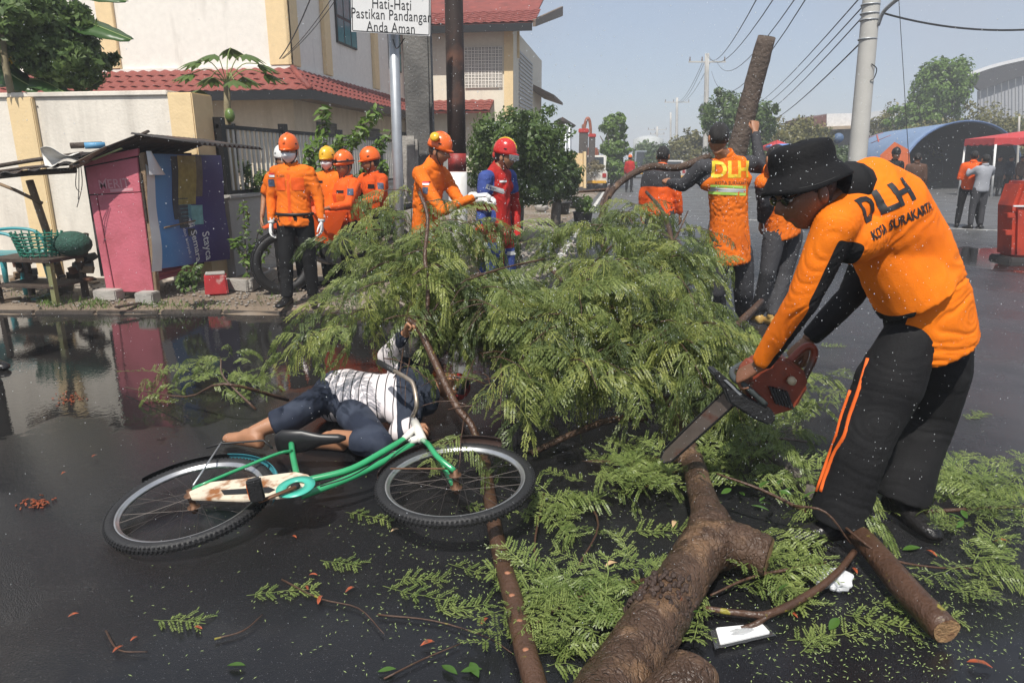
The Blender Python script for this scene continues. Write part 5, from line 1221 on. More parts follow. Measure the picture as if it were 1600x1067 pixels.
for i in range(K + 1):
    t = i / K; w = .018 * math.sin(PI * min(t * 1.02, 1)) ** .8 + .0006; z = .012 * math.sin(t * 2.6); vs += [V(t * .1, -w, z + .004), V(t * .1, 0, z), V(t * .1, w, z + .004)]
b.raw(vs, [f for i in range(K) for f in ((i * 3, i * 3 + 1, i * 3 + 4, i * 3 + 3), (i * 3 + 1, i * 3 + 2, i * 3 + 5, i * 3 + 4))])
BROAD = b.mesh('broad_leaf', leaf_mat('glossy_leaf', (.045, .105, .018), (.10, .20, .04), .3, .25), True); BROADV = (np.array(b.v, np.float32), np.array(b.f, np.int32))
heap('pile of cut feathery leaves left of the trunk at the bottom of the picture', [(850, 930), (900, 920), (940, 960), (880, 970), (920, 1010), (870, 1030), (980, 920), (830, 945), (960, 990), (850, 1060)], 54, 22, .09, [([G(1010, 905, .06), G(900, 935, .05), G(820, 985, .02)], [.008, .004])], seed=1)
heap('cut leaves strewn right of the trunk stub beneath the boot', [(1130, 900), (1180, 910), (1230, 900), (1250, 930), (1160, 930), (1120, 925), (1260, 890), (1290, 870), (1100, 965)], 32, 22, .08, [([G(1290, 880, .06), G(1180, 900, .05), G(1110, 930, .03)], [.007, .004])], seed=2, glossy=5)
heap('leafy bough lying behind the operator, on the right edge of the road', [(1470, 790), (1510, 790), (1550, 785), (1590, 785), (1440, 800), (1500, 815), (1560, 810), (1480, 770)], 62, 22, .12, [([G(1440, 800, .06), G(1520, 795, .07), G(1620, 790, .05)], [.01, .006])], seed=3, glossy=6)
heap('green bough draped over the trunk fork in front of the chainsaw operator', [(1130, 750), (1170, 745), (1210, 760), (1180, 780), (1230, 790), (1140, 780), (1250, 770), (1110, 740)], 50, 22, .22, [([G(1260, 800, .12), G(1190, 765, .2), G(1120, 740, .22)], [.008, .004])], seed=4, glossy=14, flatp=.4)
heap('tuft of leaves beside the lopped limb near the chainsaw tip', [(1020, 760), (1040, 745), (1000, 770), (1055, 735), (960, 770), (975, 765)], 46, 18, .16, [([G(1060, 735, .1), G(1000, 765, .05)], [.006, .004])], seed=5, flatp=.55)
heap('leafy branch lying in the puddle left of the lying person', [(350, 590), (375, 605), (395, 618), (330, 610), (300, 625), (270, 628), (350, 625), (390, 635), (235, 628)], 46, 12, .22, [([G(450, 625, .06), G(350, 600, .28), G(290, 620, .1), G(195, 605, .03)], [.011, .004]), ([G(400, 640, .04), G(350, 590, .2), G(345, 560, .3)], [.008, .004])], seed=6, sc=.95, flatp=.25)
heap('sprig with a long stem reaching right of the sawn log', [(1530, 905), (1545, 915), (1560, 900), (1510, 890)], 12, 14, .05, [([G(1310, 815, .13), G(1380, 868, .1), G(1450, 885, .06), G(1520, 888, .03)], [.006, .003])], seed=7)
heap('feathery leaves hanging over the boot beside the trunk', [(1310, 830), (1320, 850), (1325, 862), (1300, 815)], 11, 10, .22, [([G(1240, 790, .2), G(1290, 800, .22), G(1330, 850, .1)], [.006, .003])], seed=8, flatp=.1)
heap('leafy tangle under the chainsaw', [(1150, 690), (1200, 690), (1240, 660), (1260, 640), (1230, 700), (1120, 700)], 60, 24, .3, [([G(1260, 690, .1), G(1180, 680, .2)], [.006, .003])], seed=9, flatp=.3)
heap('small leafy twig right of the bicycle front wheel', [(870, 790), (880, 810), (860, 800), (890, 830)], 18, 13, .08, [([G(850, 770, .04), G(835, 860, .03), G(860, 905, .02)], [.005, .003]), ([G(910, 770, .03), G(935, 820, .05), G(900, 890, .02)], [.005, .003])], seed=10)
# single sprigs one could pick up
sprigs = [(260, 968, 'pale sprig alone on the lower left asphalt'), (405, 930, 'sprig left of the fallen twig in the foreground'), (618, 915, 'pale sprig in the foreground, middle of the open asphalt'), (640, 905, 'sprig lying against another in the foreground asphalt'), (520, 875, 'tiny sprig below the bicycle pedal'), (560, 800, 'sprig between the two bicycle wheels'), (720, 880, 'sprig below the front wheel of the bicycle'), (700, 955, 'sprig left of the thin pole log'),
          (1270, 1020, 'sprig at the lower right of the white packet'), (1385, 940, 'sprig left of the sawn log end'), (1250, 1000, 'sprig just under the white packet'), (1340, 960, 'small sprig below the crumpled tissue'), (1420, 690, 'sprig on the open road right of the operator'), (1530, 655, 'pale sprig on the open road far right'), (1540, 750, 'small sprig above the right hand bough'), (1005, 830, 'small green sprig left of the trunk'), (1030, 880, 'sprig touching the left side of the trunk'), (740, 790, 'sprig inside the rim of the front wheel'), (955, 690, 'sprig beside the thin limb behind the front wheel'), (1300, 540, 'sprig on the wet road right of the chainsaw')]
for i, (px, py, lb) in enumerate(sprigs):
    o = mo('sprig', FL_ME[i % 4], None, mtx(G(px - 20, py, .008), rnd.uniform(-.6, .9), 0, 0, rnd.uniform(.8, 1.15))); tag(o, lb, 'sprig', 'loose sprigs on the asphalt')
# dry leaves
DRY = M('dry_orange_leaf', (.30, .065, .022), .55, var=.5, vs=45, col2=(.12, .045, .02), c2s=60, c2lo=.5, c2hi=.6); DRYT = M('dry_tan_leaf', (.48, .33, .18), .6, var=.2, vs=20)
def dry(px, py, mat, L, label, cat='leaf'):
    L *= .8
    b = MB(); K = 6; vs = []
    for i in range(K + 1):
        t = i / K; w = L * .15 * (1 + .5 * noise.noise(V(px, t * 3, py))) * math.sin(PI * min(t * 1.01, .999)) ** .7 + .0008; z = .010 + L * .12 * math.sin(t * 3); vs += [V((t - .5) * L, -w, z + w * .5), V((t - .5) * L, 0, z), V((t - .5) * L, w, z + w * .6)]
    b.raw(vs, [f for i in range(K) for f in ((i * 3, i * 3 + 1, i * 3 + 4, i * 3 + 3), (i * 3 + 1, i * 3 + 2, i * 3 + 5, i * 3 + 4))]); b = xf(b, mtx(G(px, py, .002), rnd.uniform(0, 6.3)))
    o = b.build('dry_leaf', mat, None, smooth=True); tag(o, label, cat, 'dry leaves on the asphalt')
for px, py, mt, L, lb in ((1053, 822, DRYT, .07, 'tan leaf left of the trunk fork'), (955, 886, DRYT, .075, 'tan leaf lower left of the trunk'), (617, 832, DRYT, .045, 'round tan leaf below the front wheel'), (975, 701, DRYT, .06, 'tan leaf behind the chainsaw tip'), (668, 1010, DRY, .06, 'torn red leaf left of the pole log at the bottom'), (757, 975, DRY, .055, 'red leaf touching the pole log'), (547, 925, DRY, .05, 'brown leaf standing on the twig in the foreground'),
                          (500, 941, DRY, .06, 'orange leaf lying beside the foreground twig'), (480, 922, DRY, .035, 'small curled orange leaf in the foreground'), (490, 902, DRY, .04, 'narrow orange leaf above the foreground twig'), (1530, 1043, DRY, .085, 'long orange strip at the lower right'), (1455, 868, DRY, .06, 'red leaf right of the sawn log'), (1565, 850, DRY, .08, 'red strip at the right edge'), (1335, 895, DRY, .05, 'red leaf by the crumpled tissue'), (1240, 965, DRY, .04, 'red leaf above the white packet'),
                          (115, 965, DRY, .04, 'curled orange leaf alone at the lower left'), (210, 1002, DRY, .03, 'tiny orange leaf at the lower left'), (185, 1018, DRY, .045, 'orange leaf at the end of a dark twig lower left'), (310, 985, DRY, .04, 'orange leaf right of the pale sprig'), (460, 842, DRY, .035, 'orange leaf under the bicycle pedal'), (100, 742, DRY, .035, 'orange leaf on the road left of the rear wheel'), (148, 715, DRY, .04, 'orange leaf near the puddle rim'), (700, 815, DRYT, .05, 'tan leaf inside the front wheel near its lower rim'), (1245, 915, DRY, .04, 'orange scrap right of the trunk stub')):
    dry(px, py, mt, L, lb)
for k, (px, py) in enumerate(((55, 785), (110, 622))):
    b = MB()
    for i in range(46): p = G(px + rnd.gauss(0, 14), py + rnd.gauss(0, 4), .006); b.box(p, (.014, .005, .004), Matrix.Rotation(rnd.uniform(0, 6.3), 3, 'Z') @ Matrix.Rotation(rnd.uniform(-.5, .5), 3, 'Y'))
    tag(b.build('petal_litter', DRY), ('scatter of red petals on the road at the left edge', 'scatter of red petals in the puddle')[k], 'petals', None, 'stuff')
# twigs
for px, lb, pts in ((0, 'dark twig lying in the foreground asphalt', [(440, 905), (500, 935), (560, 950), (600, 990)]), (0, 'thin reddish twig left of the pole log', [(590, 960), (680, 970), (760, 995), (800, 1020)]), (0, 'short dark twig at the lower left', [(165, 985), (185, 1015), (230, 1018)]), (0, 'thin twig between sprigs at the lower left', [(335, 998), (380, 985), (410, 960)]), (0, 'bent twig at the bottom of the picture', [(600, 1060), (660, 1030), (720, 1005)])):
    b = MB(); b.tube(spline([G(x, y, .012) for x, y in pts], 4), [.0032, .0016], 6, noise_amp=.2); tag(b.build('twig', BARK2, None, smooth=True), lb, 'twig')
for i, (px, py, lb) in enumerate(((355, 1040, 'pair of green leaves at the bottom left'), (590, 1050, 'green leaf at the bottom edge left of the pole log'), (735, 1035, 'broad green leaf beside the bent twig'), (720, 1050, 'broad green leaf at the very bottom left of the pole log'), (1295, 985, 'long green leaf near the white packet'), (1410, 860, 'broad green leaf right of the sawn log'), (690, 1040, 'narrow green leaf left of the bent twig'))):
    o = mo('green_leaf', BROAD, None, mtx(G(px, py, .008), rnd.uniform(-1, 1), 0, rnd.uniform(-.2, .2), rnd.uniform(.5, .8))); tag(o, lb, 'leaf')
# tiny leaflets washed over the asphalt
vs = []; qs = []
for i in range(2300):
    z = rnd.random()
    if z < .45: px, py = rnd.gauss(1390, 130), rnd.gauss(975, 60)
    elif z < .7: px, py = rnd.gauss(720, 120), rnd.gauss(900, 70)
    elif z < .85: px, py = rnd.gauss(1000, 160), rnd.gauss(830, 60)
    else: px, py = rnd.uniform(200, 1600), rnd.uniform(700, 1066)
    if py > 1080 or py < 600: continue
    p = G(px, py, .006); a = rnd.uniform(0, PI); u = V(math.cos(a), math.sin(a), rnd.uniform(-.2, .2)); w = V(-math.sin(a), math.cos(a), 0); l = rnd.uniform(.004, .008)
    n = len(vs); vs += [p - u * l, p - w * .0016 + V(0, 0, .001), p + u * l, p + w * .0016 + V(0, 0, .001)]; qs.append((n, n + 1, n + 2, n + 3))
o = mo('leaflet_litter', fast_mesh('leaflet_litter', [tuple(v) for v in vs], qs, [leaf_mat('pale_leaflet', (.22, .30, .10), (.36, .45, .18), .1)])); tag(o, 'tiny pale leaflets scattered over the wet asphalt', 'leaves', None, 'stuff')

# ------------------------------------------------------------------ loose logs
e = empty('pole_log', G(800, 950), 'long thin brown pole log passing under the bicycle front wheel', 'log')
wood(e, [G(848, 1100, .045), G(828, 1040, .045), G(800, 930, .045), G(778, 850, .04), G(765, 775, .04), G(757, 715, .04)], [.034, .036, .034, .03, .028], 'shaft', BARK2, 14, .07, [-1], 6)
for px, py in ((800, 930), (812, 970), (822, 1015), (793, 895)):
    b = MB(); b.ball(G(px, py, .077), (.012, .010, .005), 8, 5); b.build('knot', M('knot', (.30, .13, .07), .6), e, smooth=True)
e = empty('sawn_log', G(1400, 900), 'brown sawn log with pale cut end beside the boot', 'log')
wood(e, [G(1318, 812, .09), G(1360, 855, .08), G(1420, 925, .07), G(1478, 985, .06)], [.040, .044, .047, .047], 'shaft', BARK2, 16, .07, [-1], 6)
e = empty('front_log', P(1060, 1100, 1.45), 'rounded brown log end at the bottom edge lying on the trunk', 'log')
wood(e, [P(960, 1330, 1.2), P(1035, 1130, 1.42), P(1072, 1072, 1.50), P(1085, 1042, 1.55), P(1090, 1030, 1.565)], [.085, .085, .082, .066, .03], 'shaft', BARK, 20, .06, None, 7)
e = empty('bare_branch', G(1200, 960), 'thin bare branch lying between the packet and the crumpled tissue', 'branch')
wood(e, [G(1100, 950, .05), G(1160, 958, .05), G(1205, 958, .05), G(1270, 925, .06), G(1308, 895, .07), G(1335, 862, .08)], [.009, .014, .012], 'limb', BARK2, 9, .1, None, 5)
wood(e, [G(1205, 958, .05), G(1180, 975, .03), G(1158, 982, .02)], [.011, .008], 'limb', BARK2, 8, .1)
e = empty('leaning_log', P(1150, 300, 7.2), 'thick sawn log raised against the sky by the workers', 'log')
wood(e, [P(1112, 400, 7.25), P(1138, 290, 7.2), P(1160, 205, 7.15), P(1176, 140, 7.1), P(1198, 58, 7.05)], [.105, .10, .095, .092, .086], 'shaft', M('grey_brown_bark', (.10, .075, .06), .85, var=.35, vs=7, bump=.9, bs=30), 18, .08, [-1], 7)
e = empty('lopped_limb', G(1250, 760), 'grey limb lying behind the operator\'s leg among leaves', 'log')
wood(e, [G(1200, 700, .12), G(1240, 740, .1), G(1285, 790, .09)], [.035, .032], 'shaft', BARK_G, 10, .1)

# ------------------------------------------------------------------ standing trees and shrubs
def crown_pts(c, rad, nclump, nleaf, r, clump=.28):
    pts = []; nr = []
    for i in range(nclump):
        d = r.normal(size=3); d /= np.linalg.norm(d); d[2] = d[2] * .9 + .1; k = r.uniform(.45, 1.0) ** .6
        cc = c + d * k * rad * (1 + .15 * r.normal()); m = nleaf // nclump
        o = r.normal(size=(m, 3)); o /= np.linalg.norm(o, axis=1)[:, None]; o *= (r.random(m) ** .5)[:, None]
        pts.append(cc + o * rad * clump * r.uniform(.7, 1.3)); nr.append(o * .6 + d * .4)
    m = int(nleaf * .4); o = r.normal(size=(m, 3)); o /= np.linalg.norm(o, axis=1)[:, None]; pts.append(c + o * (r.random(m) ** .4)[:, None] * rad * .98); nr.append(o)
    return np.concatenate(pts), np.concatenate(nr)
def leaves_mesh(name, pts, nr, size, mat, r, asp=.5):
    n = len(pts); a = r.normal(size=(n, 3)); nn = nr + r.normal(size=(n, 3)) * .45; nn /= np.linalg.norm(nn, axis=1)[:, None] + 1e-9
    u = a - nn * (a * nn).sum(1)[:, None]; u /= np.linalg.norm(u, axis=1)[:, None] + 1e-9; w = np.cross(nn, u); s = size * r.uniform(.6, 1.4, n)[:, None]
    v = np.stack([pts - u * s, pts - w * s * asp + nn * s * .12, pts + u * s, pts + w * s * asp + nn * s * .12], 1).reshape(-1, 3)
    q = np.arange(n * 4).reshape(-1, 4); return fast_mesh(name, v, q, [mat])
def tree(label, px, py_top, py_bot, wpx, d, mat, n=3500, leaf=None, name='tree', base_z=0.0, lobes=None, group=None, trunk_r=.12, nclump=40, seed=0, cat='tree', clump=.30, lean=0):
    r = np.random.default_rng(seed + 100); top = P(px, py_top, d); bot = P(px, py_bot, d); base = V(bot.x, bot.y, base_z)
    e = empty(name, base, label, cat, group); hw = wpx / 2 * mpp(d); leaf = (leaf or max(.05, d * .0035)) * .85
    rad = np.array([hw, hw, (top.z - bot.z) / 2]); c = np.array([(top.x + bot.x) / 2, (top.y + bot.y) / 2, (top.z + bot.z) / 2])
    P_, N_ = [], []
    for (ox, oz, sx, sz, fr) in (lobes or [(0, 0, 1, 1, 1)]):
        p_, n_ = crown_pts(c + np.array([ox * rad[0], 0, oz * rad[2]]), rad * np.array([sx, sx, sz]) * .92, max(10, int(nclump * fr * 2.2)), int(n * fr * 1.5), r, clump * .8); P_.append(p_); N_.append(n_)
    p_ = np.concatenate(P_); n_ = np.concatenate(N_); keep = p_[:, 2] > base_z + .05; me = leaves_mesh('crown', p_[keep], n_[keep], leaf, mat, r)
    tag(mo('crown', me, e), kind='stuff')
    ctr = V(*c); b = MB(); b.tube(spline([base, base.lerp(ctr, .6) + V(.05, .05, 0) * hw, ctr], 4), [trunk_r, trunk_r * .5], 8, noise_amp=.1); b.build('trunk', BARK_G, e, smooth=True)
    for k in range(5):
        a = k * 1.256 + seed; b = MB(); s_ = base.lerp(ctr, rnd.uniform(.55, .9)); b.tube(spline([s_, s_ + V(math.cos(a) * hw * .35, math.sin(a) * hw * .35, rad[2] * .25), s_ + V(math.cos(a) * hw * .65, math.sin(a) * hw * .65, rad[2] * .55)], 3), [trunk_r * .4, trunk_r * .12], 6); b.build('limb', BARK_G, e, smooth=True)
    return e
tree('large round green bush behind the firefighter in red and blue', 806, 162, 322, 165, 12.5, LEAF, 9000, .05, 'bush', .05, seed=1, cat='bush', nclump=70, clump=.24, lobes=[(0, .1, 1, .9, .7), (-.1, -.6, .8, .5, .3)])
tree('lower leafy shrub on the verge right of the big bush', 868, 238, 320, 80, 15.5, LEAF_D, 5000, .055, 'bush', .05, seed=2, cat='bush', nclump=50, clump=.25)
tree('tall layered green tree beyond the parked pickup', 958, 178, 285, 62, 40, LEAF_B, 5000, .12, seed=3, lobes=[(0, .62, .62, .42, .3), (.05, .0, .75, .4, .3), (0, -.6, 1.05, .5, .4)], trunk_r=.2, nclump=46, clump=.3)
tree('pale tree on the left of the far water tank', 1008, 222, 270, 40, 75, LEAF, 2200, .2, seed=4)
tree('round dark tree up the street behind the dark haired worker', 1030, 225, 275, 48, 60, LEAF_D, 2600, .17, seed=5)
tree('yellowish tree up the street left of the DLH worker', 1078, 208, 275, 68, 55, LEAF_Y, 3200, .16, seed=6)
tree('grey green tree behind the raised log', 1152, 135, 275, 118, 38, LEAF, 5200, .12, seed=7, trunk_r=.22, nclump=50, clump=.25, lobes=[(-.3, .3, .7, .7, .4), (.35, .15, .6, .75, .35), (0, -.5, .8, .5, .25)])
tree('low yellowish thicket behind the bucket hat', 1235, 185, 275, 120, 45, LEAF_Y, 4200, .14, seed=8, nclump=50)
tree('dark green low tree by the concrete pole, left side', 1305, 225, 290, 70, 38, LEAF_D, 3000, .12, seed=9)
tree('tall bright tree behind the blue tent', 1458, 88, 245, 120, 52, LEAF_B, 7000, .17, seed=10, trunk_r=.25, nclump=60, clump=.26, lobes=[(.1, .25, .75, .8, .6), (-.35, -.4, .75, .5, .4)])
tree('olive thicket behind the tent on the right', 1540, 165, 290, 160, 50, LEAF_Y, 6000, .15, seed=11, nclump=70, lobes=[(0, 0, 1, 1, .6), (-.9, .1, .7, .7, .4)])
tree('olive scrub at the foot of the tall bright tree', 1400, 160, 290, 90, 54, LEAF_Y, 3500, .16, seed=12)
tree('dark scrub under the warehouse wall at the right edge', 1620, 160, 290, 120, 50, LEAF_D, 3500, .16, seed=13)
# leafy tree and banana plants behind the boundary wall
tree('dense leafy tree over the boundary wall at the left edge', 70, -40, 160, 210, 9.2, LEAF, 9000, .055, seed=14, trunk_r=.07, nclump=70, clump=.22, lobes=[(-.2, .2, .9, .8, .55), (.3, -.35, .55, .55, .45)])
def banana_leaf(e, pts, w):
    sp = spline([P(x, y, d) for x, y, d in pts], 6); K = len(sp); b = MB(); vs = []
    for i, p in enumerate(sp):
        t = i / (K - 1); t_ = (sp[min(i + 1, K - 1)] - sp[max(i - 1, 0)]).normalized(); s_ = t_.cross(V(0, -.5, 1)).normalized(); ww = w * (math.sin(PI * min(.08 + t * .9, 1)) ** .55) * (1 + .08 * math.sin(i * 2.3)); vs += [p + s_ * ww + V(0, 0, -.25 * ww), p, p - s_ * ww + V(0, 0, -.25 * ww)]
    b.raw(vs, [f for i in range(K - 1) for f in ((i * 3, i * 3 + 1, i * 3 + 4, i * 3 + 3), (i * 3 + 1, i * 3 + 2, i * 3 + 5, i * 3 + 4))]); lf = b.build('leaf', BANANA, e, smooth=True, solid=.004)
    r_ = MB(); r_.tube(sp, [.012, .004], 6); r_.build('midrib', M('midrib', (.25, .30, .10), .5), lf)
BANANA = leaf_mat('banana_leaf', (.05, .115, .03), (.075, .15, .04), .35, .35)
bp_ = P(20, 155, 9.6); e = empty('banana_plant', V(bp_.x, bp_.y, 0), 'banana plant with long broad leaves over the boundary wall', 'plant')
b = MB(); b.tube([V(bp_.x, bp_.y, 0), P(10, 60, 9.6)], [.1, .07], 10); b.build('stem', M('banana_stem', (.22, .24, .09), .6), e, smooth=True)
banana_leaf(e, [(20, 20, 9.5), (90, 22, 9.3), (150, 40, 9.1), (205, 62, 9.0)], .20); banana_leaf(e, [(60, -40, 9.5), (130, -14, 9.3), (198, 2, 9.2)], .14); banana_leaf(e, [(-10, 90, 9.3), (20, 118, 9.0), (60, 142, 8.9)], .16); banana_leaf(e, [(0, 130, 9.2), (60, 125, 9.0), (110, 150, 8.8)], .14)
def papaya(label, px_s, path, tips, d, sc, fruit=True, yellow=False):
    sp = [P(x, y, d) for x, y in path]; base = V(sp[0].x, sp[0].y, 0); e = empty('papaya_tree', base, label, 'tree')
    b = MB(); b.tube([base] + sp, [.05 * sc] + [.045 * sc - .012 * sc * i / len(sp) for i in range(len(sp))], 10, noise_amp=.06); b.build('trunk', M('papaya_bark', (.24, .20, .12), .8, var=.2, vs=16, bump=.4, bs=60), e, smooth=True)
    top = sp[-1]
    for k, (tx, ty) in enumerate(tips):
        tp = P(tx, ty, d + rnd.uniform(-.3, .3)); mid = top.lerp(tp, .5) + V(0, 0, .10 * sc); s_ = MB(); s_.tube(spline([top, mid, tp], 4), .006 * sc, 5); lf = s_.build('leaf', M('papaya_stalk', (.22, .28, .09), .5), e)
        ax = (tp - mid).normalized()
        for fan in range(7):                            # deeply lobed blade
            a = (fan - 3) * .42; dv = (V(ax.x, ax.y, 0).normalized() if V(ax.x, ax.y, 0).length > .01 else V(1, 0, 0)); dv = Matrix.Rotation(a, 3, 'Z') @ dv; L = .26 * sc * (1 - .08 * abs(fan - 3)); b = MB(); vs = []
            for i in range(6):
                t = i / 5; w = L * .22 * [.25, .7, 1, .8, .45, .03][i]; c = tp + dv * L * t + V(0, 0, -.35 * L * t * t - .3 * L * t * (.4 + .1 * abs(fan - 3))); sd_ = V(-dv.y, dv.x, 0); vs += [c + sd_ * w - V(0, 0, w * .3), c, c - sd_ * w - V(0, 0, w * .3)]
            b.raw(vs, [f for i in range(5) for f in ((i * 3, i * 3 + 1, i * 3 + 4, i * 3 + 3), (i * 3 + 1, i * 3 + 2, i * 3 + 5, i * 3 + 4))]); b.build('lobe', LEAF_Y2 if (yellow and k == 0) else LEAF, lf, smooth=True)
    if fruit:
        b = MB(); q = sp[-2]; b.ball(q + V(.05, -.05, -.12), (.06, .06, .085), 12, 8); b.build('fruit', M('green_papaya', (.12, .19, .05), .4), e, smooth=True)
    return e
LEAF_Y2 = leaf_mat('yellow_papaya_leaf', (.45, .30, .03), (.55, .40, .05), .3)
papaya('papaya tree with lobed leaves and a green fruit by the corner pillar', 355, [(356, 215), (355, 165), (354, 130)], [(310, 95), (300, 115), (335, 85), (360, 75), (385, 85), (405, 100), (415, 115), (365, 125), (330, 120), (312, 140), (380, 120)], 8.9, 1.0)
papaya('slender papaya trunk with a yellow leaf at the left edge', 12, [(18, 150), (8, 100), (2, 50)], [(25, 85), (-20, 60), (30, 50), (-15, 30), (15, 30)], 8.7, .9, False, True)
def leafy_stems(label, stems, d, leaf, n, mat, name='shrub', cat='shrub', seed=0, bz=.07):
    r = np.random.default_rng(seed + 300); e = empty(name, V(*(P(*stems[0][0], d).to_2d()), bz), label, cat); pts = []; nr = []
    for st in stems:
        sp = spline([P(x, y, d + rnd.uniform(-.15, .15)) for x, y in st], 6); b = MB(); b.tube(sp, [.012, .004], 6); b.build('stem', BARK_G, e)
        for i in range(n):
            t = r.random() ** .8 * (len(sp) - 1); k = int(min(t, len(sp) - 2)); p = np.array(sp[k].lerp(sp[k + 1], t - k)); o = r.normal(size=3); o /= np.linalg.norm(o); pts.append(p + o * leaf * 1.2); nr.append(o * .5 + np.array([0, -.3, .6]))
    tag(mo('foliage', leaves_mesh('foliage', np.array(pts), np.array(nr), leaf, mat, r, .36), e), kind='stuff'); return e
leafy_stems('tall shrub with long leafy shoots between the railing and the rescuers', [[(500, 400), (498, 300), (505, 170)], [(510, 400), (530, 260), (590, 172)], [(515, 400), (550, 300), (605, 210)], [(505, 400), (480, 290), (488, 225)], [(520, 400), (560, 320), (600, 260)], [(510, 350), (515, 280), (530, 220)]], 8.6, .06, 260, LEAF_B, seed=1)
leafy_stems('leafy weeds growing behind the railing near the corner pillar', [[(360, 320), (365, 270), (358, 235)], [(375, 320), (385, 275), (380, 255)], [(350, 320), (352, 280), (346, 262)], [(395, 320), (400, 290), (410, 270)]], 9.25, .045, 170, LEAF, seed=2, bz=1.0)
leafy_stems('upright seedling with paired leaves in the concrete planter', [[(386, 428), (383, 380), (379, 312)], [(386, 420), (372, 385), (366, 378)], [(386, 410), (398, 392), (402, 384)]], 7.5, .045, 60, LEAF_B, 'seedling', 'plant', 3)
leafy_stems('small leafy weed against the right side of the kiosk', [[(296, 452), (292, 435), (288, 420)], [(302, 452), (305, 430), (310, 415)], [(298, 452), (296, 440), (302, 422)], [(290, 455), (282, 440), (284, 430)]], 6.75, .03, 90, LEAF, 'weed', 'plant', 4)
leafy_stems('thin shrub with bare stems beside the masked rescuer\'s arm', [[(402, 420), (400, 380), (410, 345)], [(404, 420), (415, 395), (418, 380)], [(400, 415), (392, 400), (396, 390)]], 7.6, .035, 28, LEAF_B, 'seedling', 'plant', 5)
leafy_stems('wispy shrub at the foot of the big bush', [[(845, 315), (842, 290), (838, 270)], [(850, 315), (862, 290), (870, 268)], [(835, 318), (826, 295), (822, 276)], [(855, 318), (856, 300), (850, 280)]], 13, .07, 130, LEAF, seed=6)
# grass tufts on the verge
vs = []; qs = []
for (px, py, n, sx, sy) in ((80, 473, 160, 12, 4), (140, 476, 190, 18, 4), (255, 478, 130, 30, 4), (60, 462, 60, 20, 5), (840, 345, 120, 30, 14), (870, 330, 150, 26, 8), (430, 470, 60, 20, 5), (320, 478, 60, 30, 4), (820, 385, 80, 20, 10), (400, 445, 40, 30, 4)):
    for i in range(n):
        p = G(rnd.gauss(px, sx), rnd.gauss(py, sy), .072); a = rnd.uniform(0, 6.3); h = rnd.uniform(.02, .07); u = V(math.cos(a), math.sin(a), 0); k = len(vs); vs += [p - u * .004, p + u * .004, p + V(math.cos(a + 1) * h * .6, math.sin(a + 1) * h * .6, h), p + V(math.cos(a + 1) * h * .55, math.sin(a + 1) * h * .55, h)]; qs.append((k, k + 1, k + 2, k + 3))
tag(mo('grass', fast_mesh('grass', [tuple(v) for v in vs], qs, [LEAF_B])), 'short green grass tufts on the dirt verge', 'grass', None, 'stuff')
# rubble and pebbles on the verge
b = MB()
for i in range(900):
    px, py = (rnd.uniform(0, 560), rnd.uniform(440, 479)) if i < 620 else (rnd.uniform(800, 900), rnd.uniform(320, 440))
    p = G(px, py, .075)
    if p.x > -1.9 and p.y < 14 and i < 620: continue
    s = rnd.uniform(.006, .022) * (1 if i < 620 else 1.8); b.ball(p, (s, s * rnd.uniform(.6, 1), s * .6), 6, 4, Matrix.Rotation(rnd.uniform(0, 3), 3, 'Z'))
tag(b.build('gravel', M('pebbles', (.26, .23, .2), .85, var=.4, vs=3), None, smooth=False, fix=False), 'loose pebbles and rubble on the dirt verge', 'gravel', None, 'stuff')
# ------------------------------------------------------------------ bicycle lying on its left side
RUB = M('tyre_rubber', (.016, .016, .017), .55, var=.2, vs=20, bump=.3, bs=120); CHROME = M('dull_chrome', (.55, .55, .55), .3, metal=.85, var=.15, vs=20)
GREEN = M('green_frame_paint', (.030, .30, .12), .3, var=.15, vs=14, coat=.3, col2=(.10, .07, .05), c2s=22, c2lo=.70, c2hi=.74); CREAMP = M('rusty_cream_paint', (.62, .54, .42), .5, var=.15, vs=10, col2=(.26, .10, .03), c2s=13, c2lo=.52, c2hi=.64)
TEALP = M('teal_plastic', (.06, .42, .32), .35, var=.1); WHITEP = M('white_lug_paint', (.68, .66, .6), .4, var=.15, vs=20); RUST = M('rusty_steel', (.15, .075, .04), .6, metal=.4, var=.4, vs=20)
Rc, Fc = G(300, 783, .10), G(712, 752, .19); bf = (Fc - Rc).normalized(); br_ = V(-.03, -.11, 1); br_ = (br_ - bf * br_.dot(bf)).normalized(); bu = br_.cross(bf)
bike = empty('bicycle', G(480, 800), 'old green city bicycle lying on its side on the wet road', 'bicycle')
def bp(px, py, c=0.0, org=Rc):
    r = ray(px, py); o = org + br_ * c; return _C + r * ((o - _C).dot(br_) / r.dot(br_))
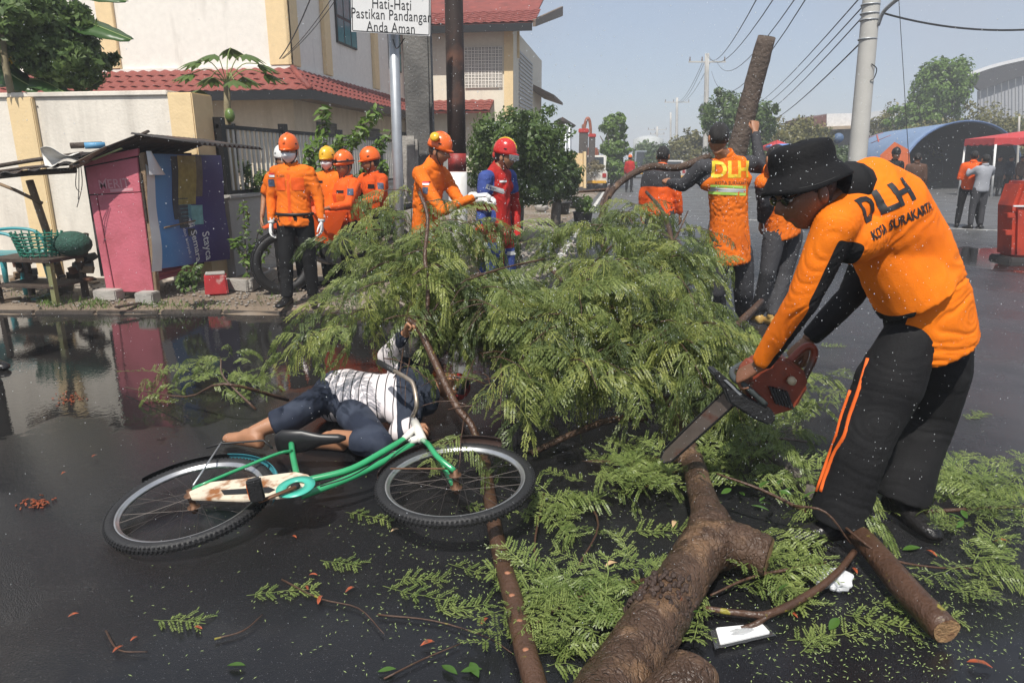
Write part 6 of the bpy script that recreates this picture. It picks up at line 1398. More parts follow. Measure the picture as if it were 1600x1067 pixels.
def wheel(c, n, R, e, fat=1.0):
    n = Vector(n).normalized(); M3 = frame(n); w = empty_part('wheel', c, e); ring = lambda r, h, k, N_=72: [c + M3 @ V(h, r * math.cos(2 * PI * i / N_), r * math.sin(2 * PI * i / N_)) for i in range(N_)]
    t = MB(); K = 14; t.rings([ring(R - .024 * fat + .024 * fat * math.cos(2 * PI * j / K), .021 * fat * math.sin(2 * PI * j / K), 0) for j in range(K)], closed=True); ty = t.build('tyre', RUB, w, smooth=True)
    k_ = MB()
    for i in range(110):
        a = 2 * PI * i / 110
        for h in (-.012 * fat, 0, .012 * fat):
            a2 = a + (0 if h else .028); rad = R - .024 * fat + .0245 * fat * math.cos(math.asin(min(1, abs(h) / (.021 * fat)))); q = c + M3 @ V(h, rad * math.cos(a2), rad * math.sin(a2)); Rm_ = M3 @ Matrix.Rotation(a2, 3, 'X'); k_.box(q, (.008 * fat, .006 * fat, .009 * fat), Rm_)
    tag(k_.build('tread', RUB, ty, fix=False), kind='stuff')
    r_ = MB(); prof = [(R - .047, -.014), (R - .040, -.015), (R - .040, -.010), (R - .058, -.007), (R - .060, 0), (R - .058, .007), (R - .040, .010), (R - .040, .015), (R - .047, .014), (R - .052, 0)]; r_.rings([ring(a, h, 0) for a, h in prof], closed=True); r_.build('rim', CHROME, w, smooth=True)
    h_ = MB(); h_.lathe([(.002, -.055), (.012, -.055), (.012, -.032), (.026, -.032), (.026, -.027), (.013, -.024), (.013, .024), (.026, .027), (.026, .032), (.012, .032), (.012, .055), (.002, .055)], c, n, 16); h_.build('hub', RUST, w, smooth=True)
    s_ = MB()
    for i in range(28):
        a = 2 * PI * i / 28; sg = 1 if i % 2 else -1; a0 = a + (1.1 if (i // 2) % 2 else -1.1); s_.tube([c + M3 @ V(sg * .029, .024 * math.cos(a0), .024 * math.sin(a0)), c + M3 @ V(0, (R - .058) * math.cos(a), (R - .058) * math.sin(a))], 0.0010, 4, cap=False)
    tag(s_.build('spokes', M('dark_spoke', (.06, .05, .045), .5, metal=.5), w, fix=False), kind='stuff'); return w
def empty_part(name, loc, parent):
    o = bpy.data.objects.new(name, None); o.location = WINV(parent) @ Vector(loc) if False else loc; o.empty_display_size = .05; COL.objects.link(o); o.parent = parent; o.matrix_parent_inverse = WINV(parent); return o
wheel(Rc, br_, .335, bike); wheel(Fc, (br_ + V(.03, .06, 0)).normalized(), .335, bike)
def tub(name, pts, r, mat, par=None, n=10, sub=5): b = MB(); b.tube(spline(pts, sub) if len(pts) > 2 else pts, r, n); return b.build(name, mat, par or bike, smooth=True)
tub('top_tube', [bp(642, 680, .02), bp(600, 705, .01), bp(548, 733), bp(490, 748), bp(465, 752)], .0155, GREEN); tub('down_tube', [bp(650, 690, .01), bp(605, 718), bp(545, 747), bp(470, 775)], .0155, GREEN)
tub('seat_tube', [bp(470, 768), bp(458, 715), bp(455, 692)], .0145, GREEN); b = MB(); b.tube([bp(462, 768, -.05), bp(462, 768, .06)], .021, 14); b.build('bottom_bracket', GREEN, bike, smooth=True)
for c in (.055, -.055):
    tub('seat_stay', [bp(456, 704, c * .3), bp(425, 712, c * .8), bp(304, 762, c)], .0075, GREEN); tub('chain_stay', [bp(462, 768, c * .6), bp(380, 766, c), bp(302, 764, c)], .0095, GREEN)
dn = bp(660, 688, .03); upb = bp(648, 660, .05)
tub('head_tube', [dn, upb], .022, WHITEP)
b = MB(); b.tube([dn.lerp(upb, .15), bp(640, 690, .02)], .0185, 10); b.tube([dn.lerp(upb, .75), bp(632, 686, .02)], .0185, 10); b.build('lug', WHITEP, bike, smooth=True)
for c in (.052, -.052): tub('fork_leg', [dn, bp(668, 694, .02 + c), bp(684, 712, .03 + c), Fc + br_ * c + (bp(712, 745) - bp(712, 752))], [.0135, .013, .011], GREEN) if False else tub('fork_leg', [dn, bp(669, 694, .04 + c), bp(684, 714, .04 + c), Fc + br_ * c], .012, GREEN)
# handlebar: stem, swept bars, black grips
st = upb + (upb - dn).normalized() * .05; tub('stem', [upb, st], .012, CHROME)
tub('handlebar', [st, G(651, 634, .36), G(646, 602, .44), G(636, 591, .46), G(615, 579, .46), G(592, 566, .46)], .011, M('worn_chrome', (.36, .30, .24), .4, metal=.7, var=.3, vs=20)); tub('grip', [G(616, 580, .46), G(592, 566, .46)], .0155, RUB)
tub('handlebar', [st, st - br_ * .1 + bu * .04, st - br_ * .19 + bu * .03 - bf * .05, st - br_ * .20 - bf * .18], .011, CHROME); tub('grip', [st - br_ * .20 - bf * .09, st - br_ * .20 - bf * .19], .0155, RUB)
# saddle
b = MB(); rs = []
for t, w, h in ((0, .045, .018), (.12, .07, .024), (.4, .06, .024), (.65, .03, .02), (.9, .022, .022), (1, .010, .01)):
    c = bp(432 + 108 * t, 692 - 8 * t, .0); rs.append([c + br_ * w * math.cos(2 * PI * k / 14) + bu * h * math.sin(2 * PI * k / 14) for k in range(14)])
b.rings(rs); b.build('saddle', M('black_saddle', (.014, .014, .015), .4, var=.2), bike, smooth=True); tub('seat_post', [bp(455, 694), bp(460, 690) + bu * .02], .012, CHROME)
# rear carrier, mudguards
b = MB()
for c in (-.06, 0, .06): b.tube([bp(322, 700, c) + bu * .0, bp(345, 693, c), bp(412, 688, c), bp(425, 700, c * .5)], .005, 7)
for x in (325, 350, 380, 410): b.tube([bp(x, 698 - (x - 325) * .11, -.06), bp(x, 698 - (x - 325) * .11, .06)], .004, 6)
b.build('carrier', mat_black, bike, smooth=True)
for c in (-.06, .06): tub('carrier_strut', [bp(346, 691, c), bp(302, 758, c)], .004, mat_galv)
def guard(c, R, a0, a1, mat, name):
    b = MB(); rs = []
    for i in range(26):
        a = a0 + (a1 - a0) * i / 25; dv = bf * math.cos(a) + bu * math.sin(a); rs.append([c + dv * (R - .012 * abs(k / 3 - 1) ** 2) + br_ * (k - 3) * .009 for k in range(7)])
    vs = [p for r in rs for p in r]; b.raw(vs, [(i * 7 + k, i * 7 + k + 1, i * 7 + 8 + k, i * 7 + 7 + k) for i in range(25) for k in range(6)]); return b.build(name, mat, bike, smooth=True, solid=.0015)
guard(Rc, .36, -.1, 1.5, M('teal_guard', (.05, .25, .30), .35, var=.15), 'mudguard'); guard(Rc, .36, 1.5, 2.6, mat_black, 'mudguard'); guard(Fc, .36, 1.0, 2.9, M('brown_guard', (.05, .03, .025), .4), 'mudguard')
# chain guard, chain ring disc, cranks and pedals
def slab(name, pts, c, th, mat, par=bike, bev=.003): b = MB(); b.prism([bp(x, y, c) for x, y in pts], br_ * th); return b.build(name, mat, par, bevel=bev)
cg = slab('chain_guard', [(296, 772), (330, 757), (400, 749), (462, 741), (482, 745), (492, 756), (484, 768), (450, 779), (380, 785), (300, 782)], .072, .014, CREAMP)
slab('guard_slot', [(345, 766), (420, 761), (430, 765), (420, 770), (350, 773)], .0872, .002, mat_black, cg, 0)
b = MB(); cc = bp(462, 761, .092); M3 = frame(br_); b.rings([[cc + M3 @ V(h, r * math.cos(2 * PI * i / 36), r * math.sin(2 * PI * i / 36)) for i in range(36)] for r, h in ((.078, 0), (.078, .004), (.036, .006), (.036, 0))], closed=True); b.build('chain_disc', TEALP, cg, smooth=True)
b = MB(); b.lathe([(.001, 0), (.02, 0), (.018, .012), (.001, .014)], bp(462, 761, .10), br_, 14); b.build('crank_bolt', mat_black, bike, smooth=True)
cr0, cr1 = bp(462, 761, .108), bp(404, 784, .112); b = MB(); b.tube([cr0, cr1], [.012, .010], 8, flat=.6); b.build('crank', RUST, bike, smooth=True)
b = MB(); b.tube([bp(462, 761, -.06), bp(462, 761, -.06) + (cr0 - cr1) * 1.0], [.012, .010], 8); b.build('crank', RUST, bike, smooth=True)
pc_ = cr1 + br_ * .055; Rp = frame(bf * .8 + bu * .3, br_); b = MB(); b.box(pc_, (.055, .035, .095), Rp); pd = b.build('pedal', RUB, bike, bevel=.006); b = MB(); b.box(pc_ - Rp @ V(.028, 0, .0), (.004, .02, .06), Rp); b.build('reflector', M('orange_reflector', (.55, .11, .01), .2), pd)
b = MB(); b.box(bp(462, 761, -.06) + (cr0 - cr1) - br_ * .02, (.08, .09, .022), Rp); b.build('pedal', RUB, bike, bevel=.006)
tub('brake_rod', [bp(640, 684, .05), bp(560, 738, .04), bp(500, 760, .03)], .003, mat_black, n=6)
b = MB(); b.tube([bp(610, 732, .045, Fc), bp(711, 732, .05, Fc)], .0035, 6); b.build('mudguard_stay', RUST, bike)

# ------------------------------------------------------------------ chainsaw
saw = empty('chainsaw', P(1160, 660, 2.65), 'muddy orange chainsaw with rusty bar held over the trunk', 'chainsaw')
SAWR = M('muddy_orange_plastic', (.22, .042, .018), .4, var=.3, vs=14, col2=(.09, .05, .035), c2s=8, c2lo=.5, c2hi=.66); SAWB = M('oily_black', (.016, .016, .017), .5, var=.3, vs=20, bump=.3, bs=60)
def pslab(name, pts, d, th, mat, par=saw, bev=.006, slope=0.0):
    b = MB(); b.prism([P(x, y, d + slope * (1130 - x)) for x, y in pts], _H * th + _Z * -.02 * th); return b.build(name, mat, par, bevel=bev)
pslab('motor_housing', [(1160, 590), (1182, 566), (1228, 558), (1258, 580), (1266, 604), (1245, 640), (1205, 652), (1170, 625)], 2.60, .115, SAWR, bev=.014)
b = MB(); b.tube(spline([P(1232, 566, 2.66), P(1256, 543, 2.68), P(1270, 543, 2.68), P(1271, 560, 2.68), P(1252, 598, 2.67)], 5), .0155, 10); b.build('rear_handle', SAWR, saw, smooth=True)
b = MB(); b.tube(spline([P(1180, 568, 2.74), P(1158, 570, 2.72), P(1144, 580, 2.66), P(1148, 592, 2.57), P(1168, 606, 2.54), P(1196, 632, 2.56)], 6), .0125, 10); b.build('front_handle', M('grey_rubber', (.05, .06, .06), .5), saw, smooth=True)
pslab('clutch_cover', [(1130, 606), (1148, 604), (1176, 626), (1206, 640), (1215, 655), (1204, 666), (1180, 656), (1140, 630)], 2.545, .045, SAWB, bev=.008)
hg = pslab('hand_guard', [(1114, 584), (1122, 580), (1150, 604), (1164, 618), (1156, 626), (1128, 606)], 2.55, .10, SAWB, bev=.006)
pslab('guard_highlight', [(1131, 594), (1136, 594), (1160, 616), (1156, 618)], 2.543, .006, mat_galv, hg, bev=.001)  # pale strip added as the highlight along the hand guard
fx = empty_part('engine_fins', P(1220, 615, 2.58), saw)
for k in range(6): 
    b = MB(); b.bar(P(1203 + k * 5, 604 + k * 1.5, 2.59), P(1213 + k * 5, 630 + k * 1.5, 2.59), .008, .02, _H); b.build('fin', SAWB, fx)
b = MB(); b.lathe([(.001, .02), (.016, .018), (.018, 0), (.001, 0)], P(1236, 594, 2.59), -_H, 14); b.build('fuel_cap', M('cream_cap', (.5, .42, .28), .5), saw, smooth=True)
def sp_(x, y): return P(x, y, 2.575 + (1140 - x) * .0022)
bar_pts = [sp_(1133, 612), sp_(1147, 631), sp_(1048, 720), sp_(1039, 721), sp_(1034, 715), sp_(1038, 706)]
b = MB(); b.prism(bar_pts, _H * .006); gbar = b.build('guide_bar', M('rusty_bar', (.20, .16, .14), .4, metal=.5, var=.35, vs=9, col2=(.16, .045, .025), c2s=9, c2lo=.5, c2hi=.62), saw)
ch = MB(); loop = [sp_(1134, 610), sp_(1036, 705), sp_(1032, 716), sp_(1040, 724), sp_(1049, 722), sp_(1148, 633)]
for a, c in zip(loop, loop[1:]):
    n_ = max(1, int((c - a).length / .013))
    for i in range(n_): q = a.lerp(c, (i + .5) / n_) + _H * .003; ch.box(q, (.010, .009, .007), frame(c - a, _H))
tag(ch.build('chain', SAWB, saw, fix=False), kind='stuff')

# ------------------------------------------------------------------ kiosk
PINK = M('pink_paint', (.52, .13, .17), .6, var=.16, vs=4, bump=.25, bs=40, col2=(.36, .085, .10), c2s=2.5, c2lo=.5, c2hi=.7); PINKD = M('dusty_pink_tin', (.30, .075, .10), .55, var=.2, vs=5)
TIN = M('rusted_tin', (.055, .05, .048), .65, metal=.3, var=.4, vs=5, col2=(.16, .085, .05), c2s=3, c2lo=.55, c2hi=.7)
kz = 6.42; kio = empty('kiosk', V(-5.2, 6.9, .07), 'small pink wooden kiosk with blue banner and dark tin roof', 'kiosk')
def plank(name, pts, mat, th=.025, par=kio): b = MB(); b.prism([PY(x, y, kz) for x, y in pts], (0, th, 0)); return b.build(name, mat, par, bevel=.004)
plank('door_panel', [(133, 262), (214, 246), (219, 300), (139, 304)], PINK); plank('door_panel', [(139.5, 306), (150, 305), (178, 454), (166, 454)], PINK); plank('door_panel', [(151.5, 305), (220, 301), (240, 457), (180, 456)], PINK)
plank('corner_post', [(216, 240), (224, 238), (245, 455), (240.8, 456)], mat_wood, .06); plank('head_board', [(128, 250), (215, 232), (216, 243), (131, 260)], PINK, .03)
plank('door_frame', [(219, 270), (222, 270), (232, 345), (229, 346)], mat_dwood, -.02)
p_dr = bvh_of([c for c in kio.children if c.name == 'door_panel'][0])
WORN = M('worn_lettering', (.62, .30, .33), .7, var=.2)
decal('lettering', 'MERIT', .17, PY(172, 287, kz), (1, 0, .12), V(0, 0, 1), p_dr, WORN, kio, off=-.003, sx=.9) if False else None
me = text_mesh('MERIT', .13, .0005, .001); me.materials.clear(); me.materials.append(WORN); mo('lettering', me, kio, Matrix.Translation(PY(178, 288, kz) + V(0, -.003, 0)) @ Matrix.Rotation(PI / 2, 4, 'X') @ Matrix.Rotation(.06, 4, 'Z'))
b = MB(); b.box(PY(190, 297, kz) + V(0, -.003, 0), (.26, .001, .03), Matrix.Rotation(-.06, 3, 'Y')); b.build('worn_line', WORN, kio)
b = MB(); b.bbox((-5.50, kz + .03, .30), (-4.94, 7.46, 1.58)); b.build('inner_box', M('dark_inside', (.05, .04, .04), .9), kio)
def corr(fn, nu, nv, amp, waves, ax=0):
    b = MB(); b.grid(lambda u, v: Vector(fn(u, v)) + V(0, 0, amp * math.sin(2 * PI * waves * (u if ax == 0 else v))), nu, nv); return b
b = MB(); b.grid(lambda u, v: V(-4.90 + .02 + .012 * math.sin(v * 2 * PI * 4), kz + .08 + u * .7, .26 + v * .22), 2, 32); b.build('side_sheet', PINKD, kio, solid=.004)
rA, rB = PY(205, 216, 6.25), PY(328, 232, 6.75)
b = corr(lambda u, v: V(rA.x + (rB.x + .1 - rA.x) * v, rA.y + u * 1.25 + .15 * v, rA.z + (rB.z - rA.z) * v + .04 - .03 * u), 84, 2, .016, 14); b.build('roof_sheet', TIN, kio, smooth=True, solid=.004)
rC = PY(118, 252, 6.3)
b = MB(); b.grid(lambda u, v: V(rA.x + .05 + (rC.x - rA.x) * u, rA.y - .02 + v * 1.3, rA.z + .02 + (rC.z - rA.z) * u - .02 * v + .012 * math.sin(2 * PI * 9 * v)), 2, 60); b.build('roof_sheet', TIN, kio, smooth=True, solid=.004)
b = MB(); b.bar(PY(120, 258, 6.35), PY(232, 205, 6.3), .03, .02); b.build('roof_batten', mat_dwood, kio); b = MB(); b.bar(PY(145, 250, 6.3), PY(190, 232, 6.28), .02, .012); b.build('roof_batten', M('pale_batten', (.30, .36, .16), .6), kio)
# banner, hung clear of the side wall
BX = -4.80
def banner_mat():
    m = bpy.data.materials.new('banner_print'); m.use_nodes = True; nt = m.node_tree; N = nt.nodes; L = nt.links; b = N['Principled BSDF']
    tc = N.new('ShaderNodeTexCoord'); mp = N.new('ShaderNodeMapping'); L.new(tc.outputs['UV'], mp.inputs[0]); sx = N.new('ShaderNodeSeparateXYZ'); L.new(mp.outputs[0], sx.inputs[0])
    n = N.new('ShaderNodeTexNoise'); n.inputs['Scale'].default_value = 2.5; L.new(tc.outputs['UV'], n.inputs[0]); ad = N.new('ShaderNodeMath'); ad.operation = 'MULTIPLY_ADD'; L.new(n.outputs[0], ad.inputs[0]); ad.inputs[1].default_value = .25; L.new(sx.outputs[0], ad.inputs[2])
    cr = N.new('ShaderNodeValToRGB'); L.new(ad.outputs[0], cr.inputs[0]); E = cr.color_ramp.elements; E[0].position = .10; E[0].color = (.08, .24, .52, 1); E[1].position = .98; E[1].color = (.045, .022, .15, 1)
    for p_, c_ in ((.30, (.09, .26, .56, 1)), (.52, (.07, .15, .42, 1)), (.72, (.045, .03, .19, 1))): q = E.new(p_); q.color = c_
    L.new(cr.outputs[0], b.inputs['Base Color']); b.inputs['Roughness'].default_value = .38; return m
q00, q10, q11, q01 = PX(240, 421, BX), PX(357, 405, BX + .02), PX(345, 243, BX), PX(226, 240, BX)
def ban(u, v, off=0.0):
    p = (q00 * (1 - u) + q10 * u) * (1 - v) + (q01 * (1 - u) + q11 * u) * v; return p + V(.025 * math.sin(u * 7 + v * 3) * (1 - .5 * v) + .012 * math.sin(v * 9) + off, 0, 0)
def ban_obj(name, u0, u1, v0, v1, mat, off, par, nu=24, nv=18):
    b = MB(); b.grid(lambda u, v: ban(u0 + (u1 - u0) * u, v0 + (v1 - v0) * v, off), nu, nv); o = b.build(name, mat, par, smooth=True)
    uv = o.data.uv_layers.new(name='UVMap')
    for l in o.data.loops: i = l.vertex_index; uv.data[l.index].uv = (u0 + (u1 - u0) * (i % (nu + 1)) / nu, v0 + (v1 - v0) * (i // (nu + 1)) / nv)
    return o
bn = empty('banner', q00, 'blue and purple printed banner with white lettering hanging on the side of the kiosk', 'banner')
sheet = ban_obj('sheet', .08, 1, 0, 1, banner_mat(), 0, bn); ban_obj('white_edge', -.02, .08, -.02, .96, M('banner_white', (.66, .67, .68), .5, var=.1), .001, bn, 4)
b = MB(); b.grid(lambda u, v: ban(-.02 + .2 * u * (1 - v * .9), .82 + .2 * v, .03 + .05 * math.sin(u * 3)), 6, 6); b.build('folded_corner', MATS['banner_white'], bn, smooth=True)
for u0, u1, v0, v1, col, nm in ((.30, .38, .42, .98, (.03, .03, .05), 'dark'), (.38, .60, .55, .99, (.30, .26, .08), 'yellow'), (.60, .68, .62, .99, (.14, .12, .09), 'brown'), (.36, .50, .34, .62, (.05, .06, .08), 'slate'), (.40, .54, .42, .56, (.10, .28, .36), 'cyan'), (.42, .52, .34, .44, (.55, .58, .6), 'pale'), (.54, .68, .36, .54, (.18, .42, .44), 'aqua'), (.46, .56, .26, .33, (.025, .025, .03), 'black')):
    ban_obj('printed_shape', u0, u1, v0, v1, M('print_' + nm, col, .4, var=.35, vs=16), .0025, bn, 8, 8)
WHT = M('white_print', (.72, .74, .78), .45, var=.05); tb_ = bvh_of(sheet); yv = (q10 - q00).normalized()
for body, px, py, sz in (('Stayca', 323, 384, .17), ('di Semara', 305, 376, .155), ('dan banyak r', 292, 380, .085)):
    decal('lettering', body, sz, PX(px, py, BX), V(0, .10, -1), V(0, 1, .05), tb_, WHT, bn, off=.004, bold=.002 if sz > .1 else 0, sx=.78)
b = MB(); b.tube([ban(.12, .36, .02), ban(.55, .40, .03)], .008, 7); b.build('cord', mat_wood, bn)
# lean-to frame on the left, with posts, rails and a rolled tarpaulin
lt = empty('lean_to', V(-6.6, 7, .07), 'rough wooden lean-to of poles and a rolled white sheet left of the kiosk', 'shelter')
for name, a, c, r in (('post', P(46, 282, 7.3), P(96, 436, 7.5), .038), ('rail', P(-30, 278, 7.0), P(118, 266, 7.1), .03), ('rail', P(-30, 264, 7.5), P(130, 240, 7.5), .022), ('brace', P(-20, 280, 7.2), P(66, 318, 7.3), .018), ('rail', P(-30, 272, 7.2), P(110, 256, 7.2), .016), ('post', P(134, 365, 7.4), P(131, 420, 7.45), .028), ('rail', P(104, 383, 7.3), P(142, 381, 7.3), .014)):
    b = MB(); c2_ = c.copy(); b.tube([a, a.lerp(c2_, .5) + V(.008, 0, .01), c2_], r, 9, noise_amp=.12); b.build(name, mat_wood if name != 'rail' else mat_dwood, lt, smooth=True)
b = MB(); b.grid(lambda u, v: P(0 + 125 * u, 276 - 18 * u - 4 * v, 6.9 + .8 * v) + V(0, 0, .02 + .015 * math.sin(u * 25)), 30, 4); b.build('roof_sheet', TIN, lt, solid=.006)
b = MB(); b.grid(lambda u, v: P(62 + 62 * u + 8 * v, 232 + 26 * v * (1 - .75 * u) + 10 * u, 6.95 + .25 * math.sin(v * 3)) + V(0, 0, .03 * math.sin(u * 7 + v * 4)), 16, 10); b.build('white_sheet', M('dirty_white_tarp', (.6, .58, .54), .7, var=.2, vs=6), lt, smooth=True, solid=.004)
b = MB(); b.grid(lambda u, v: P(108 + 58 * u, 258 - 30 * u + 12 * v, 6.9 + .3 * v), 12, 5); b.build('brown_sheet', M('brown_tarp', (.30, .24, .18), .7, var=.3, vs=6), lt, smooth=True, solid=.004)
b = MB(); b.tube([P(110, 228, 7.0), P(160, 226, 7.1)], .03, 10); b.build('roll', mat_dwood, lt, smooth=True); b = MB(); b.tube([P(132, 228, 7.0), P(164, 227, 7.1)], .032, 10); b.build('blue_roll', M('blue_tarp', (.10, .30, .50), .5), lt, smooth=True)
b = MB()
for k in range(3): b.tube(spline([P(120 + k * 3, 258, 6.9), P(118 + k * 5, 290, 6.95), P(124 - k * 2, 300 + k * 12, 6.95)], 4), .004, 5)
tag(b.build('hanging_wire', mat_black, lt), kind='stuff')
# masonry blocks and planter
def block(name, label, px, py, sz, rz, mat, cat='block', z=.07, bev=.01, grp=None):
    c = G(px, py, z); b = MB(); b.box(c + V(0, sz[1] / 2, sz[2] / 2), sz, Matrix.Rotation(rz, 3, 'Z')); o = b.build(name, mat, None, bevel=bev); return tag(o, label, cat, grp)
block('concrete_block', 'pale concrete block under the left corner of the kiosk', 163, 470, (.26, .16, .11), .05, mat_conc); block('concrete_block', 'pale concrete block under the right front corner of the kiosk', 224, 476, (.19, .16, .12), .1, mat_conc)
e = empty('marker_block', G(331, 460, .07), 'red and white painted concrete marker block right of the kiosk', 'block'); c = G(331, 461, .07); b = MB(); b.box(c + V(0, .1, .11), (.24, .24, .22), Matrix.Rotation(.55, 3, 'Z'), taper=.93); b.build('red_block', M('worn_red_white', (.42, .03, .035), .6, var=.3, vs=6, col2=(.55, .42, .38), c2s=5, c2lo=.6, c2hi=.68), e, bevel=.015); b = MB(); b.box(c + V(0, .1, .226), (.2, .2, .012), Matrix.Rotation(.55, 3, 'Z')); b.build('top_face', mat_conc, e, bevel=.005)
e = empty('planter', G(385, 448, .07), 'low concrete kerb planter at the foot of the grey wall', 'planter')
pa, pb_, pc2 = G(348, 452, .07), G(390, 456, .07), G(428, 436, .07)
for a, c in ((pa, pb_), (pb_, pc2)): b = MB(); b.bar(a + V(0, 0, .065), c + V(0, 0, .065), .07, .13); b.build('edge_slab', mat_conc, e, bevel=.01)
b = MB(); b.raw([pa + V(0, .02, .1), pb_ + V(0, .03, .1), pc2 + V(0, 0, .1), pc2 + V(-.3, .3, .1), pa + V(0, .5, .1)], [(0, 1, 2, 3, 4)]); b.build('soil', mat_dirt, e)
# table with junk, stacked green baskets
tbl = empty('work_table', G(50, 452, .07), 'low dark wooden table under the lean-to with clutter on it', 'table'); tc_ = P(55, 392, 7.1)
b = MB(); b.box(V(tc_.x, tc_.y, .52), (.75, .5, .035)); b.build('table_top', mat_dwood, tbl, bevel=.004)
for sx, sy in ((-.33, -.2), (.33, -.2), (-.33, .2), (.33, .2)): b = MB(); b.box(V(tc_.x + sx, tc_.y + sy, .29), (.05, .05, .43)); b.build('leg', M('yellow_green_leg', (.20, .20, .09), .7, var=.3, vs=10) if (sx, sy) == (.33, -.2) else mat_dwood, tbl)
b = MB(); b.box(V(tc_.x, tc_.y, .25), (.7, .46, .02)); b.build('shelf', mat_dwood, tbl)
BASK = M('green_basket', (.012, .15, .10), .5, var=.35, vs=30)
bk = empty('basket', V(tc_.x + .05, tc_.y, .54), 'green woven plastic basket lying on the table under the lean-to', 'basket')
for k in range(7):
    h = k * .032; r = .15 + .007 * k; b = MB(); b.tube([V(tc_.x + .05 + r * 1.25 * math.cos(a), tc_.y + r * math.sin(a), .56 + h + .006 * math.sin(a * 12 + k * PI)) for a in [2 * PI * i / 48 for i in range(48)]], .013, 6, closed=True, flat=.6); b.build('hoop', BASK, bk, smooth=True)
for k in range(20):
    a = 2 * PI * k / 20; b = MB(); b.tube([V(tc_.x + .05 + r_ * 1.25 * math.cos(a), tc_.y + r_ * math.sin(a), z) for r_, z in ((.15, .54), (.20, .79))], .008, 5); b.build('stave', BASK, bk)
b = MB(); b.ball(V(tc_.x + .36, tc_.y + .1, .66), (.20, .16, .13), 14, 9); tag(b.build('net_bundle', M('dark_green_net', (.02, .07, .05), .8, var=.5, vs=30, bump=.8, bs=60), None, smooth=True), 'dark green net bundle right of the basket', 'net')
e = empty('junk_pile', G(115, 440, .07), 'heap of dark junk and scrap wood behind the lean-to post', 'junk')
for k in range(26):
    c = P(rnd.uniform(20, 140), rnd.uniform(400, 440), rnd.uniform(7.2, 7.5)); c.z = max(c.z, .1); b = MB(); b.box(c, (rnd.uniform(.05, .22), rnd.uniform(.04, .12), rnd.uniform(.02, .1)), Matrix.Rotation(rnd.uniform(0, 3), 3, 'Z') @ Matrix.Rotation(rnd.uniform(-.6, .6), 3, 'X')); b.build('scrap', [mat_dwood, mat_black, mat_wood, M('grey_scrap', (.2, .2, .19), .8), M('brown_scrap', (.16, .07, .04), .8)][k % 5], e, bevel=.004)
bk2 = G(95, 455, .07); e = empty('tub', bk2, 'dirty grey tub filled with scrap in front of the lean-to', 'tub'); b = MB(); b.lathe([(.001, 0), (.12, 0), (.15, .11), (.155, .12), (.14, .12), (.11, .02), (.001, .02)], bk2, (0, 0, 1), 20); b.build('shell', M('dirty_plastic', (.25, .23, .2), .7, var=.3, vs=9), e, smooth=True)
for k in range(6): b = MB(); b.bar(bk2 + V(rnd.uniform(-.1, .1), rnd.uniform(-.1, .1), .1), bk2 + V(rnd.uniform(-.16, .16), rnd.uniform(-.12, .12), .15), .03, .02); b.build('scrap', [mat_wood, mat_galv][k % 2], e)
for k, (x0, y0, x1, y1, lb) in enumerate(((0, 470, 32, 465, 'grey plank on the dirt at the left edge'), (52, 468, 82, 458, 'teal and grey stick on the dirt below the tub'), (105, 435, 150, 442, 'long pale board on the ground behind the tub'), (180, 480, 240, 470, 'dark wet board beside the concrete block'), (110, 440, 125, 430, 'tilted white tile behind the tub'))):
    b = MB(); b.bar(G(x0, y0, .085), G(x1, y1, .085), .05, .02); tag(b.build('board', [mat_wood, M('teal_stick', (.08, .2, .22), .6), mat_wood, mat_dwood, mat_conc][k], None, bevel=.003), lb, 'board')
# teal plastic armchair at the left edge
TEALC = M('teal_chair_plastic', (.035, .26, .29), .4, var=.1, vs=5); cx = G(-6, 462, .07); ch = empty('plastic_chair', cx, 'teal plastic armchair cut by the left edge of the picture', 'chair')
cc = V(cx.x - .02, cx.y + .28, .07); Rz = Matrix.Rotation(.25, 3, 'Z')
def cw(x, y, z): return cc + Rz @ V(x, y, z)
b = MB(); b.box(cw(0, 0, .42), (.46, .44, .03), Rz); b.build('seat', TEALC, ch, bevel=.012); b = MB(); b.grid(lambda u, v: cw(-.24 + .0 * u, -.2 + .4 * u, .42 + .42 * v) + Rz @ V(-.1 * v, 0, 0), 8, 6); b.build('backrest', TEALC, ch, smooth=True, solid=.015)
for sy in (-.23, .23):
    b = MB(); b.tube(spline([cw(-.28, sy, .66), cw(-.05, sy, .68), cw(.14, sy, .66), cw(.23, sy, .60), cw(.27, sy, .46), cw(.24, sy, .42)], 4), .026, 8, flat=.7); b.build('armrest', TEALC, ch, smooth=True)
    for sx in (-.22, .22): b = MB(); b.tube([cw(sx, sy, .43), cw(sx * 1.12, sy * 1.08, 0)], [.045, .03], 8, flat=.6); b.build('leg', TEALC, ch, smooth=True)
# litter on the asphalt
b = MB(); c0 = G(1302, 905, .03); 
def tis(u, v):
    a = u * 2 * PI; t = v * PI; p = V(.06 * math.sin(t) * math.cos(a), .05 * math.sin(t) * math.sin(a), .032 * -math.cos(t)); return c0 + p * (1 + .55 * noise.noise(p * 38))
b.grid(tis, 36, 18); tag(b.build('crumpled_tissue', M('tissue_white', (.72, .74, .76), .7, var=.06, translucent=.2), None, smooth=False), 'crumpled white tissue on the asphalt under the thin branch', 'tissue')
e = empty('plastic_packet', G(1160, 995), 'flat white packet in clear plastic lying on the wet asphalt', 'packet'); q = [G(1118, 985, .012), G(1190, 978, .012), G(1203, 992, .012), G(1125, 1010, .012)]
b = MB(); b.prism([p + V(0, 0, .002) for p in q], (0, 0, .012)); b.build('paper', M('packet_white', (.8, .8, .8), .6, var=.03), e, bevel=.003); ctr = sum(q, Vector()) / 4
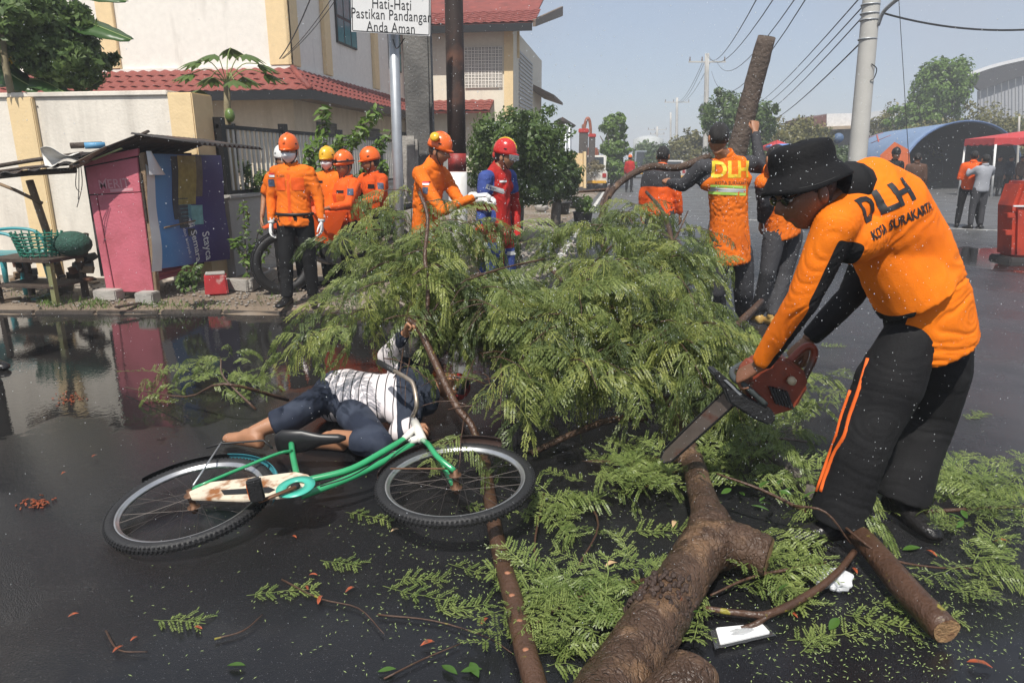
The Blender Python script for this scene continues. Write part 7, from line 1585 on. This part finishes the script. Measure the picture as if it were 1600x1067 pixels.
b = MB(); b.grid(lambda u, v: (ctr + ((q[3] * (1 - u) + q[2] * u) * (1 - v) + (q[0] * (1 - u) + q[1] * u) * v - ctr) * 1.22) + V(0, 0, .018 * math.sin(PI * u) * math.sin(PI * v) + .004 * noise.noise(V(u * 9, v * 9, 0))), 14, 10); b.build('wrapper', M('clear_plastic', (.9, .92, .93), .12, trans=.95, var=.02), e, smooth=True)

# ------------------------------------------------------------------ motorcycle
mt = empty('motorcycle', V(-3.3, 7.4, .07), 'orange trail motorcycle half hidden behind the masked rescuer', 'motorcycle')
w0, w1 = V(-3.70, 7.02, .405), V(-2.78, 7.98, .405); mf = (w0 - w1).normalized(); ms_ = V(-mf.y, mf.x, 0)
wheel(w0, ms_, .345, mt, 2.2); wheel(w1, ms_, .335, mt, 2.4)
MOR = M('orange_fairing', (.72, .10, .012), .28, coat=.4, var=.08); ENG = M('engine_metal', (.32, .32, .33), .4, metal=.7, var=.3, vs=18)
def mw(a, s, z): return w1 + mf * a + ms_ * s + V(0, 0, z - .40)
for s in (-.09, .09): b = MB(); b.tube([mw(1.33, s, .40), mw(1.12, s, 1.02)], .024, 10); b.build('fork_leg', CHROME, mt, smooth=True)
b = MB(); b.tube(spline([mw(1.1, -.38, 1.12), mw(1.12, -.2, 1.1), mw(1.12, 0, 1.05), mw(1.12, .2, 1.1), mw(1.1, .38, 1.12)], 4), .014, 8); b.build('handlebar', mat_black, mt, smooth=True)
for s in (-.26, .26): 
    b = MB(); b.tube([mw(1.1, s, 1.1), mw(1.12, s * 1.25, 1.3)], .006, 6); q = mw(1.12, s * 1.25, 1.34); b.lathe([(.001, 0), (.06, .004), (.06, .02), (.001, .03)], q, mf, 18); b.build('mirror', mat_black, mt, smooth=True)
b = MB(); rs = []
for a, w, z0, z1 in ((.45, .08, .80, .86), (.62, .14, .72, .98), (.85, .16, .66, 1.02), (1.02, .15, .62, .98), (1.15, .10, .66, .9)): rs.append([mw(a, w * math.cos(2 * PI * k / 14), (z0 + z1) / 2 + (z1 - z0) / 2 * math.sin(2 * PI * k / 14)) for k in range(14)])
b.rings(rs); b.build('tank', MOR, mt, smooth=True)
for s in (-1, 1): b = MB(); b.prism([mw(.62, s * .19, .95), mw(1.16, s * .21, .93), mw(1.02, s * .21, .64), mw(.80, s * .19, .56)], ms_ * s * .012); sh_ = b.build('shroud', MOR, mt, bevel=.004)
q = mw(.92, -.205, .76); b = MB(); b.lathe([(.001, .0), (.05, .0), (.05, .004), (.001, .004)], q - ms_ * .012, -ms_, 20); b.build('round_badge', M('badge_white', (.6, .6, .62), .5), mt); b = MB(); b.lathe([(.001, .0), (.032, .0), (.032, .004), (.001, .004)], q - ms_ * .017, -ms_, 20); b.build('round_badge', BADGE, mt)
b = MB(); b.prism([mw(1.02, -.07, 1.12), mw(1.26, -.07, 1.02), mw(1.30, -.07, .84), mw(1.18, -.07, .84)], ms_ * .14); b.build('headlight_cowl', MOR, mt, bevel=.02); b = MB(); b.ball(mw(1.28, 0, .93), (.05, .06, .06), 12, 8); b.build('headlight', M('lamp_glass', (.6, .6, .6), .1), mt, smooth=True)
b = MB(); rs = [[mw(a, w * math.cos(2 * PI * k / 12), z + h * math.sin(2 * PI * k / 12)) for k in range(12)] for a, w, z, h in ((-.32, .07, .96, .03), (-.1, .11, .93, .05), (.3, .12, .88, .05), (.6, .07, .90, .04))]; b.rings(rs); b.build('seat', mat_black, mt, smooth=True)
b = MB(); b.prism([mw(1.42, -.06, .84), mw(1.52, -.05, .79), mw(1.3, -.06, .77), mw(1.05, -.06, .80)], ms_ * .12); b.build('front_guard', MOR, mt, bevel=.01)
b = MB(); b.prism([mw(-.1, -.11, .9), mw(.35, -.13, .86), mw(.3, -.12, .68), mw(-.1, -.1, .78)], ms_ * -.015); b.build('side_panel', MOR, mt, bevel=.004)
b = MB(); b.box(mw(.66, 0, .46), (.3, .2, .24), frame(mf)); b.build('engine_block', ENG, mt, bevel=.03); b = MB(); b.box(mw(.76, 0, .64), (.14, .15, .22), frame(mf)); b.build('cylinder', ENG, mt, bevel=.01)
b = MB(); b.lathe([(.001, .04), (.07, .03), (.085, 0), (.001, 0)], mw(.62, -.10, .45), -ms_, 20); b.lathe([(.001, .03), (.045, .025), (.055, 0), (.001, 0)], mw(.78, -.10, .48), -ms_, 20); b.build('engine_cover', CHROME, mt, smooth=True)
b = MB(); b.tube(spline([mw(.85, -.08, .60), mw(.95, -.1, .45), mw(.7, -.12, .34), mw(.2, -.15, .42), mw(-.25, -.17, .6)], 5), [.022, .045], 10); b.build('exhaust', CHROME, mt, smooth=True)
for z0, z1 in (((1.08, .0, .95), (.55, 0, .35)), ((.55, 0, .35), (0, 0, .40)), ((1.08, 0, .95), (.3, 0, .82))): b = MB(); b.tube([mw(*z0), mw(*z1)], .022, 8); b.build('frame_tube', mat_black, mt, smooth=True)
# ------------------------------------------------------------------ poles and wires
def pole(label, px, top, bot, d, r, arms=None, name='utility_pole', tilt=None, mat=mat_pole, ext=0):
    a = P(top[0], top[1], d); c = P(bot[0], bot[1], d); ax = (a - c).normalized(); base = c - ax * (c.z / ax.z); tip = a + ax * ext
    e = empty(name, base, label, 'pole'); b = MB(); b.tube([base.lerp(tip, i / 6) for i in range(7)], [r * (1.15 - .35 * i / 6) for i in range(7)], 16); b.build('shaft', mat, e, smooth=True)
    for y, w in (arms or []):
        q = P(top[0], y, d); b = MB(); b.bar(q - _R * w, q + _R * w, .1, .1); ar = b.build('cross_arm', mat, e)
        for k in (-1, -.3, 1): b = MB(); b.lathe([(.04, 0), (.06, .1), (.03, .2), (.05, .28), (.001, .3)], q + _R * w * k * .93 + V(0, 0, .05), (0, 0, 1), 8); b.build('insulator', M('insulator', (.15, .1, .08), .4), ar)
    return e, ax, tip
npd = 12.0
ep, ax, tip = pole('thick concrete utility pole behind the bucket hat', 1345, (1362, 0), (1336, 290), npd, .135, ext=4.5)
b = MB()
for y in (8, 22, 32, 62): q = P(1361 - y * .09, y, npd); b.tube([q + Matrix.Rotation(0, 3, 'Z') @ V(.135 * math.cos(a), .135 * math.sin(a), 0) for a in [2 * PI * i / 20 for i in range(20)]], .012, 6, closed=True)
b.build('steel_bands', mat_galv, ep) if False else None
for y in (8, 22, 32, 62):
    q = P(1361 - y * .09, y, npd); b = MB(); b.tube([q + V(.137 * math.cos(a), .137 * math.sin(a), 0) for a in [2 * PI * i / 20 for i in range(20)]], .012, 6, closed=True); b.build('steel_band', mat_galv, ep, smooth=True)
b = MB(); b.tube(spline([P(1372, 40, npd - .1), P(1380, 20, npd - .2), P(1395, 5, npd - .4), P(1410, -6, npd - .6)], 4), .03, 8); b.build('lamp_arm', mat_galv, ep, smooth=True)
b = MB(); b.tube(spline([P(1362, 100, npd - .15), P(1370, 108, npd - .15), P(1366, 122, npd - .15), P(1360, 126, npd - .15)], 4), .008, 6); b.build('loose_cable', mat_black, ep)
pole('tall far utility pole with cross arm and transformer box', 1104, (1105, 84), (1102, 240), 53, .19, [(97, 1.35)]); e_ = [o for o in COL.objects if o.get('label') == 'tall far utility pole with cross arm and transformer box'][0]
q = P(1103, 172, 52.6); b = MB(); b.box(q, (.8, .5, .8)); b.build('transformer_box', M('grey_box', (.12, .13, .14), .6), e_, bevel=.04)
pole('second far utility pole with cross arm', 1058, (1058, 153), (1057, 240), 92, .19, [(160, 1.6)]); pole('bare far pole left of the second utility pole', 1048, (1048, 176), (1048, 240), 85, .12); pole('farthest utility pole with twin cross arms', 1026, (1027, 198), (1026, 240), 120, .2, [(203, 1.6), (210, 1.2)])
pole('thin mast right of the red canopy', 1592, (1593, 182), (1588, 300), 32, .05, name='mast')
WIRE = M('wire', (.03, .03, .032), .6)
def wire(label, a, c, sag, r=.012, grp='overhead wires'):
    b = MB(); b.tube([a.lerp(c, t / 14) - V(0, 0, sag * 4 * (t / 14) * (1 - t / 14)) for t in range(15)], r, 5); tag(b.build('wire', WIRE, None), label, 'wire', grp)
wire('overhead wire from the tall far pole, leftmost of four', P(1104, 84, 53), P(1190, -15, 14), .8); wire('overhead wire from the tall far pole, second of four from the left', P(1106, 84, 53), P(1218, -15, 14), .9); wire('overhead wire from the tall far pole, third of four from the left', P(1120, 96, 53), P(1252, -15, 14), 1.0); wire('overhead wire from the tall far pole, rightmost of four', P(1112, 112, 53), P(1268, -15, 14), 1.6)
wire('upper wire of the three running to the concrete pole', P(1170, 165, 70), P(1350, -10, 12), .5); wire('middle wire of the three running to the concrete pole', P(1170, 172, 70), P(1358, 0, 12), .6); wire('lower wire of the three running to the concrete pole', P(1170, 182, 70), P(1358, 16, 12), .7)
wire('single slack wire from the concrete pole down to the far trees', P(1354, 58, 12), P(1195, 192, 50), .3, .014); wire('cable leaving the concrete pole to the right', P(1378, 20, 12), P(1640, 44, 12), .12, .016); wire('thin vertical cord hanging in front of the blue tent', P(1404, -10, 18), P(1421, 262, 18), 0, .008)
for i, (x0, x1) in enumerate(((1098, 1056), (1101, 1060), (1110, 1062))): wire(('left', 'middle', 'right')[i] + ' wire between the two nearest far poles', P(x0, 97, 53), P(x1, 160, 92), .8, .018)
for i, (a, c) in enumerate((((437, 92), (489, -12)), ((440, 92), (520, -5)), ((442, 92), (528, -5)))): wire(('thick dark', 'upper thin', 'lower thin')[i] + ' service wire at the corner of the white house', P(*a, 15.6), P(*c, 13), .08, .012 if i == 0 else .007, 'house wires')

# ------------------------------------------------------------------ tents and canopies
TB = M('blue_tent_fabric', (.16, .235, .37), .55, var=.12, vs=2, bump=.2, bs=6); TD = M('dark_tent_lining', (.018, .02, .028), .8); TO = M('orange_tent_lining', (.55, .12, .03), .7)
tn = empty('tent', P(1460, 290, 38), 'large blue barrel shaped relief tent with dark open front', 'tent')
fl, fr_ = P(1402, 291, 34), P(1592, 291, 38); fl.z = 0; fr_.z = 0; wdt = (fr_ - fl).length; ux = (fr_ - fl).normalized(); back = V(-ux.y, ux.x, 0) * 1.0; bl_ = P(1312, 287, 46); bl_.z = 0; back = (bl_ - fl); topz = P(1480, 190, 36).z
def arch(t, k, org, s=1.0): a = PI * k; return org + ux * (wdt / 2 - wdt / 2 * s * math.cos(a)) + V(0, 0, topz * s * math.sin(a) ** .75)
b = MB(); b.grid(lambda u, v: arch(0, u, fl + back * v), 30, 12); b.build('shell', TB, tn, smooth=True, solid=.03)
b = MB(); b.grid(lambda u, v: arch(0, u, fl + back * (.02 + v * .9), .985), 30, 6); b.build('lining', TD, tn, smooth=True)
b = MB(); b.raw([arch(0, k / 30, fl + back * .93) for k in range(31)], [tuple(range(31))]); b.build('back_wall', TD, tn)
b = MB(); b.tube([arch(0, k / 30, fl - back.normalized() * .03, 1.005) for k in range(31)], .05, 8); b.build('arch_frame', M('arch_blue', (.07, .12, .24), .5), tn, smooth=True)
a1 = P(1370, 252, 34.2); b = MB(); b.raw([P(1375, 243, 33.8), P(1398, 222, 33.8), P(1420, 234, 33.8), P(1423, 262, 33.8), P(1410, 284, 33.8), P(1380, 262, 33.8)], [tuple(range(6))]); b.build('orange_flap', TO, tn, solid=.02)
sh_o = [c for c in tn.children if c.name.startswith('shell')][0]
tnb = bvh_of(sh_o); RPR = M('red_print', (.42, .09, .06), .6)
for x0, y0, x1, y1 in ((1352, 218, 1386, 206), (1362, 224, 1392, 212), (1338, 228, 1352, 222), (1370, 208, 1374, 222)):   # faded red marks, not legible in the photo
    pp_ = [tnb.ray_cast(_C, ray(x0 + (x1 - x0) * t / 5, y0 + (y1 - y0) * t / 5).normalized(), 90)[0] for t in range(6)]; pp_ = [p - ray(x0, y0).normalized() * .03 for p in pp_ if p is not None]
    if len(pp_) > 2: b = MB(); b.tube(pp_, .07, 6, flat=.4); b.build('faded_mark', RPR, tn, smooth=True)
def canopy(label, x0, x1, yt, yb, d, col, legs, depth=1.5):
    e = empty('canopy', P(x0, 296, d), label, 'canopy'); a, c = P(x0, yt, d), P(x1, yt, d); dp = _H * depth; hgt = a.z - P(x0, yb, d).z; apex = (a + c + dp) / 2 + V(0, 0, .05)
    b = MB(); q = [a, c, c + dp, a + dp]; b.raw(q + [apex + V(0, 0, .25)], [(0, 1, 4), (1, 2, 4), (2, 3, 4), (3, 0, 4)]); b.build('roof', col, e, solid=.02)
    for i in range(4): p0, p1 = q[i], q[(i + 1) % 4]; b = MB(); b.grid(lambda u, v: p0.lerp(p1, u) - V(0, 0, hgt * v * (1 + .12 * math.sin(u * 30))), 24, 2); b.build('valance', col, e, solid=.015)
    for lx in legs: t_ = P(lx[0], yb, lx[2]); bt = P(lx[1], 296, lx[2]); bt.z = 0; b = MB(); b.tube([bt, t_], .045, 8); b.build('leg', M('white_tube', (.7, .7, .68), .4), e, smooth=True)
    return e
REDF = M('red_canopy_fabric', (.46, .035, .035), .6, var=.1)
canopy('red topped canopy with white legs at the right edge', 1555, 1690, 216, 226, 29, REDF, [(1556, 1551, 29), (1509, 1499, 30.9), (1688, 1692, 29)], 1.9)
canopy('small red and blue canopy just above the bucket hat', 1206, 1240, 229, 235, 33, REDF, [(1208, 1207, 33), (1238, 1239, 33)]); b = MB(); q = P(1222, 226, 33.5); b.ball(q + V(0, 0, -.1), (.75, .75, .14), 14, 8); tag(b.build('blue_umbrella', M('blue_cloth', (.10, .22, .50), .6), None, smooth=True), 'blue umbrella top above the small red canopy', 'umbrella')

# ------------------------------------------------------------------ sheds and warehouse at the right
e = empty('warehouse', P(1560, 180, 70), 'big warehouse with pale curved roof at the upper right', 'warehouse'); wd = 70
r0 = [P(1505, 120, wd), P(1550, 104, wd), P(1600, 92, wd), P(1680, 76, wd)]; sp = spline(r0, 5)
b = MB(); K = len(sp); dv = V(8, 26, 0); b.raw(sp + [p + dv for p in sp], [(i, i + 1, K + i + 1, K + i) for i in range(K - 1)]); b.build('roof', M('pale_roof_sheet', (.55, .56, .57), .5, var=.08), e, solid=.3)
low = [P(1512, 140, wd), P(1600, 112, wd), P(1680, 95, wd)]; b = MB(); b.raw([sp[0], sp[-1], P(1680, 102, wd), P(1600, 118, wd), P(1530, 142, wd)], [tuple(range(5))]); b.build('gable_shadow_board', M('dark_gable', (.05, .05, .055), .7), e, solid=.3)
b = MB(); b.raw([P(1528, 143, wd + .5), P(1600, 118, wd + .5), P(1690, 100, wd + .5), P(1690, 300, wd + .5), P(1528, 300, wd + .5)], [tuple(range(5))]); b.build('wall', M('grey_cladding', (.34, .35, .37), .6, var=.06), e, solid=.2)
for k in range(12): x = 1532 + k * 11; b = MB(); b.tube([P(x, 250, wd - .1), P(x, max(116, 143 - (x - 1528) * .35), wd - .1)], .05, 5); b.build('wall_rib', M('rib_grey', (.2, .21, .22), .6), e)
e = empty('roadside_shop', P(1310, 220, 48), 'low shop with white parapet and brown side wall behind the concrete pole', 'building'); sd_ = 48
b = MB(); b.prism([P(1292, 178, sd_), P(1340, 177, sd_), P(1340, 196, sd_), P(1292, 200, sd_)], _H * 5); b.build('parapet', M('shop_white', (.62, .61, .6), .7), e); b = MB(); b.prism([P(1272, 184, sd_ + .1), P(1292, 179, sd_ + .1), P(1292, 262, sd_ + .1), P(1272, 262, sd_ + .1)], _H * 5); b.build('side_wall', M('brown_wall', (.13, .06, .05), .8), e)
b = MB(); b.prism([P(1288, 198, sd_ - 1), P(1345, 196, sd_ - 1), P(1345, 201, sd_ - 1), P(1288, 203, sd_ - 1)], _H * 1.5); b.build('awning', M('tan_awning', (.35, .27, .18), .7), e); b = MB(); b.prism([P(1293, 204, sd_), P(1345, 202, sd_), P(1345, 290, sd_), P(1293, 290, sd_)], _H * 4.8); b.build('front_wall', M('shop_grey', (.26, .24, .22), .8), e)
b = MB(); b.tube([P(1310, 216, sd_ - 1.3), P(1310, 216, sd_ + 1)], .33, 16); b.build('water_drum', M('drum_blue', (.06, .11, .2), .6), e, smooth=True)
e = empty('far_house', P(1330, 185, 62), 'white roofed house far behind the concrete pole', 'building'); b = MB(); b.prism([P(1340, 178, 62), P(1400, 170, 62), P(1400, 186, 62), P(1340, 190, 62)], _H * 5); b.build('roof', M('pale_roof_sheet'), e); b = MB(); b.prism([P(1342, 191, 62.3), P(1398, 187, 62.3), P(1398, 270, 62.3), P(1342, 270, 62.3)], _H * 4); b.build('wall', M('shop_grey'), e)
# red traffic barrier cut by the right edge
gb_ = empty('road_barrier', G(1598, 405), 'tall red plastic road barrier cut by the right edge', 'barrier'); RB = M('red_plastic', (.42, .045, .02), .45, var=.2, vs=4, col2=(.20, .03, .03), c2s=2.2, c2lo=.5, c2hi=.64); dd = 10.4
def rb(pts, th, d=dd, mat=RB, nm='panel', bev=.02): b = MB(); b.prism([P(x, y, d) for x, y in pts], _H * th); return b.build(nm, mat, gb_, bevel=bev)
rb([(1584, 404), (1586, 322), (1594, 300), (1600, 283), (1650, 283), (1660, 404)], .42, bev=.05); rb([(1572, 360), (1586, 360), (1586, 368), (1572, 368)], .1, dd - .02, nm='lug', bev=.008); rb([(1575, 333), (1587, 333), (1587, 341), (1575, 341)], .1, dd - .02, nm='lug', bev=.008); rb([(1584, 321), (1650, 321), (1650, 323.5), (1584, 323.5)], .02, dd - .03, M('flag_white'), 'tape', .002); rb([(1580, 403), (1660, 403), (1660, 412), (1578, 412)], .5, dd - .03, M('dark_base', (.05, .045, .045), .7), 'base', .02)

# ------------------------------------------------------------------ things up the street on the left
e = empty('gate_pillar', P(907, 262, 34), 'dark brick gate pillar with red cap, taller of the pair', 'pillar')
BRK = M('dark_brick', (.085, .075, .07), .85, var=.3, vs=5, bump=.6, bs=12); RCAP = M('red_cap', (.42, .03, .025), .6, var=.2)
def gpil(e, x0, x1, yt, yc, d):
    a, c = P(x0, yc, d), P(x1, yc, d); w = (c - a).length; m = (a + c) / 2; b = MB(); b.bbox((m.x - w / 2, m.y, 0), (m.x + w / 2, m.y + w, a.z)); b.build('shaft', BRK, e, bevel=.02); z1 = P(x0, yt, d).z; b = MB(); b.bbox((m.x - w * .58, m.y - w * .08, a.z + .002), (m.x + w * .58, m.y + w * 1.08, z1)); b.build('cap', RCAP, e, bevel=.03)
gpil(e, 905, 918.5, 201, 208, 34); e = empty('gate_pillar', P(925, 262, 36), 'dark brick gate pillar with red cap, shorter of the pair', 'pillar'); gpil(e, 920, 930, 209, 215, 36)
e = empty('excavator', P(915, 262, 41), 'orange excavator arm rising behind the red capped pillars', 'excavator'); EX_ = M('rust_orange_steel', (.28, .085, .045), .5, var=.2)
b = MB(); b.tube(spline([P(912, 215, 41), P(913, 200, 41), P(917, 186, 41), P(921, 188, 41), P(923, 205, 41), P(922, 222, 41)], 5), [.10, .13, .11, .10, .08], 8); b.build('arm', EX_, e, smooth=True); b = MB(); b.prism([P(910, 195, 40.8), P(915, 192, 40.8), P(916, 212, 40.8), P(911, 212, 40.8)], _H * .5); b.build('bracket', EX_, e); b = MB(); q = P(918, 262, 41); b.bbox((q.x - .5, q.y, 0), (q.x + .6, q.y + 1.5, 2.2)); b.build('cab', EX_, e, bevel=.1)
e = empty('shed', P(890, 240, 24), 'small open shed with dark sloping roof beyond the bush', 'shed'); b = MB(); b.prism([P(872, 186, 24), P(879, 183, 24), P(900, 196, 24), P(899, 198, 24), P(880, 190, 24)], _H * 3); b.build('roof', TIN, e)
for x in (884, 890): b = MB(); b.tube([P(x, 194, 24), V(P(x, 262, 24).x, P(x, 262, 24).y, .05)], .07, 8); b.build('post', mat_galv, e, smooth=True)
b = MB(); b.prism([P(880, 196, 25), P(887, 196, 25), P(887, 290, 25), P(880, 290, 25)], _H * .6); b.build('wall', M('pale_blue_wall', (.45, .48, .5), .7), e)
e = empty('cream_wall', P(890, 292, 26), 'cream garden wall with a pillar beyond the shrub', 'wall'); b = MB(); b.prism([P(868, 240, 22), P(880, 236, 22), P(880, 300, 22), P(868, 300, 22)], _H * .3); b.build('panel', mat_cream, e); b = MB(); b.prism([P(893, 239, 27), P(915, 240, 27), P(915, 292, 27), P(893, 292, 27)], _H * .3); b.build('panel', mat_cream, e); b = MB(); b.prism([P(912, 237, 26.6), P(916, 237, 26.6), P(916, 294, 26.6), P(912, 294, 26.6)], _H * .4); b.build('pillar', mat_cream, e)
def vehicle(label, name, px, py, d, L, W, H, col, rz, truck=False):
    c = P(px, py, d); base = V(c.x, c.y, 0); e = empty(name, base, label, 'truck' if truck else 'pickup'); R = Matrix.Rotation(rz, 3, 'Z'); w = lambda x, y, z: base + R @ V(x, y, z)
    G1 = M('car_glass', (.03, .035, .04), .08); b = MB(); b.prism([w(-W / 2, -L / 2, .35), w(-W / 2, L / 2, .35), w(-W / 2, L / 2, .95), w(-W / 2, L * .1, 1.0), w(-W / 2, -L / 2, .95)], R @ V(W, 0, 0)); b.build('body', col, e, bevel=.06)
    b = MB(); b.prism([w(-W / 2 + .06, -L * .12, .96), w(-W / 2 + .06, L * .30, .96), w(-W / 2 + .1, L * .22, H), w(-W / 2 + .1, -L * .08, H)], R @ V(W - .14, 0, 0)); cb = b.build('cab', col, e, bevel=.05)
    for y0, y1, sgn in ((-L * .115, -L * .085, -1), (L * .285, L * .235, 1)): b = MB(); b.raw([w(-W / 2 + .17, y0 + sgn * .03, 1.03), w(W / 2 - .17, y0 + sgn * .03, 1.03), w(W / 2 - .2, y1 + sgn * .03, H - .1), w(-W / 2 + .2, y1 + sgn * .03, H - .1)], [(0, 1, 2, 3)]); b.build('windscreen', G1, cb, solid=.01)
    for sx in (-1, 1):
        for sy in (-L * .32, L * .30): b = MB(); b.lathe([(.001, -.1), (.3, -.1), (.33, -.06), (.33, .06), (.3, .1), (.001, .1)], w(sx * (W / 2 - .08), sy, .33), R @ V(1, 0, 0), 18); wh = b.build('wheel', RUB, e, smooth=True); b = MB(); b.lathe([(.001, .02), (.16, .0), (.18, -.01)], w(sx * (W / 2 + .025), sy, .33), R @ V(sx, 0, 0), 14); b.build('rim', CHROME, wh)
        b = MB(); b.box(w(sx * (W / 2 - .15), -L / 2 - .01, .75), (.2, .04, .2), R); b.build('tail_light', M('tail_red', (.35, .02, .02), .3), e)
    b = MB(); b.box(w(0, -L / 2 - .05, .42), (W * .95, .1, .14), R); b.build('bumper', M('yellow_bumper', (.60, .32, .02), .5), e, bevel=.02); return e
vehicle('white pickup loaded with cut branches parked up the street', 'parked_pickup', 926, 280, 38, 4.4, 1.5, 1.75, M('dusty_white_paint', (.58, .57, .53), .4, var=.1), .04)
pk = P(925, 272, 36.2); r = np.random.default_rng(77); p_, n_ = crown_pts(np.array([pk.x, pk.y, 1.05]), np.array([.8, .8, .38]), 20, 1500, r); tag(tag(mo('branch_load', leaves_mesh('branch_load', p_, n_, .05, leaf_mat('dry_cuttings', (.16, .13, .07), (.26, .22, .11), .2), r)), kind='stuff'), 'brown and green cut branches heaped on the white pickup', 'branches')
vehicle('grey truck far up the street behind the branches', 'far_truck', 1008, 262, 62, 5, 2.0, 2.3, M('grey_truck_paint', (.22, .25, .28), .4), .02, True)
vehicle('dark car far up the street right of the grey truck', 'far_car', 1048, 272, 50, 4.2, 1.7, 1.5, M('silver_paint', (.42, .42, .42), .35), .02)
q = P(1012, 240, 95); b = MB(); b.lathe([(2.0, 0), (2.0, 2.6), (.9, 3.0), (.001, 3.1)], V(q.x, q.y, 1.6), (0, 0, 1), 24); e = empty('water_tank', V(q.x, q.y, 0), 'pale grey water tank far up the street', 'tank'); b.build('vessel', M('tank_grey', (.4, .42, .42), .6), e, smooth=True)
for sx in (-1.4, 1.4): b = MB(); b.tube([V(q.x + sx, q.y, 0), V(q.x + sx, q.y, 2)], .15, 8); b.build('leg', mat_galv, e)
def pot(label, px, py, d, r, h, mat, plant=True, sd=0):
    c = P(px, py, d); base = V(c.x, c.y, .02 if c.x > -1.2 else .075); e = empty('plant_pot', base, label, 'plant pot'); b = MB(); b.lathe([(.001, 0), (r * .8, 0), (r, h), (r * 1.06, h), (r * 1.06, h * 1.08), (r * .9, h * 1.08), (r * .88, h * .9), (.001, h * .9)], base, (0, 0, 1), 18); b.build('pot', mat, e, smooth=True)
    if plant: rr = np.random.default_rng(sd); p_, n_ = crown_pts(np.array([base.x, base.y, base.z + h + r * .9]), np.array([r * 1.2, r * 1.2, r]), 10, 420, rr); tag(mo('plant', leaves_mesh('plant', p_, n_, .05, LEAF_B, rr), e), kind='stuff')
pot('blue and black pot with a green plant at the road edge', 911, 320, 15.8, .22, .32, M('black_pot', (.02, .02, .022), .5), True, 1); pot('black pot left of the pickup, front one', 880, 305, 19, .2, .3, M('black_pot'), False); pot('black pot left of the pickup, rear one', 899, 298, 21.5, .2, .3, M('black_pot'), False)
b = MB(); b.box(P(918, 318, 16.0) * 1.0, (.1, .1, .2)); c = P(918, 316, 15.9); b = MB(); b.lathe([(.001, 0), (.09, 0), (.1, .25), (.001, .25)], V(c.x, c.y, .01), (0, 0, 1), 14); tag(b.build('blue_can', M('can_blue', (.05, .15, .4), .4), None, smooth=True), 'small blue can beside the potted plant', 'can')
# rubbish and stones on the far verge
for i, (px, py, lb) in enumerate(((800, 322, 'white rubbish bag at the foot of the big bush'), (846, 330, 'grey stone heap below the shrub'), (832, 318, 'pale stone beside the bush'))):
    c = G(px, py, .08); b = MB(); 
    b.grid(lambda u, v: c + V(.2 * math.sin(PI * v) * math.cos(2 * PI * u), .16 * math.sin(PI * v) * math.sin(2 * PI * u), .1 - .12 * math.cos(PI * v)) * (1 + .3 * noise.noise(V(u * 5 * (1 - u) * 4, v * 6, i))), 20, 10); tag(b.build('rubbish_bag' if i == 0 else 'stone', [M('tissue_white'), mat_conc, mat_conc][i], None, smooth=True), lb, ('bag', 'stone', 'stone')[i])

# ------------------------------------------------------------------ water spray: fine drops in the air
rs_ = np.random.default_rng(3); n = 24000
dd_ = rs_.uniform(1.3, 9.0, n); px = np.where(rs_.random(n) < .6, rs_.normal(1050, 260, n), rs_.uniform(-40, 1640, n)); py = np.where(rs_.random(n) < .6, rs_.normal(360, 180, n), rs_.uniform(-20, 1000, n))
oc = np.array([(1, 0, 0), (-1, 0, 0), (0, 1, 0), (0, -1, 0), (0, 0, 1.4), (0, 0, -1.4)]); of = np.array([(0, 2, 4), (2, 1, 4), (1, 3, 4), (3, 0, 4), (2, 0, 5), (1, 2, 5), (3, 1, 5), (0, 3, 5)])
VV, QQ = [], []
k = 0
for i in range(n):
    p = P(px[i], py[i], dd_[i])
    if p.z < .05: continue
    VV.append(np.array(p) + oc * rs_.uniform(.0004, .0013)); QQ.append(of + 6 * k); k += 1
o = mo('water_spray', fast_mesh('water_spray', np.concatenate(VV), np.concatenate(QQ), [M('water_drop', (.85, .88, .9), .15, var=.02, spec=.8, translucent=.5)])); tag(o, 'fine white water spray drifting over the road', 'spray', None, 'stuff')

# ------------------------------------------------------------------ hazy air
b = MB(); b.bbox((-270, -35, -1.2), (270, 430, 13.5)); hz = b.build('haze', [])
hm_ = bpy.data.materials.new('hazy_air'); hm_.use_nodes = True; nt = hm_.node_tree; nt.nodes.remove(nt.nodes['Principled BSDF'])
pv = nt.nodes.new('ShaderNodeVolumePrincipled'); pv.inputs['Color'].default_value = (.92, .95, 1.0, 1); pv.inputs['Density'].default_value = .0030; pv.inputs['Anisotropy'].default_value = 0.0
nt.links.new(pv.outputs[0], nt.nodes['Material Output'].inputs['Volume']); hz.data.materials.append(hm_); tag(hz, 'thin haze of spray and dusty air over the street', 'haze', None, 'stuff')
sc.cycles.volume_bounces = 0
